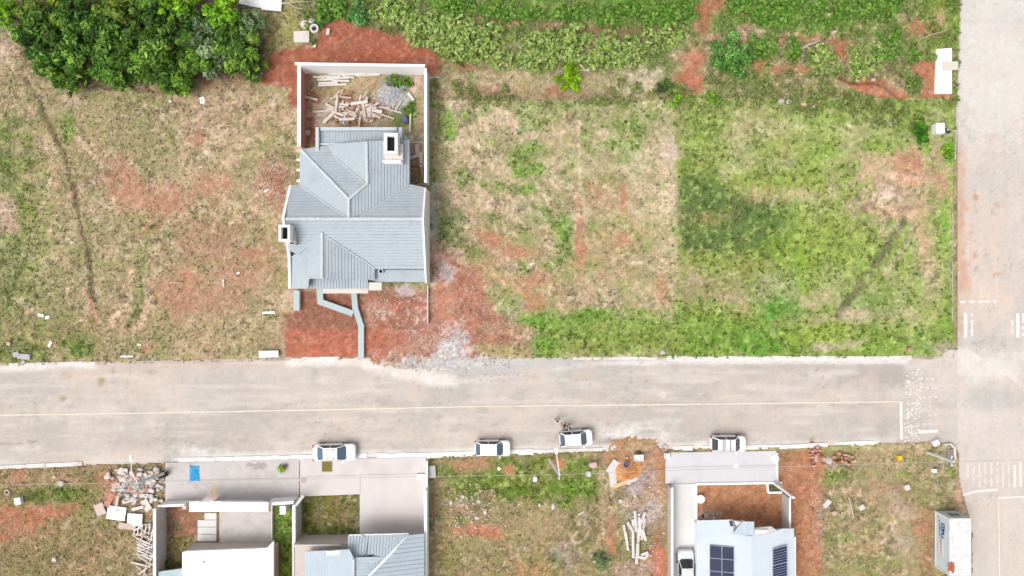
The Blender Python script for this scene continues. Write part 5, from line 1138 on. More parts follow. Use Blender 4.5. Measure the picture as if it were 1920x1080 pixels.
# ------------------------------------------------------------------ vehicles
M_CARW = PM('white_car_paint', (252, 252, 252), .3, .01, 1, spec=.5, gain=1.2)
M_CARS = PM('silver_white_car_paint', (232, 238, 240), .3, .01, 1, spec=.5)
M_GLASS = PM('tinted_glass', (88, 112, 134), .08, .12, 1.2, spec=.8)
M_GLASSD = PM('dark_glass', (48, 52, 58), .08, .12, 1.5, spec=.8)
M_TYRE = PM('tyre_rubber', (42, 42, 42), .9, .1, 6)
M_RIM = PM('wheel_rim', (170, 172, 176), .4, .05, 3, metal=.5)
M_LAMP = PM('lamp_glass', (216, 222, 228), .15, .05, 3, spec=.8)
M_TAIL = PM('red_tail_lamp', (170, 40, 36), .25, .05, 3)
M_BLKP = PM('black_plastic', (58, 58, 60), .6, .1, 5)
def car(px, py, ang, L, W, label, style, group='white cars parked along the road', paint=None, glass=None, name='parked_car', rack=False, panels=False):
    """style: hood length fraction, windscreen foot/top, rear glass top/foot as fractions of the length from the nose"""
    paint = paint or M_CARW; glass = glass or M_GLASS
    o = empty(name, P(px, py), label, 'car', group, ang)
    o.location.z = .02
    hw = W / 2; f = lambda t: L / 2 - t * L            # nose at +x
    ws0, ws1, rg1, rg0, zr, zb, ztail = style
    # lower body: outlines stacked in z, plus a crowned top deck
    def outline(k, sh, n=7):
        pts = []
        r = .42 * k
        for cx, cy, a0 in ((L / 2 - sh - r, hw * k - r, 0), (-L / 2 + sh * .7 + r, hw * k - r, 90), (-L / 2 + sh * .7 + r, -hw * k + r, 180), (L / 2 - sh - r, -hw * k + r, 270)):
            for i in range(n):
                a = R(a0 + 90 * i / (n - 1)); pts.append((cx + math.cos(a) * r * (1.0), cy + math.sin(a) * r))
        return pts
    m = MB(); lv = [(.90, .10, .22), (.985, .02, .34), (1.0, 0, .55), (.985, .03, .74), (.93, .10, zb - .03)]
    vs = []; n = 28
    for k, sh, z in lv: vs += [(x, y, z) for x, y in outline(k, sh)]
    top = outline(.86, .18)
    def deck(x):
        t = (L / 2 - x) / L
        if t < ws0: return zb - .10 * (1 - t / ws0) ** 1.5
        if t > rg0: return zb + (ztail - zb) * min(1, (t - rg0) / .06) - .05 * (t - rg0)
        return zb
    vs += [(x, y, deck(x) + .03) for x, y in top]
    cen = [(x * .55, y * .4, deck(x * .55) + .055) for x, y in top]
    vs += cen
    for k in range(6): m.add([], []);
    fs = []
    for k in range(6): fs += [(k * n + i, k * n + (i + 1) % n, (k + 1) * n + (i + 1) % n, (k + 1) * n + i) for i in range(n)]
    fs += [tuple(range(6 * n, 7 * n)), tuple(range(n - 1, -1, -1))]
    m.add(vs, fs)
    m.build('body', paint, o, smooth=True)
    # cabin: roof and pillars
    bw, rw = hw * .90, hw * .70
    A = [(f(ws0), bw * .93, zb + .0), (f(rg0), bw * .92, zb + .02)]
    Bq = [(f(ws1), rw, zr - .04), (f(rg1), rw * .98, zr - .05)]
    m = MB()
    xs = [f(ws1) + .02] + [f(ws1) + (f(rg1) - f(ws1)) * t for t in (.12, .35, .65, .9)] + [f(rg1) - .02]
    rows = []
    for i, x in enumerate(xs):
        cz = (0, .03, .045, .045, .03, -.01)[i]
        rows.append([(x, y * rw, zr - .045 + cz + .02 * (1 - y * y)) for y in (-1, -.8, -.3, .3, .8, 1)])
    vs = [p for r_ in rows for p in r_]
    m.add(vs, [(i * 6 + j, i * 6 + j + 1, (i + 1) * 6 + j + 1, (i + 1) * 6 + j) for i in range(5) for j in range(5)])
    vlo = [(x, y, z - .05) for x, y, z in vs]
    rim = [0, 1, 2, 3, 4, 5, 11, 17, 23, 29, 35, 34, 33, 32, 31, 30, 24, 18, 12, 6]
    nn = len(rim); m.add([vs[i] for i in rim] + [vlo[i] for i in rim], [(i, nn + i, nn + (i + 1) % nn, (i + 1) % nn) for i in range(nn)])
    m.build('roof', paint, o, smooth=True)
    m = MB()
    for s in (-1, 1):
        m.tube((A[0][0], s * A[0][1], A[0][2]), (Bq[0][0], s * Bq[0][1], Bq[0][2]), .045, .045, 6)
        m.tube((A[1][0], s * A[1][1], A[1][2]), (Bq[1][0], s * Bq[1][1], Bq[1][2]), .06, .06, 6)
        xm = (f(ws1) + f(rg1)) / 2
        m.tube((xm - .05, s * bw, zb), (xm, s * rw, zr - .04), .04, .04, 6)
    m.build('pillar', paint, o)
    def quad(nm, a, b, c, d, mat):
        q = MB(); a, b, c, d = map(Vector, (a, b, c, d))
        cc = (a + b + c + d) / 4; nrm = (b - a).cross(d - a).normalized()
        if nrm.z < 0: nrm = -nrm
        mid1 = (a + b) / 2 + nrm * .05; mid2 = (c + d) / 2 + nrm * .04
        q.add([a, mid1, b, c, mid2, d], [(0, 1, 4, 5), (1, 2, 3, 4)])
        return q.build(nm, mat, o, smooth=True)
    quad('windshield', (A[0][0] + .04, A[0][1] * .97, zb + .01), (A[0][0] + .04, -A[0][1] * .97, zb + .01), (Bq[0][0] - .01, -rw * .97, zr - .05), (Bq[0][0] - .01, rw * .97, zr - .05), glass)
    quad('rear_window', (A[1][0] - .02, A[1][1] * .92, zb + .05), (A[1][0] - .02, -A[1][1] * .92, zb + .05), (Bq[1][0] + .01, -rw * .93, zr - .06), (Bq[1][0] + .01, rw * .93, zr - .06), glass)
    xm = (f(ws1) + f(rg1)) / 2
    for s in (-1, 1):
        for xa, xb, xc, xd in ((A[0][0] - .12, xm, xm + .03, Bq[0][0] - .06), (xm - .10, A[1][0] + .16, Bq[1][0] + .08, xm - .04)):
            q = MB(); off = s * .025
            q.add([(xa, s * bw * .985 + off, zb + .02), (xb, s * bw * .985 + off, zb + .02), (xc, s * rw + off, zr - .07), (xd, s * rw + off, zr - .07)], [(0, 1, 2, 3)])
            q.build('side_window', M_GLASSD, o)
        m = MB(); m.box((A[0][0] - .18, s * (hw + .09), zb - .02), (.12, .20, .14)); m.build('mirror', M_BLKP if s > 0 else paint, o)
        m = MB(); m.box((L / 2 - .20, s * hw * .70, .66), (.30, .34, .14), s * R(-28)); m.build('headlight', M_LAMP, o)
        m = MB(); m.box((-L / 2 + .10, s * hw * .78, .78), (.14, .26, .26)); m.build('tail_light', M_TAIL, o)
        for xw in (L * .30, -L * .28):
            m = MB(); m.tube((xw, s * (hw - .20), .31), (xw, s * (hw + .005), .31), .31, .31, 18); w = m.build('wheel', M_TYRE, o)
            m = MB(); m.tube((xw, s * (hw - .05), .31), (xw, s * (hw + .012), .31), .20, .19, 12); m.build('rim', M_RIM, w)
    m = MB(); m.box((f(ws0) + .10, 0, zb + .03), (.10, bw * 1.5, .03)); m.build('wiper_cowl', M_BLKP, o)
    if rack:
        for t in (.30, .68):
            x = f(ws1) + (f(rg1) - f(ws1)) * t
            m = MB(); m.box((x, 0, zr + .06), (.07 if t < .5 else .36, rw * 1.9, .035)); m.build('roof_bar', M_BLKP if t < .5 else PM('grey_roof_tray', (196, 196, 192), .7, .1), o)
        for s in (-1, 1):
            m = MB(); m.box(((f(ws1) + f(rg1)) / 2, s * rw * .95, zr + .04), ((f(ws1) - f(rg1)) * .9, .05, .05)); m.build('roof_rail', M_CARS, o)
    if panels:
        for x in (f(ws1) - .35, f(ws1) - 1.0):
            for s in (-.45, .45):
                m = MB(); m.box((x, s, zr + .03), (.16, .10, .04)); m.build('rack_mount', M_BLKP, o)
    return o
SEDAN = (.24, .40, .72, .87, 1.44, .90, .88)
HATCH = (.24, .38, .84, .965, 1.50, .92, .92)
SUV = (.24, .36, .83, .96, 1.56, .98, .97)
PICK = (.25, .385, .83, .95, 1.50, .96, .96)
car(630, 845.5, R(1), 4.45, 1.78, 'white saloon car parked in front of the small square planting bed', SEDAN, glass=M_GLASS, panels=True)
car(924, 837.5, R(0), 3.70, 1.66, 'small white hatchback with blue grey windows parked alone at the grassy verge', PICK)
car(1079, 819.0, R(4.5), 3.45, 1.66, 'white hatchback standing askew on the road next to the standing people', HATCH)
car(1361, 829, R(-.5), 3.70, 1.70, 'white estate car with roof bars parked at the grey drive', SUV, rack=True, glass=M_GLASSD)
car(1283, 1064, R(91), 4.3, 1.72, 'silver white car parked on the white drive beside the solar house', SEDAN, group=None, paint=M_CARS, glass=M_GLASSD)

# ------------------------------------------------------------------ people: one skinned body each
M_SKIN = PM('skin', (176, 128, 104), .6, .05, 8)
M_HAIR = PM('dark_hair', (42, 34, 32), .8, .2, 20)
M_SHIRT = PM('white_shirt', (236, 232, 230), .9, .05, 6)
M_SHIRTR = PM('brick_red_shirt', (150, 76, 64), .9, .1, 6)
M_JEANS = PM('dark_trousers', (66, 66, 78), .9, .1, 6)
M_KHAKI = PM('khaki_trousers', (176, 150, 128), .9, .1, 6)
def person(px, py, face, label, shirt, trousers, h=1.72, stride=.12, arm=.25):
    o = empty('person', P(px, py), label, 'person', 'people talking on the road beside a white car', face)
    o.location.z = .02
    k = h / 1.72
    V = []; Rr = []; Ed = []
    def v(x, y, z, r): V.append((x * k, y * k, z * k)); Rr.append(r * k); return len(V) - 1
    def e(a, b): Ed.append((a, b))
    pel = v(0, 0, .95, .135); wst = v(0, 0, 1.10, .125); che = v(.01, 0, 1.32, .15); nek = v(0, 0, 1.475, .06); hea = v(.015, 0, 1.58, .088); crn = v(.01, 0, 1.67, .075)
    for a, b in ((pel, wst), (wst, che), (che, nek), (nek, hea), (hea, crn)): e(a, b)
    for s in (-1, 1):
        hip = v(0, s * .095, .88, .095); kn = v(.03 + s * stride * .5, s * .10, .48, .062); an = v(s * stride, s * .105, .09, .042); to = v(s * stride + .17, s * .12, .035, .034)
        e(pel, hip); e(hip, kn); e(kn, an); e(an, to)
        sh = v(0, s * .19, 1.42, .062); el_ = v(-.03, s * .25, 1.13, .042); wr = v(-.03 + arm * (1 if s > 0 else .3), s * .23, .95 + .14 * arm, .029); pa = v(wr and (-.03 + arm * (1 if s > 0 else .3) + .04), s * .225, .89 + .14 * arm, .034)
        e(che, sh); e(sh, el_); e(el_, wr); e(wr, pa)
        for i, (dx, L) in enumerate(((-.027, .065), (-.009, .08), (.009, .084), (.027, .074))):
            x, y, z = [c / k for c in V[pa]]
            a = v(x + dx, y, z - .045, .010); b = v(x + dx * 1.1 + .008, y - s * .012, z - .045 - L, .008); e(pa, a); e(a, b)
        x, y, z = [c / k for c in V[pa]]
        t = v(x + .045, y - s * .01, z - .035, .010); e(pa, t)
    me = bpy.data.meshes.new('body'); me.from_pydata(V, Ed, [])
    b = bpy.data.objects.new('body', me); COL.objects.link(b)
    sk = b.modifiers.new('skin', 'SKIN'); sk.use_smooth_shade = True
    for i, r in enumerate(Rr): me.skin_vertices[0].data[i].radius = (r, r * (1.0 if i not in (0, 1, 2) else .8))
    me.skin_vertices[0].data[0].use_root = True
    b.modifiers.new('sub', 'SUBSURF').levels = 1
    dg = bpy.context.evaluated_depsgraph_get()
    nm = bpy.data.meshes.new_from_object(b.evaluated_get(dg)); nm.name = 'body'
    bpy.data.objects.remove(b)
    for mt in (M_SKIN, shirt, trousers, M_BLKP): nm.materials.append(mt)
    for p in nm.polygons:
        c = p.center / k
        if c.z > 1.47: i = 0
        elif c.z < .09: i = 3
        elif c.z < .98 and abs(c.y) < .175: i = 2
        elif abs(c.y) > .18 and c.z < 1.2: i = 0
        else: i = 1
        p.material_index = i
        p.use_smooth = True
    ob = bpy.data.objects.new('body', nm); COL.objects.link(ob); ob.parent = o
    m = MB(); m.lathe((-.005 * k, 0, 1.60 * k), [(.094 * k, -.03 * k), (.106 * k, .02 * k), (.10 * k, .07 * k), (.07 * k, .115 * k), (.0, .135 * k)], 12); m.build('hair', M_HAIR, o, smooth=True)
    m = MB(); m.box((.105 * k, 0, 1.575 * k), (.04, .028, .05)); 
    m.build('nose', M_SKIN, o)
    for s in (-1, 1):
        m = MB(); m.box((.094 * k, s * .035 * k, 1.60 * k), (.014, .024, .014)); m.build('eye', M_HAIR, o)
        m = MB(); m.box((.01 * k, s * .094 * k, 1.58 * k), (.05, .02, .065)); m.build('ear', M_SKIN, o)
    return o
person(1043.5, 784.5, R(-40), 'person in a white shirt standing farthest from the white hatchback', M_SHIRT, M_JEANS, 1.76)
person(1056.5, 794.5, R(140), 'person in a brick red top standing between two people in white', M_SHIRTR, M_KHAKI, 1.64, .16, .3)
person(1065.5, 797.0, R(160), 'person in a white shirt standing right against the white hatchback', M_SHIRT, M_JEANS, 1.70, .08, .35)

# ------------------------------------------------------------------ white container cabin at the side road
CT = thing('site_container', P(1787, 1012), 'white container cabin with blue lettering and white notice board at the roadside', 'container')
cx = (43.95 + 46.1) / 2; Wc = 2.15; y1, y0 = -23.15, -28.95; Lc = y1 - y0; cy = (y0 + y1) / 2
M_CTW = PM('container_white', (246, 248, 250), .55, .03, 1.5, stain=(214, 202, 192), stain_amt=.7, stain_scale=1.1)
M_CTB = PM('container_pale_blue', (222, 238, 246), .55, .05, 1.5, stain=(202, 220, 230), stain_amt=.5, stain_scale=1)
m = MB(); m.box((cx, cy, 1.42), (Wc - .06, Lc - .06, 2.3)); m.build('cabin_wall', M_CTB, CT)
m = MB(); m.box((cx, cy, 2.585), (Wc - .12, Lc - .12, .05)); m.build('roof', M_CTW, CT)
m = MB()
for i in range(24):
    y = y0 + .35 + i * (Lc - .7) / 23; m.box((cx, y, 2.622), (Wc - .45, .10, .026))
m.build('roof_rib', M_CTW, CT)
m = MB()
for x in (cx - Wc / 2 + .04, cx + Wc / 2 - .04): m.box((x, cy, 2.60), (.10, Lc, .11)); m.box((x, cy, .24), (.10, Lc, .12))
for y in (y0 + .05, y1 - .05): m.box((cx, y, 2.602), (Wc - .18, .10, .11)); m.box((cx, y, .242), (Wc - .18, .10, .12))
m.build('frame_rail', M_CTW, CT)
for x in (cx - Wc / 2 + .05, cx + Wc / 2 - .05):
    for y in (y0 + .05, y1 - .05):
        m = MB(); m.box((x, y, 1.42), (.13, .13, 2.56)); m.build('corner_post', M_CTW, CT)
m = MB(); m.box((cx + .2, y1 - .012, 1.5), (.95, .04, 1.0)); w = m.build('window', M_GLASS, CT); m = MB(); m.box((cx + .2, y1 + .012, 1.5), (.06, .03, 1.0)); m.box((cx + .2, y1 + .014, .98), (1.05, .04, .06)); m.box((cx + .2, y1 + .014, 2.02), (1.05, .04, .06)); m.build('frame', M_CTW, w)
m = MB(); m.box((cx - .65, y1 - .01, 1.3), (.55, .04, 1.9)); m.build('door', M_CTW, CT)
M_BLUE = PM('blue_lettering', (52, 92, 150), .6, .08, 4); M_REDL = PM('red_lettering', (206, 96, 84), .6, .1, 5)
xw = cx - Wc / 2 - .012 + .02
m = MB()   # blue painted name, running along the wall, half worn away
yb = -24.05
for (dy, z0_, hh, ww) in ((0, 1.25, .62, .10), (.16, 1.72, .12, .26), (.16, 1.30, .12, .2), (.34, 1.25, .55, .09), (.50, 1.52, .30, .20), (.50, 1.22, .12, .22), (.72, 1.25, .50, .09), (.86, 1.46, .28, .16), (1.02, 1.25, .5, .09), (1.12, 1.25, .10, .22), (1.34, 1.25, .48, .09)):
    m.box((xw - .024, yb - dy - ww / 2, z0_ + hh / 2), (.012, ww, hh))
for dy in (.02, .28, .52, .80, 1.08): m.box((xw - .024, yb - .2 - dy, 1.0), (.012, .16, .14))
m.build('painted_lettering', M_BLUE, CT)
m = MB(); m.box((xw - .025, yb + .10, .92), (.012, .14, .16)); m.box((xw - .025, yb + .45, .72), (.012, .10, .12)); m.build('painted_emblem', M_BLUE, CT)
m = MB(); m.box((xw - .025, -26.55, 1.28), (.03, 1.80, .66)); nb = m.build('notice_board', M_CTW, CT)
m = MB(); rr = random.Random(9); y = -25.8
while y > -27.3:
    w_ = rr.uniform(.07, .13); m.box((xw - .044, y, 1.28), (.008, w_, rr.uniform(.16, .30))); y -= w_ + .09
m.build('red_lettering', M_REDL, nb)
m = MB(); m.box((cx, cy, .10), (1.4, Lc - 1, .2)); m.build('skid', M_BLKP, CT)
m = MB(); m.box((cx - .15, y0 - .45, .5), (.10, .9, .10)); m.build('tow_bar', M_BLKP, CT)
m = MB(); m.tube((cx + Wc / 2 + .01, cy + .3, 1.9), (cx + Wc / 2 + .12, cy + .3, 1.9), .10, .10, 8); m.build('vent', M_BLKP, CT)
m = MB(); rr = random.Random(4)
for i in range(9): m.box(tuple(P(1783 + rr.uniform(-4, 4), 1066 + rr.uniform(-8, 8), 2.68 + i * .012)), (rr.uniform(.2, .5), rr.uniform(.15, .4), .03), rr.random() * 3, rr.uniform(-.2, .2))
single(m, 'rag', M_RUST, 'faded red rag draped over the lower corner of the white container', 'rag')

# ------------------------------------------------------------------ utility poles, lamps and cable
M_POLE = PM('grey_pole', (238, 238, 240), .85, .08, 3)
def pole(base, top, label, arm=None, r=.17):
    b = P(*base); o = thing('utility_pole', b, label, 'pole', 'poles carrying the cable along the lower verge')
    f = math.hypot(top[0] - 960, top[1] - 540) / math.hypot(base[0] - 960, base[1] - 540); z = ALT * (1 - 1 / f)
    t = P(top[0], top[1], z)
    m = MB(); m.tube(b - Vector((0, 0, .3)), t, r, r * .72, 12); m.build('pole_shaft', M_POLE, o)
    m = MB(); d = Vector((0, 1, 0)); m.box(tuple(t - Vector((0, 0, .35))), (.12, 1.1, .12)); m.build('cross_arm', M_WGREY, o)
    for s in (-.4, .4):
        m = MB(); m.lathe(tuple(t + Vector((0, s, -.29))), [(.05, 0), (.09, .05), (.05, .1), (.08, .14), (0, .2)], 8); m.build('insulator', M_WHITE, o)
    if arm:
        e = P(*arm, z + .5)
        m = MB(); m.path([t - Vector((0, 0, .2)), t.lerp(e, .5) + Vector((0, 0, .45)), e], .045, 6); m.build('lamp_arm', M_PLAST, o)
        m = MB(); m.box(tuple(e + Vector((0, .15, 0))), (.26, .6, .12)); m.build('lamp_head', M_PLAST, o)
    return t
t1 = pole((314, 886), (256, 905), 'grey lamp pole leaning out of the rubble heap', (246, 862))
t2 = pole((1030, 861), (1049, 890), 'grey lamp pole in the grass below the askew white hatchback', (1043, 848))
t3 = pole((1738, 848), (1788, 866), 'grey pole at the corner of the two roads', None, .15)
cb = thing('overhead_cable', (0, t2.y, 0), 'thin pale cable strung between the poles above the lower verge', 'cable')
def sag(a, b, s, n=10): return [a.lerp(b, i / n) - Vector((0, 0, s * 4 * (i / n) * (1 - i / n))) for i in range(n + 1)]
t0 = P(-160, 915, t1.z); t4 = P(2100, 860, t3.z)
m = MB()
for a, b in ((t0, t1), (t1, t2), (t2, t3), (t3, t4)): m.path(sag(a, b, .3), .022, 5)
m.build('cable', PM('pale_cable', (206, 200, 186), .8, .05), cb)

# ------------------------------------------------------------------ loose things lying about
def box_thing(name, px, py, sx, sy, sz, rz, mat, label, cat, group=None, z=.1, tilt=0):
    m = MB(); c = P(px, py); m.box((c.x, c.y, z + sz / 2), (sx, sy, sz), R(rz), R(tilt)); return single(m, name, mat, label, cat, group)
def rock_thing(name, px, py, sx, sy, sz, mat, label, cat, group=None, z=.08, seed=None):
    m = MB(); c = P(px, py); m.rock((c.x, c.y, z + sz * .3), (sx, sy, sz), seed if seed is not None else int(px * 7 + py)); return single(m, name, mat, label, cat, group)
M_STONE = PM('pale_stone', (228, 222, 214), .95, .12, 5); M_STONEP = PM('pinkish_stone', (216, 186, 170), .95, .14, 5); M_STONEG = PM('grey_stone', (208, 200, 194), .95, .14, 5)
box_thing('white_box', 40, 937, .62, .72, .5, 12, M_WHITE, 'white box lying in the grass of the lower left lot', 'box')
rock_thing('rock', 104, 893, .55, .45, .3, PM('yellowish_stone', (228, 206, 158), .9, .1), 'small yellowish rock near the kerb of the lower left lot', 'rock')
rock_thing('rock', 118, 905, 1.0, .8, .45, M_STONEG, 'grey rock lying next to the small yellowish rock', 'rock')
rock_thing('rock', 105, 1047, .68, .6, .4, M_STONE, 'pale rock low in the lower left lot', 'rock')
o = thing('tyre', P(16, 922), 'pale worn tyre half sunk in the grass at the left edge', 'tyre'); m = MB(); m.lathe(P(16, 922) + Vector((0, 0, .12)), [(.16, .0), (.16, .14), (.28, .2), (.36, .1), (.34, 0)], 16); m.build('ring', M_STONEP, o)
rock_thing('rock', 20, 644, .62, .55, .4, M_STONEP, 'round pinkish rock in the green corner by the left road edge', 'rock')
o = thing('broken_slab', P(44, 668), 'grey broken concrete slab lying on the kerb at the far left', 'slab'); m = MB(); m.box(tuple(P(48, 668) + Vector((0, 0, .22))), (1.3, .55, .25), R(-4)); m.build('slab_piece', M_WGREY, o); m = MB(); m.box(tuple(P(34, 664) + Vector((0, 0, .24))), (.6, .5, .22), R(18)); m.build('slab_piece', M_WGREY, o); m = MB(); m.box(tuple(P(46, 679) + Vector((0, 0, .12))), (.35, .3, .2), R(30)); m.build('slab_piece', M_WGREY, o)
for i, (x, y, sx, sy, a, lab) in enumerate([(79, 591, .62, .28, -12, 'white scrap of sheet beside a smaller scrap in the left field'), (91, 595, .42, .3, 20, 'smaller cream scrap of sheet in the left field'), (96, 645, .28, .66, -25, 'white curled scrap of sheet low in the left field'), (263, 646, .36, .16, -20, 'thin white scrap on red earth near the road'), (381, 189, .5, .7, 15, 'rounded white scrap in the straw below the trees'), (321, 191, .18, .26, 0, 'tiny white scrap in the straw below the trees'), (505, 586, 1.3, .22, 2, 'white board lying left of the red soil'), (240, 668, 1.3, .16, 0, 'thin white board lying on the kerb'), (448, 512, .28, .2, 30, 'tiny white scrap in the brown straw left of the house'), (420, 530, .14, .7, 4, 'thin upright white stick in the brown straw'), (500, 358, .5, .18, 35, 'white stick in the rubble left of the house')]):
    box_thing('scrap', x, y, sx, sy, .06, a, M_WHITE, lab, 'scrap', z=.16)
o = thing('bench', P(507, 663), 'white rectangular bench slab beside the red soil by the kerb', 'bench'); m = MB(); m.box(tuple(P(507, 663) + Vector((0, 0, .52))), (2.0, .68, .12), R(1)); m.build('seat', M_WHITE, o)
for x in (494, 520): m = MB(); m.box(tuple(P(x, 664) + Vector((0, 0, .3))), (.18, .5, .4)); m.build('leg', M_WGREY, o)
# behind the grey house
o = thing('well_ring', P(592, 57), 'concrete well ring with a dark opening at the red soil', 'concrete ring'); m = MB(); m.lathe(P(592, 57) + Vector((0, 0, .0)), [(.46, 0), (.46, .62), (.27, .62), (.27, .05)], 20); m.build('ring', M_STONE, o); m = MB(); m.lathe(P(592, 57), [(.28, .12), (0, .12)], 16); m.build('well_opening', M_DARK, o)  # plain dark disc fills the opening of the ring
o = thing('round_lid', P(572, 47), 'round pale concrete lid beside the well ring', 'lid'); m = MB(); m.lathe(P(572, 47), [(.42, 0), (.42, .26), (.38, .3), (0, .31)], 18); m.build('lid_disc', M_STONE, o)
o = thing('tilted_lid', P(586, 43), 'smaller leaning concrete lid between round lid and well ring', 'lid'); m = MB(); c = P(586, 43); m.tube(c + Vector((0, 0, .35)), c + Vector((.05, .1, .47)), .32, .32, 16); m.build('lid_disc', M_STONE, o)
box_thing('square_slab', 567, 71, 1.6, 1.15, .28, 1, M_PLAST2, 'square pale concrete slab at the edge of the red soil', 'slab')
box_thing('brick', 616, 61, .32, .62, .2, -8, M_PLAST2, 'single pale block on the red soil right of the well ring', 'block')
rock_thing('rock', 591, 88, .5, .42, .3, M_PLAST2, 'pale lump on the red soil below the square slab', 'rock')
rock_thing('rock', 519, 66, .4, .4, .22, M_BRICK, 'small reddish lump in the grass left of the square slab', 'rock')
box_thing('plank', 815, 146, 1.1, .2, .06, 3, M_WOODW, 'short white plank lying outside the right wall corner', 'plank')
# white sheets and a dead branch at the top edge
for i, (x, y, sx, sy, a, lab) in enumerate([(512, 8, 2.0, 1.6, -4, 'largest white sheet dumped at the top edge'), (484, 5, 1.5, 1.2, -8, 'middle white sheet dumped at the top edge'), (462, 3, 1.2, .9, -12, 'leftmost white sheet dumped at the top edge')]):
    box_thing('white_sheet', x, y, sx, sy, .12, a, M_WHITE, lab, 'sheet', z=.3 - .07 * i, tilt=2)
o = thing('dead_branch', P(535, 6), 'forked bare branch lying right of the white sheets', 'branch'); m = MB()
m.path([P(528, 6, .3), P(542, 6, .35)], [.12, .09]); m.path([P(541, 6, .35), P(560, 3, .4), P(592, 2, .3)], [.07, .05, .02]); m.path([P(541, 7, .35), P(560, 16, .4), P(585, 17, .3)], [.07, .05, .02])
m.build('limb', M_TWIG, o)
m = MB(); rr = random.Random(6)
for i in range(26):
    a = P(586 + rr.uniform(-8, 6), 8 + rr.uniform(-6, 12), .3); m.tube(a, a + Vector((rr.uniform(-.6, .6), rr.uniform(-.6, .6), rr.uniform(0, .3))), .02, .008, 4)
m.build('twig', M_TWIG, o)
# timber in the walled yard
def plank(px, py, L, w, a, z, mat, label, group, name='plank'):
    m = MB(); c = P(px, py); m.box((c.x, c.y, z), (L, w, .07), R(a), R(random.uniform(-4, 4)), R(random.uniform(-10, 10))); return single(m, name, mat, label, 'plank', group)
G1 = 'jumbled timber in the walled back yard'; L1 = 'pale weathered plank in the jumbled timber pile in the back yard'
rr = random.Random(12)
for i in range(90):
    x = rr.gauss(668, 26); y = rr.gauss(209, 11); a = rr.choice([rr.gauss(0, 12), rr.gauss(-14, 10), rr.gauss(70, 16)])
    plank(x, y, rr.uniform(.5, 2.0), rr.uniform(.12, .34), a, .18 + i * .006, rr.choice([M_WOODP, M_WOODP, M_WOODW, M_WOODB]), L1, G1)
for x, y, L, a in [(735, 208, 2.2, -16), (712, 203, 2.4, -2), (722, 218, 2.2, -20), (748, 200, 1.2, 60), (740, 195, 1.0, 70), (640, 180, 1.3, 65), (634, 178, 1.0, 45), (630, 184, 1.1, 20)]:
    plank(x, y, L, .16, a, .35, M_WOODP, L1, G1)
G2 = 'white boards stacked below the back wall'; L2 = 'white washed board in the flat stack below the back wall'
for i, (x, y, L) in enumerate([(640, 140, 2.6), (662, 141, 3.2), (690, 142, 2.6), (620, 145, 2.2), (634, 148, 2.4), (612, 151, 1.8), (640, 153, 1.8), (617, 157, 2.0), (625, 161, 3.0), (600, 147, 1.2), (655, 147, 1.2)]):
    plank(x, y, L, .2, rr.uniform(-3, 3), .2 + .02 * i, M_WOODW, L2, G2)
plank(771, 183, 1.0, .3, -55, .35, M_WOODW, 'short white plank lying right of the grey gravel in the back yard', None)
plank(770, 232, 1.9, .16, 88, .4, M_WOODW, 'upright white plank beside the dark blue sack in the back yard', None)
m = MB(); c = P(760, 226); m.rock((c.x, c.y, .35), (.8, 1.0, .6), 3); single(m, 'sack', PM('slate_blue_sack', (112, 120, 146), .9, .2, 4), 'slate blue sack in the back yard beside an upright white plank', 'sack')
for i, (x, y, sx, sy, a, mt) in enumerate([(772, 262, .8, .4, 80, M_WOODP), (783, 283, .4, 1.4, 5, M_WOODP), (790, 300, .3, 1.5, 0, M_WOODP), (780, 309, 1.3, .2, 3, M_WOODB), (774, 296, .9, .3, 20, M_WGREY), (785, 268, 1.0, .16, 2, M_WOODP), (792, 325, .25, 1.2, 6, M_WOODB), (776, 318, .8, .25, -8, M_WOODB)]):
    box_thing('plank', x, y, sx, sy, .1, a, mt, 'scrap plank in the narrow dark passage right of the house', 'plank', 'scrap timber in the side passage', z=.15 + .03 * i)
rock_thing('rock', 577, 250, .8, .7, .4, M_WGREY, 'pale lump against the brick wall inside the back yard', 'rock')

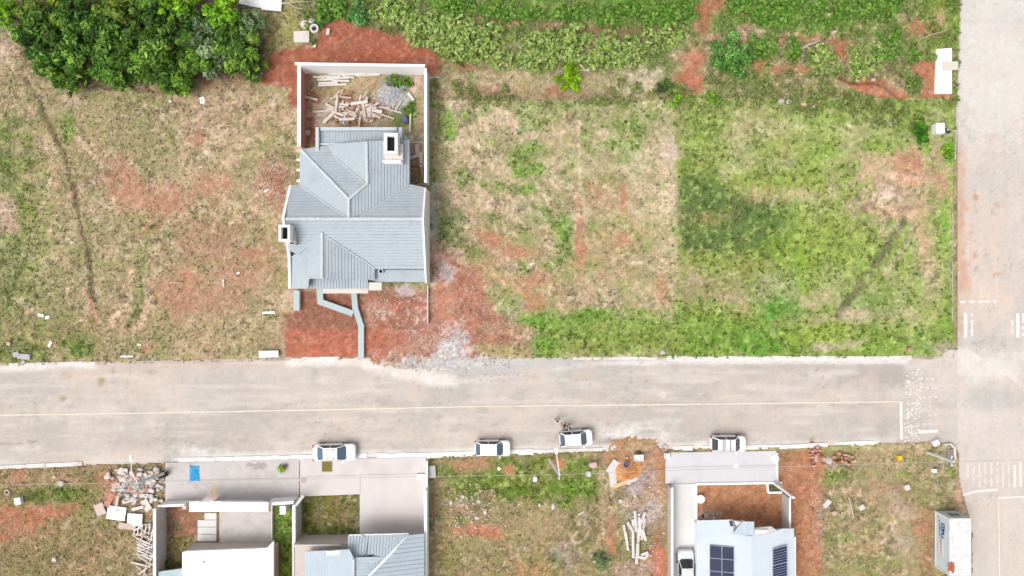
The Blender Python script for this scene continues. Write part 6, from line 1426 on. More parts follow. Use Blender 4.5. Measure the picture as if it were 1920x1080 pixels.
# rubble heap and broken panels beside the lower left house
G3 = 'rubble heap beside the white roofed house'; L3 = 'pale rubble lump in the heap by the white roofed house'
rr = random.Random(21)
for i in range(190):
    x = rr.gauss(258, 26); y = rr.gauss(905, 17)
    if x > 306 or y < 878 or x < 205: continue
    rock_thing('rubble_lump', x, y, rr.uniform(.3, .8), rr.uniform(.25, .6), rr.uniform(.12, .3), rr.choice([M_PLAST2, M_STONE, M_STONEP, M_STONE, M_PLAST2, M_WGREY, M_BRICK]), L3 + (' near the road edge' if y < 896 else ' at mid height' if y < 912 else ' at its lower foot'), 'rubble', G3, z=.1 + rr.uniform(.05, .28), seed=i)
for i, (x, y, sx, sy, a, mt, lab) in enumerate([(233, 882, 1.1, .5, 5, M_PLAST2, 'long pale block at the top of the rubble heap'), (230, 895, .4, .7, 20, M_PLAST2, 'upright pinkish block in the upper rubble heap'), (222, 908, .9, .5, 8, M_STONEP, 'pinkish block at the left of the rubble heap'), (210, 935, .6, 1.5, -30, M_BRICK, 'reddish panel leaning in the rubble'), (225, 936, .3, 1.1, -12, M_WOODP, 'pale post end beside the reddish panel'), (191, 953, 1.0, 1.2, 20, M_WOODP, 'cream torn panel farthest left in the debris'), (222, 960, 1.9, 1.4, -8, M_PLAST, 'large white panel left of the white square panel'), (257, 972, 1.55, 1.25, -3, M_WHITE, 'bright white square panel in the middle of the debris'), (243, 984, 1.7, .6, -8, M_WOODP, 'cream panel under the bright white square panel'), (263, 950, 1.3, .3, 15, M_WOODW, 'white beam above the bright white square panel'), (248, 938, 1.5, .2, 12, M_WOODW, 'thin white lath across the debris'), (278, 945, .7, 1.2, 30, M_PLAST2, 'tilted pale panel near the grey wall')]):
    box_thing('debris_panel', x, y, sx, sy, .12, a, mt, lab, 'panel', z=.25 + .05 * (i % 5), tilt=rr.uniform(-6, 6))
o = thing('pallet', P(278, 1025), 'slatted white pallet lying against the grey wall', 'pallet')
for i in range(6):
    m = MB(); c = P(275, 1013 + i * 5.5); m.box((c.x, c.y, .42), (1.7, .16, .06), R(-24)); m.build('slat', M_WOODW, o)
for i in range(2): m = MB(); c = P(266 + 18 * i, 1026 + 4 * i); m.box((c.x, c.y, .33), (.12, 1.6, .1), R(-24)); m.build('bearer', M_WOODP, o)
o = thing('pallet', P(264, 992), 'open wooden crate frame below the white panels', 'crate frame')
for i in range(5):
    m = MB(); c = P(256 + i * 7, 990); m.box((c.x, c.y, .40), (.1, 1.1, .08), R(-8)); m.build('slat', M_WOODW, o)
for y in (982, 998): m = MB(); c = P(270, y); m.box((c.x, c.y, .33), (1.9, .12, .1), R(6)); m.build('bearer', M_WOODP, o)
G4 = 'loose laths against the grey wall'; L4 = 'loose pale lath thrown against the grey wall of the white roofed house'
for i in range(30):
    x = rr.uniform(258, 296); y = rr.uniform(985, 1072); plank(x, y, rr.uniform(.8, 2.0), rr.uniform(.08, .2), rr.choice([rr.gauss(60, 15), rr.gauss(-25, 12)]), .25 + i * .012, rr.choice([M_WOODW, M_WOODW, M_WOODP, M_STONEG]), L4, G4, 'lath')
o = thing('waste_bin', P(311, 887), 'small black bin at the corner of the rubble heap', 'bin'); m = MB(); m.box(tuple(P(311, 887) + Vector((0, 0, .45))), (.62, .48, .7), R(4)); m.build('bin_body', M_BLKP, o); m = MB(); m.box(tuple(P(311, 887) + Vector((0, 0, .83))), (.68, .54, .06), R(4)); m.build('lid', M_DARK, o)
# blue tarp on the pavement
M_TARP = PM('bright_blue_tarp', (58, 172, 226), .5, .10, 6, stain=(110, 200, 236), stain_amt=.6, stain_scale=3)
m = MB(); rr = random.Random(2); n = 14; hgt = [[.17 + rr.random() * .09 for _ in range(n + 1)] for _ in range(n + 1)]
c = P(366, 887); vs = []
for i in range(n + 1):
    for j in range(n + 1):
        u = i / n - .5; v = j / n - .5
        ex = (rr.random() - .5) * (.16 if abs(u) > .48 else .05) + (.05 if v < -.25 and u > .4 else 0); vs.append((c.x + u * 1.02 + ex, c.y + v * 1.62 + (rr.random() - .5) * (.16 if abs(v) > .48 else .05), hgt[i][j] if 0 < i < n and 0 < j < n else .16))
m.add(vs, [(i * (n + 1) + j, (i + 1) * (n + 1) + j, (i + 1) * (n + 1) + j + 1, i * (n + 1) + j + 1) for i in range(n) for j in range(n)])
single(m, 'tarp', M_TARP, 'crumpled bright blue tarp spread on the pale pavement', 'tarp')
# middle lot litter
for (x, y, sx, sy, sz, mt, lab) in [(1003, 897, .62, .72, .55, M_WHITE, 'white tilted tub in the green of the middle lot'), (1113, 870, 1.0, .75, .4, PM('pink_stone', (222, 190, 188), .95, .1), 'pink boulder in the grass near the sand pile'), (1103, 887, .8, .75, .5, M_STONE, 'pale grey boulder under the pink boulder'), (936, 878, .42, .45, .3, M_WHITE, 'small white lump left of the lamp pole in the middle lot'), (1037, 949, .45, .7, .3, M_STONE, 'pale rock at the lower end of the green grass'), (846, 941, .45, .6, .35, M_STONE, 'white rock at the upper left of the scattered rubble'), (898, 940, .5, .4, .3, M_STONE, 'white rock below a grassy strip'), (868, 930, .5, .35, .3, M_STONE, 'small white rock between two grassy tufts'), (910, 960, .5, .5, .3, M_STONE, 'white jagged rock right of the rubble patch'), (895, 970, .6, .4, .3, M_STONE, 'broad white rock above the red soil patch'), (885, 978, .35, .35, .25, M_STONE, 'round white rock just above the red soil patch'), (1115, 1052, .5, .4, .3, M_STONE, 'pale rock low near the white planks'), (1163, 938, .5, .5, .35, M_STONE, 'pale stone under the grey sand'), (1140, 1052, .7, .4, .25, M_STONE, 'flat pale stone beside the green weeds'), (1012, 946, .3, .4, .3, M_STONE, 'tiny pale stone left of another pale rock')]:
    rock_thing('rock', x, y, sx, sy, sz, mt, lab, 'rock')
box_thing('plank', 1089, 961, .75, .12, .05, 30, M_WOODW, 'short white stick in the straw of the middle lot', 'plank', z=.2)
G5 = 'white posts piled by the grey sided wall'; L5 = 'white post in the pile left of the grey sided wall'
for i, (x, y, L, a) in enumerate([(1186, 1008, 4.0, 91), (1196, 1000, 4.3, 88), (1205, 990, 2.2, 80), (1199, 985, 2.0, 96), (1172, 1003, 2.4, 100), (1174, 1012, 2.0, 98), (1202, 975, 2.0, 70), (1190, 975, 2.2, 94), (1193, 1035, 2.2, 87), (1207, 1035, .8, 20), (1200, 1042, .9, -15), (1210, 1040, .7, 50), (1180, 985, 1.2, 120), (1206, 1000, 1.2, 105)]):
    plank(x, y, L, .26, a, .3 + i * .02, M_WOODW, L5, G5, 'white_post')
# sand pen, barrow and bucket
o = thing('sand_pen', P(1152, 884), 'pale board pen holding the orange sand', 'board pen')
for x, y, L, w, a in [(1148, 874, 1.5, .8, 55), (1148, 893, 1.9, .75, 96), (1165, 905, 1.9, .4, 22), (1184, 900, 1.2, .3, 30)]:
    m = MB(); m.box(tuple(P(x, y) + Vector((0, 0, .32))), (L, w, .08), R(a), 0, R(8)); m.build('board', M_WOODW if a != 22 else PM('orange_dusted_board', (240, 200, 160), .9, .1), o)
WB = thing('wheelbarrow', P(1193, 855), 'white wheelbarrow standing beside the orange sand', 'wheelbarrow'); c = P(1195, 856)
m = MB(); m.add([(c.x - .5, c.y - .33, .72), (c.x + .5, c.y - .36, .72), (c.x + .5, c.y + .36, .72), (c.x - .5, c.y + .33, .72), (c.x - .3, c.y - .2, .38), (c.x + .32, c.y - .22, .38), (c.x + .32, c.y + .22, .38), (c.x - .3, c.y + .2, .38)], [(4, 5, 6, 7), (0, 1, 5, 4), (1, 2, 6, 5), (2, 3, 7, 6), (3, 0, 4, 7)]); m.build('tray', M_WHITE, WB)
m = MB(); m.tube((c.x + .08, c.y + .5, .2), (c.x + .08, c.y + .6, .2), .2, .2, 14); m.build('wheel', M_BLKP, WB)
m = MB(); m.path([(c.x - .3, c.y + .55, .25), (c.x - .35, c.y - .2, .40), (c.x - .6, c.y - .75, .62)], .03); m.path([(c.x + .3, c.y + .55, .25), (c.x + .3, c.y - .2, .40), (c.x + .3, c.y - .8, .62)], .03); m.tube((c.x - .3, c.y - .2, .4), (c.x - .3, c.y - .25, .1), .03, .03); m.tube((c.x + .3, c.y - .2, .4), (c.x + .3, c.y - .25, .1), .03, .03); m.build('handle', M_BLKP, WB)
o = thing('bucket', P(1172, 868), 'blue grey bucket at the edge of the orange sand', 'bucket'); m = MB(); m.lathe(P(1172, 868) + Vector((0, 0, .3)), [(.20, 0), (.29, .5), (.25, .5), (.18, .1), (0, .1)], 16); m.build('bucket_body', PM('bucket_blue', (104, 124, 178), .6, .1), o)
rock_thing('rock', 1175, 857, .35, .3, .2, M_STONEP, 'small pink stone beside the blue grey bucket', 'rock', z=.3)
o = thing('tyre', P(1245, 839), 'thin pale ring lying at the kerb near the grey drive', 'ring'); m = MB(); m.lathe(P(1245, 839) + Vector((0, 0, .12)), [(.22, .0), (.22, .06), (.30, .07), (.31, 0)], 16); m.build('ring', M_STONEG, o)
box_thing('meter_box', 1249, 853, .5, .5, .5, 0, M_WHITE, 'white box at the left corner of the grey drive', 'box')
for x, y, lab in [(1452, 859, 'round white lid at the right corner of the grey drive')]:
    m = MB(); m.lathe(P(x, y) + Vector((0, 0, .152)), [(.42, 0), (.42, .1), (.36, .13), (0, .14)], 18); single(m, 'round_lid', M_WHITE, lab, 'lid')
box_thing('white_plate', 1379, 872, .42, .38, .04, 0, M_WHITE, 'small white plate in the middle of the grey drive', 'plate', z=.155)
o = thing('planter_pot', P(1311, 933), 'round white pot at the left edge of the brown yard', 'pot'); m = MB(); m.lathe(P(1311, 933), [(.3, .05), (.44, .6), (.34, .6), (.0, .5)], 16); m.build('pot_body', M_WHITE, o)
m = MB(); rr = random.Random(31); me_r = None
for i in range(40):
    c = P(1326 + rr.gauss(0, 9), 965 + rr.gauss(0, 4)); rock_thing('rubble_lump', 1326 + rr.gauss(0, 10), 965 + rr.gauss(0, 4), rr.uniform(.15, .4), rr.uniform(.15, .35), .25, rr.choice([M_PLAST2, M_STONEP, M_STONEG, M_BLKP, M_STONEP]), 'rubble lump in the small pile in the brown yard corner', 'rubble', 'rubble pile in the brown yard', z=.2, seed=i)
    if i > 22: break
G6 = 'broken bricks heaped right of the solar house'; L6 = 'broken red brick lump in the heap right of the grey drive'
for i in range(64):
    t = rr.random()
    if t < .4: x, y = rr.gauss(1526, 6), rr.gauss(852, 10)
    elif t < .65: x, y = rr.gauss(1540, 7), rr.gauss(868, 12)
    else: x, y = rr.gauss(1580, 12), rr.gauss(861, 6) + (rr.random() - .5) * 8
    rock_thing('brick_lump', x, y, rr.uniform(.25, .6), rr.uniform(.2, .5), rr.uniform(.2, .4), rr.choice([M_BRICK, M_BRICK, M_STONEP, M_RUST]), L6, 'rubble', G6, z=.1 + rr.random() * .35, seed=i)
rock_thing('rock', 1551, 862, 1.2, 1.1, .5, M_WGREY, 'pale grey crushed sack among the broken red bricks', 'sack')
for i, (x, y, sx, sy, a, mt, lab) in enumerate([(1683, 857, .42, .48, 8, PM('yellow_crate', (246, 204, 40), .6, .1), 'yellow crate in the straw of the lower right lot'), (1748, 881, .36, .36, 0, M_WHITE, 'white cube near the corner pole'), (1697, 912, .5, .55, 20, M_STONE, 'white stone above the dark grass'), (1612, 949, .55, .5, 30, M_STONE, 'white lump right of a leaning stick'), (1547, 942, .5, .9, -40, M_STONE, 'long pale scrap by the brown dirt'), (1560, 960, .4, .4, 15, M_STONEP, 'pinkish lump beside the brown dirt'), (1751, 829, .6, .55, 30, M_WHITE, 'white block at the grassy corner of the junction')]):
    box_thing('litter', x, y, sx, sy, .4, a, mt, lab, 'litter')
plank(1594, 950, 2.3, .1, 104, .25, M_WOODP, 'long pale stick lying in the lower right lot', None, 'stick')
dr = thing('storm_drain', P(1780, 848), 'dark storm drain box with pale rim at the junction corner', 'drain'); m = MB(); m.box(tuple(P(1781, 851) + Vector((0, 0, .12))), (.8, 1.1, .16), R(2)); m.build('drain_cover', PM('drain_grey', (150, 140, 134), .95, .2, 4), dr); m = MB(); m.box(tuple(P(1784, 858) + Vector((0, 0, .22))), (.4, .2, .05)); m.build('drain_mouth', M_DARK, dr)
m = MB(); m.path([P(1770, 834, .2), P(1782, 832, .2), P(1790, 840, .2), P(1791, 862, .2)], .12); m.build('rim', M_PLAST2, dr)
m = MB(); m.rock(tuple(P(1702, 655) + Vector((0, 0, .3))), (.55, .6, .5), 3); single(m, 'rag', PM('red_white_rag', (206, 130, 120), .9, .4, 9, stain=(244, 236, 232), stain_amt=1, stain_scale=4), 'red and white bundle in the verge near the junction', 'rag')
# things on the upper right verge
PS = thing('white_platform', P(1766, 145), 'long white concrete platform beside the side road', 'platform')
m = MB(); m.prism([g2(1753, 94), g2(1781, 92), g2(1781, 177), g2(1750, 177)], .0, .34); m.build('platform_slab', M_WHITE, PS)
box_thing('bridge_slab', 1777, 126, 1.5, .85, .22, 0, PM('cream_concrete', (232, 222, 206), .9, .06), 'cream slab bridging the white platform and the side road', 'slab', z=.33)
o = thing('white_cabinet', P(1753, 244), 'small white cabinet standing beside the round green bush', 'cabinet'); m = MB(); m.box(tuple(P(1753, 244) + Vector((0, 0, .45))), (.82, 1.0, .9), R(2)); m.build('cabinet_body', M_WHITE, o); m = MB(); m.box(tuple(P(1753, 244) + Vector((0, 0, .93))), (.88, 1.06, .05), R(2)); m.build('lid', M_WHITE, o)
rr = random.Random(41)
for i in range(12): rock_thing('rubbish', 1770 + rr.gauss(0, 6), 247 + rr.gauss(0, 5), rr.uniform(.25, .55), rr.uniform(.2, .45), .3, rr.choice([M_BLKP, PM('slate_rubbish', (110, 116, 134), .9, .2), M_STONEG]), 'dark scrap of rubbish right of the white cabinet', 'rubbish', 'rubbish beside the white cabinet', seed=i)
for (x, y, sx, sy, mt, lab) in [(1555, 33, .75, .85, PM('peach_stone', (232, 208, 186), .95, .08), 'peach coloured boulder in the upper right thicket'), (1562, 62, .8, .5, M_STONEP, 'flat pinkish rock below the peach coloured boulder'), (1463, 191, .8, .6, M_STONEG, 'grey pink rock on the bank above the green field'), (1477, 192, .7, .6, M_STONEG, 'grey rock right of a grey pink rock on the bank'), (1505, 197, 1.0, .5, PM('orange_pink_stone', (232, 184, 158), .95, .1), 'orange pink rock on the bank above the green field'), (1522, 202, .6, .6, M_STONEG, 'dull grey rock right of the orange pink rock'), (1635, 151, .5, .4, M_STONEG, 'grey stone in the red gully'), (1596, 176, .45, .35, M_STONEP, 'small tan stone left below the red gully'), (1669, 234, .5, .6, M_STONEG, 'pale stone left of the round green bush'), (1242, 660, .7, .5, M_STONEG, 'grey stone at the kerb of the green verge')]:
    rock_thing('rock', x, y, sx, sy, .4, mt, lab, 'rock')
o = thing('driftwood', P(1520, 83), 'bleached broken branch in the brown strip of the thicket', 'branch'); m = MB(); m.path([P(1503, 91, .3), P(1516, 84, .35), P(1538, 76, .3)], [.1, .12, .05]); m.path([P(1514, 86, .35), P(1520, 79, .4)], [.08, .03]); m.path([P(1508, 88, .35), P(1520, 90, .3)], [.07, .03]); m.build('limb', M_TWIG, o)
o = thing('driftwood', P(1740, 66), 'thin bare stick lying across the upper right bushes', 'branch'); m = MB(); m.path([P(1724, 74, .7), P(1750, 64, .8), P(1785, 54, .7)], [.04, .04, .02]); m.build('limb', M_TWIG, o)
box_thing('plank', 1096, 133, .95, .16, .05, -4, M_WOODW, 'short pale plank right of the lime green bush', 'plank', z=.25)
# small pale rubble everywhere in the dirt
def crumbs(name, n, fn, s0, s1, mats, seed):
    rr = random.Random(seed)
    for k, mt in enumerate(mats):
        m = MB()
        for i in range(n // len(mats)):
            x, y = fn(rr); s = rr.uniform(s0, s1); c = P(x, y); iy, ix = gi(np.array(x), np.array(y))
            m.rock((c.x, c.y, float(max(Z[iy, ix], 0)) + s * .2), (s, s * rr.uniform(.6, 1.1), s * .7), i, 5)
        tag(m.build(name, mt), kind='stuff')
cl_ = [(random.Random(i).uniform(690, 960), random.Random(i + 99).uniform(545, 665)) for i in range(26)]
crumbs('rubble_crumbs', 700, lambda r: (lambda c, s: (c[0] + r.gauss(0, s), c[1] + r.gauss(0, s)))(r.choice(cl_), r.uniform(5, 26)), .05, .2, [M_STONEP, M_BRICK, M_STONEP, M_STONE], 51)
crumbs('rubble_crumbs', 420, lambda r: (r.gauss(520, 18), r.gauss(352, 32)), .06, .2, [M_STONEP, M_BRICK, M_WOODB, M_STONEP], 52)
crumbs('rubble_crumbs', 80, lambda r: (r.uniform(540, 690), r.uniform(560, 618)), .05, .16, [M_STONEP, M_BRICK], 53)
crumbs('rubble_crumbs', 420, lambda r: (r.gauss(672, 44), r.gauss(208, 26)), .06, .22, [M_STONE, M_WOODP, M_STONEP, M_BRICK], 54)
crumbs('rubble_crumbs', 200, lambda r: (r.gauss(880, 34), r.gauss(955, 30)), .08, .3, [M_STONE, M_STONEP], 55)
crumbs('rubble_crumbs', 150, lambda r: (r.gauss(1532, 12), r.uniform(900, 1078)), .06, .2, [M_STONEP, M_STONE, M_BRICK], 56)
crumbs('rubble_crumbs', 260, lambda r: (r.gauss(1205, 26), r.uniform(900, 1075)), .08, .26, [M_STONE, M_STONEP], 57)
crumbs('rubble_crumbs', 110, lambda r: (r.uniform(850, 1000), r.gauss(708, 5)), .05, .13, [M_STONE, M_STONEP], 58)
crumbs('rubble_crumbs', 300, lambda r: (r.uniform(0, 1780), r.uniform(180, 665)), .05, .14, [M_STONE, M_STONEP], 59)
crumbs('gravel', 420, lambda r: (r.gauss(735, 11), r.gauss(180, 13)), .08, .2, [PM('blue_grey_gravel', (196, 202, 214), .95, .12, 6), M_STONEG], 60)
crumbs('rubble_crumbs', 300, lambda r: (r.gauss(258, 24), r.gauss(908, 16)), .08, .22, [M_STONE, M_WGREY, M_STONEP], 61)
crumbs('rubble_crumbs', 120, lambda r: (r.uniform(1560, 1790), r.uniform(840, 1060)), .08, .2, [M_STONE, M_STONEP], 62)
# ------------------------------------------------------------------ trees, bushes, weeds
def leafcloud(n, lobes, size, cols, seed, up=.35, flat=1.0, bright=None):
    """leaf-sized folded faces through a crown made of several lobes; base colours vary leaf by leaf"""
    r = np.random.default_rng(seed)
    L = np.array([l[:3] for l in lobes]); Rd = np.array([l[3] for l in lobes]); w = Rd ** 2 / (Rd ** 2).sum()
    k = r.choice(len(lobes), n, p=w)
    d = r.normal(size=(n, 3)); d[:, 2] = np.abs(d[:, 2]) * .9 - .25; d /= np.linalg.norm(d, axis=1, keepdims=True)
    rad = Rd[k] * r.uniform(.45, 1.08, n) ** .6
    c = L[k] + d * rad[:, None] * np.array([1, 1, flat])
    nrm = d * .6 + r.normal(size=(n, 3)) * .55; nrm[:, 2] += up * 2; nrm /= np.linalg.norm(nrm, axis=1, keepdims=True)
    t = np.cross(nrm, r.normal(size=(n, 3))); t /= np.linalg.norm(t, axis=1, keepdims=True)
    b = np.cross(nrm, t)
    s = size * r.uniform(.6, 1.35, n)[:, None]
    v = np.empty((n, 4, 3))
    v[:, 0] = c - t * s; v[:, 1] = c + b * s * .42 - nrm * s * .12; v[:, 2] = c + t * s; v[:, 3] = c - b * s * .42 - nrm * s * .12
    cols = np.array([alb(q, 1.0) for q in cols]); lobe_c = r.choice(len(cols), len(lobes)); own = r.random(n) < .45
    ci = np.where(own, r.choice(len(cols), n), lobe_c[k])
    cl = r.uniform(.7, 1.35, len(lobes))
    cc = cols[ci] * r.uniform(.65, 1.5, (n, 1)) * cl[k][:, None]
    return v.reshape(-1, 3), np.arange(n * 4).reshape(-1, 4), np.repeat(cc, 4, axis=0)
def tree(px, py, rad, h, cols, label, seed, n=1500, size=.26, group=None, cat='tree', name='tree', lob=9):
    rr = random.Random(seed); b = P(px, py)
    # the crown is seen displaced outward by height, so stand the trunk where the crown projects
    f = (ALT - h * .7) / ALT; b = Vector((b.x * f, b.y * f, 0))
    o = empty(name, b, label, cat, group)
    m = MB(); m.tube((0, 0, -.1), (rr.uniform(-.15, .15), rr.uniform(-.15, .15), h * .45), .05 * rad + .05, .03 * rad + .04, 8)
    for i in range(5):
        a = rr.random() * 6.28; m.path([(0, 0, h * .35), (math.cos(a) * rad * .35, math.sin(a) * rad * .35, h * .6), (math.cos(a) * rad * .7, math.sin(a) * rad * .7, h * .78)], [.03 * rad + .03, .02 * rad + .015, .012])
    m.build('trunk', M_BARK, o)
    lobes = [(0, 0, h * .62, rad * .40)]
    for i in range(lob * 3):
        a = rr.random() * 6.28; q = rr.uniform(.15, 1.0) ** .7 * rad
        lobes.append((math.cos(a) * q, math.sin(a) * q, h * rr.uniform(.40, .95) * (1 - .25 * (q / rad) ** 2), rad * rr.uniform(.12, .30)))
    V_, F_, C_ = leafcloud(n, lobes, size, cols, seed)
    c = bpy.data.objects.new('crown', mesh_np('crown', V_, F_, C_, M_LEAF, False)); COL.objects.link(c); c.parent = o
    return o
DK = [(76, 116, 44), (62, 98, 44), (94, 136, 48), (130, 168, 70)]; MD = [(92, 134, 48), (124, 166, 56), (76, 114, 48), (152, 188, 80)]; BR = [(136, 190, 46), (160, 204, 58), (110, 164, 44)]; OL = [(126, 150, 62), (150, 172, 60), (96, 126, 52)]; GY = [(132, 156, 110), (164, 186, 136), (104, 134, 86)]
TR = [(60, 22, 1.9, 3.6, OL, 'olive green tree at the top left end of the dense clump'), (108, 18, 2.1, 4.0, OL, 'olive green tree between the top left end and the dark top tree'), (250, 110, 1.6, 3.4, DK, 'dark small tree in the middle hollow of the dense clump'), (355, 110, 1.9, 3.4, MD, 'mid green tree filling the right hollow of the dense clump'), (420, 60, 2.0, 3.6, DK, 'dark tree behind the greyish green tree'), (85, 62, 2.9, 5.0, DK, 'dark green tree at the left end of the dense clump'), (100, 115, 2.5, 4.2, MD, 'leafy tree at the lower left corner of the dense clump'), (150, 30, 2.6, 5.2, DK, 'dark tree at the top of the dense clump, left of the yellowish one'), (155, 95, 2.6, 4.8, DK, 'dark tree in the left middle of the dense clump'), (130, 140, 1.9, 3.4, MD, 'low leafy tree at the bottom left of the dense clump'),
      (195, 55, 2.6, 4.6, DK, 'dark tree in the middle of the dense clump under the yellowish one'), (215, 110, 2.5, 4.2, MD, 'tree of greyish green leaves in the lower middle of the dense clump'), (205, 12, 2.1, 5.4, OL, 'yellowish green tree at the top of the dense clump'), (260, 75, 2.7, 5.0, MD, 'broad tree in the middle of the dense clump'), (285, 35, 2.4, 5.0, DK, 'dark tree at the top right of the dense clump'),
      (300, 105, 2.6, 4.8, MD, 'tall leafy tree in the lower right of the dense clump'), (325, 145, 1.9, 3.8, MD, 'leafy tree hanging lowest over the straw field'), (240, 140, 1.3, 2.6, MD, 'small tree at the lower edge of the clump between two gaps'), (345, 60, 2.2, 4.4, DK, 'dark tree between the clump and the paler right hand trees'), (390, 85, 2.5, 4.0, GY, 'greyish green tree right of the dense clump'),
      (440, 95, 2.6, 3.8, MD, 'green tree nearest the red soil'), (470, 125, 1.3, 2.6, MD, 'small bright tree at the red soil edge'), (470, 50, 1.5, 3.2, GY, 'pale leaved sapling below the white sheets'), (415, 18, 1.9, 4.2, BR, 'lime green tree left of the white sheets'), (330, 10, 1.7, 4.6, BR, 'bright green tree at the top edge of the clump'), (5, 22, 1.3, 3.0, BR, 'bright green tree cut by the left edge')]
for i, (x, y, r_, h, cs, lab) in enumerate(TR):
    tree(x, y, r_, h, cs, lab, 200 + i, n=int(300 + 260 * r_ * r_), size=.30 if r_ > 1.6 else .24)
# dry brush under the trees
def brush(px, py, label, seed, n=70, s=1.2):
    o = empty('dry_brush', P(px, py), label, 'brush'); rr = random.Random(seed); m = MB()
    for i in range(n):
        a = (rr.gauss(0, s * .5), rr.gauss(0, s * .25), rr.uniform(.05, .4)); t = rr.random() * 6.28; L = rr.uniform(.3, 1.1)
        m.tube(a, (a[0] + math.cos(t) * L, a[1] + math.sin(t) * L, a[2] + rr.uniform(-.1, .4)), .02, .008, 4)
    m.build('twigs', M_TWIG, o)
brush(385, 134, 'heap of dry twigs below the greyish green tree', 1); brush(425, 138, 'heap of dry twigs below the tree nearest the red soil', 2); brush(15, 50, 'dry brush left of the dense tree clump', 3, 60, 1.0); brush(493, 135, 'pale dry sticks at the left tip of the red soil', 4, 20, .5)
# named bushes
def bush(px, py, rad, h, cols, label, seed, n=500, size=.16, group=None):
    return tree(px, py, rad, h, cols, label, seed, n, size, group, 'bush', 'bush', 8)
bush(1375, 104, 2.15, 1.9, [(106, 160, 70), (130, 182, 92), (86, 138, 60), (150, 198, 108)], 'large round deep green bush in the upper thicket', 301, 2900, .16)
bush(1066, 146, 1.25, 1.5, [(146, 196, 30), (164, 208, 44), (124, 174, 26)], 'lime green bush at the edge of the mown field', 302, 1400, .14)
bush(1727, 247, 1.0, 1.3, [(78, 146, 34), (60, 122, 26), (104, 166, 48)], 'round green bush left of the small white cabinet', 303, 1200, .13)
bush(1722, 228, .8, .9, OL, 'pale olive bush just above the round green bush', 304, 300, .13)
bush(1778, 284, .7, .8, BR, 'bright green bush squeezed against the side road', 305, 300, .13)
bush(1715, 152, .75, .8, MD, 'small bush on the bare red patch', 306, 260, .13)
bush(1268, 186, .7, .8, BR, 'small vivid green bush at the lower end of the red gully patch', 307, 240, .13)
bush(1337, 185, .75, .7, BR, 'vivid green bush on the bank right of the red patch', 308, 260, .13)
bush(1245, 165, 1.0, 1.0, [(86, 120, 56), (66, 96, 44), (110, 140, 70)], 'dull green bush left of the red patch', 309, 320, .14)
bush(672, 22, 1.2, 1.3, [(112, 166, 92), (86, 146, 76), (146, 190, 126)], 'grey green spiky bush right of the well ring', 310, 420, .18)
bush(603, 36, .8, .8, [(70, 140, 60), (96, 160, 76)], 'small deep green bush above the well ring', 311, 220, .14)
bush(736, 152, .8, .7, MD, 'leafy bush below the back wall in the yard', 312, 240, .13)
bush(757, 153, .9, .8, MD, 'leafy bush left of the pinkish heap in the yard', 313, 260, .13)
bush(768, 208, 1.0, .6, MD, 'spreading weeds right of the timber pile', 314, 260, .12)
bush(305, 1063, .6, .6, DK, 'dark bush in the corner of the grey walled yard', 315, 200, .12)
bush(1128, 1048, .9, .7, GY, 'soft green bush near the white posts', 316, 260, .13)
pt = empty('potted_plant', P(531, 876), 'small bright green plant with a rusty pot on the pavement', 'plant')
m = MB(); m.lathe((.22, .12, .15), [(.18, 0), (.26, .4), (.2, .4), (0, .36)], 14); m.build('pot', PM('rusty_pot', (132, 88, 66), .9, .2), pt)
V_, F_, C_ = leafcloud(160, [(-.1, -.05, .5, .38), (.05, -.2, .45, .25), (-.2, .1, .5, .25)], .12, BR, 77); c = bpy.data.objects.new('foliage', mesh_np('foliage', V_, F_, C_, M_LEAF, False)); COL.objects.link(c); c.parent = pt
# shrubs of the thicket: rosette-leaved weeds copied from a few models
def rosette(seed, rad, h, cols, stems=26, leaf=.22):
    r = np.random.default_rng(seed); vs = []; cs = []
    cols = np.array([alb(q) for q in cols])
    for s in range(stems):
        a = r.uniform(0, 6.283); q = rad * math.sqrt(r.random()); top = np.array([math.cos(a) * q, math.sin(a) * q, h * (1 - .6 * (q / rad) ** 2) * r.uniform(.75, 1.1)])
        col = cols[r.integers(len(cols))] * r.uniform(.8, 1.2); nl = r.integers(5, 8)
        for i in range(nl):
            t = 6.283 * i / nl + r.uniform(-.3, .3); L = leaf * r.uniform(.6, 1.2); dz = r.uniform(-.5, .25)
            d = np.array([math.cos(t), math.sin(t), dz]); d /= np.linalg.norm(d); b = np.array([-math.sin(t), math.cos(t), 0]) * L * .30
            vs += [top, top + d * L * .5 + b + [0, 0, .03], top + d * L, top + d * L * .5 - b + [0, 0, .03]]; cs += [col * r.uniform(.9, 1.12)] * 4
    V_ = np.array(vs); return mesh_np('foliage', V_, np.arange(len(V_)).reshape(-1, 4), np.array(cs), M_LEAF, False)
PG = [(184, 208, 112), (206, 222, 146), (156, 188, 90), (126, 158, 74)]; LG = [(128, 176, 66), (158, 196, 92), (108, 156, 56), (94, 140, 54)]; OG = [(150, 164, 92), (124, 142, 74), (172, 180, 110)]
stem_m = MB()
for i in range(5): a = i * 1.25; stem_m.tube((0, 0, -.05), (math.cos(a) * .35, math.sin(a) * .35, .6), .025, .012, 4)
so = stem_m.build('stems', M_BARK); stem_me = so.data; bpy.data.objects.remove(so)
KIND = {'pale': [rosette(400 + i, .85, .95, PG, 34, .21) for i in range(4)], 'lush': [rosette(420 + i, .75, .8, LG, 32, .20) for i in range(4)], 'olive': [rosette(440 + i, .65, .55, OG, 24, .19) for i in range(3)]}
SHORT = {'pale': 'pale green leafy shrub in the thicket', 'lush': 'fresh green shrub at the top edge', 'olive': 'low olive shrub on the bank'}
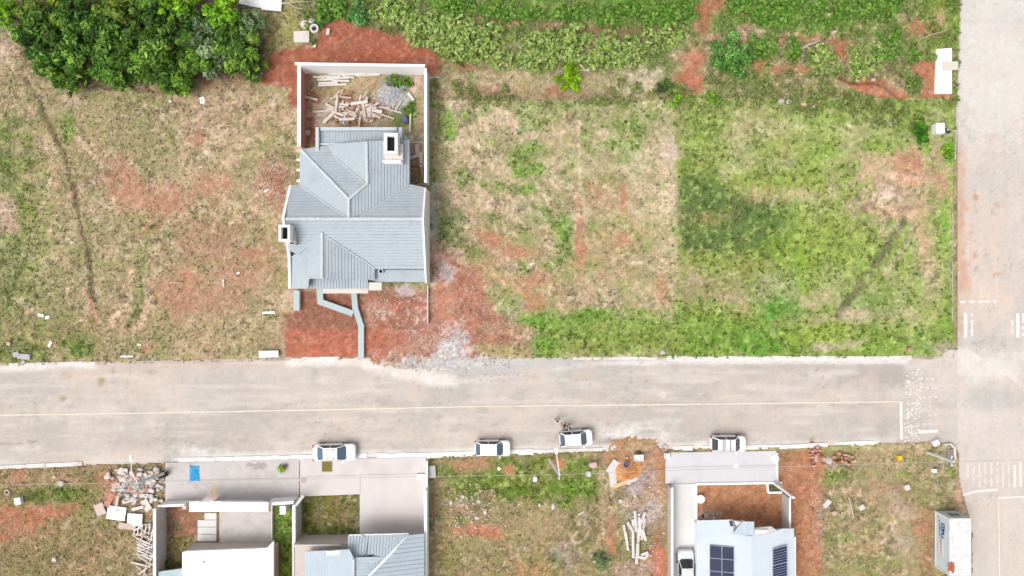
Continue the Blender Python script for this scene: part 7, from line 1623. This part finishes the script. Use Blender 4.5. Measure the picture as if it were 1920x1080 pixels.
ZONES = [(770, ', above the bare red soil'), (860, ', at the right tip of the bare red soil'), (960, ', right of the walled yard'), (1040, ', left of the lime bush'), (1120, ', above the lime bush'), (1210, ', midway from lime bush to red patch'), (1300, ', next to the red patch'), (1400, ', by the round bush'), (1480, ', above the grey bank rocks'), (1560, ', left of the gully head'), (1640, ', at the gully'), (1760, ', near the white platform')]
def shrubs(kind, polyg, n, label, group, seed, smin=.45, smax=1.35, mix=None):
    rr = random.Random(seed); xs = [p[0] for p in polyg]; ys = [p[1] for p in polyg]; pts = []; tries = 0
    def inside(x, y):
        c = False; k = len(polyg)
        for i in range(k):
            (ax, ay), (bx, by) = polyg[i], polyg[(i + 1) % k]
            if (ay > y) != (by > y) and x < (bx - ax) * (y - ay) / (by - ay) + ax: c = not c
        return c
    while len(pts) < n and tries < 20000:
        tries += 1; x = rr.uniform(min(xs), max(xs)); y = rr.uniform(min(ys), max(ys))
        if not inside(x, y) or any((x - a) ** 2 + (y - b) ** 2 < 13 ** 2 for a, b in pts): continue
        if fbm(np.array([[x]]), np.array([[y]]), 40, 8, 3, .6)[0, 0] < .40: continue
        pts.append((x, y))
    for i, (x, y) in enumerate(pts):
        lab = label
        if len(pts) > 20:
            for lim, txt in ZONES:
                if x < lim: lab = SHORT[kind] + txt; break
        o = empty('shrub', P(x, y), lab, 'shrub', group, rr.random() * 6.28); o.location.z = .08
        s = rr.uniform(smin, smax); o.scale = (s, s, s * rr.uniform(.8, 1.2))
        c = bpy.data.objects.new('foliage', rr.choice(KIND[kind])); COL.objects.link(c); c.parent = o
        c = bpy.data.objects.new('stems', stem_me); COL.objects.link(c); c.parent = o
shrubs('pale', [(690, 20), (780, 15), (830, 40), (900, 50), (960, 70), (1050, 60), (1110, 70), (1290, 62), (1285, 95), (1180, 118), (1050, 132), (960, 126), (900, 122), (845, 108), (800, 78), (730, 58)], 92, 'pale green large leaved shrub in the long band along the mown field', 'pale shrubs in the thicket band', 61)
shrubs('lush', [(800, 5), (1000, 25), (1300, 8), (1300, 42), (1180, 52), (1020, 35), (860, 32)], 46, 'fresh green shrub in the strip at the very top of the thicket', 'fresh green shrubs along the top edge', 62)
shrubs('lush', [(1360, 5), (1560, 5), (1720, 5), (1700, 30), (1540, 50), (1430, 50), (1370, 35)], 40, 'fresh green shrub at the top edge left of the side road', 'fresh green shrubs at the upper right', 63)
shrubs('lush', [(1400, 72), (1470, 76), (1495, 95), (1480, 110), (1410, 100)], 10, 'fresh green shrub right of the large round bush', 'shrubs right of the round bush', 64, .8, 1.2)
shrubs('lush', [(1640, 60), (1690, 62), (1740, 90), (1750, 110), (1690, 118), (1640, 110)], 14, 'bright green shrub left of the white platform', 'shrubs left of the white platform', 65)
shrubs('pale', [(1520, 100), (1640, 88), (1650, 125), (1600, 140), (1530, 140)], 18, 'pale shrub above the red gully', 'shrubs above the red gully', 66)
shrubs('olive', [(1540, 160), (1600, 175), (1700, 215), (1690, 235), (1560, 230), (1480, 200), (1380, 195), (1380, 165), (1460, 150)], 34, 'low olive shrub on the bank below the red gully', 'low shrubs on the bank', 67)
shrubs('olive', [(850, 150), (1000, 170), (1230, 150), (1250, 190), (1050, 200), (850, 192)], 20, 'low olive shrub in the dry strip above the mown field', 'low shrubs in the dry strip', 68, .6, 1.0)
shrubs('lush', [(590, 5), (660, 5), (700, 20), (690, 45), (640, 30), (600, 32)], 8, 'leafy shrub above the red soil', 'shrubs above the red soil', 69)
shrubs('olive', [(1560, 860), (1560, 905), (1590, 905), (1590, 860)], 3, 'low shrub beside the broken bricks', 'shrubs beside the broken bricks', 70, .5, .8)
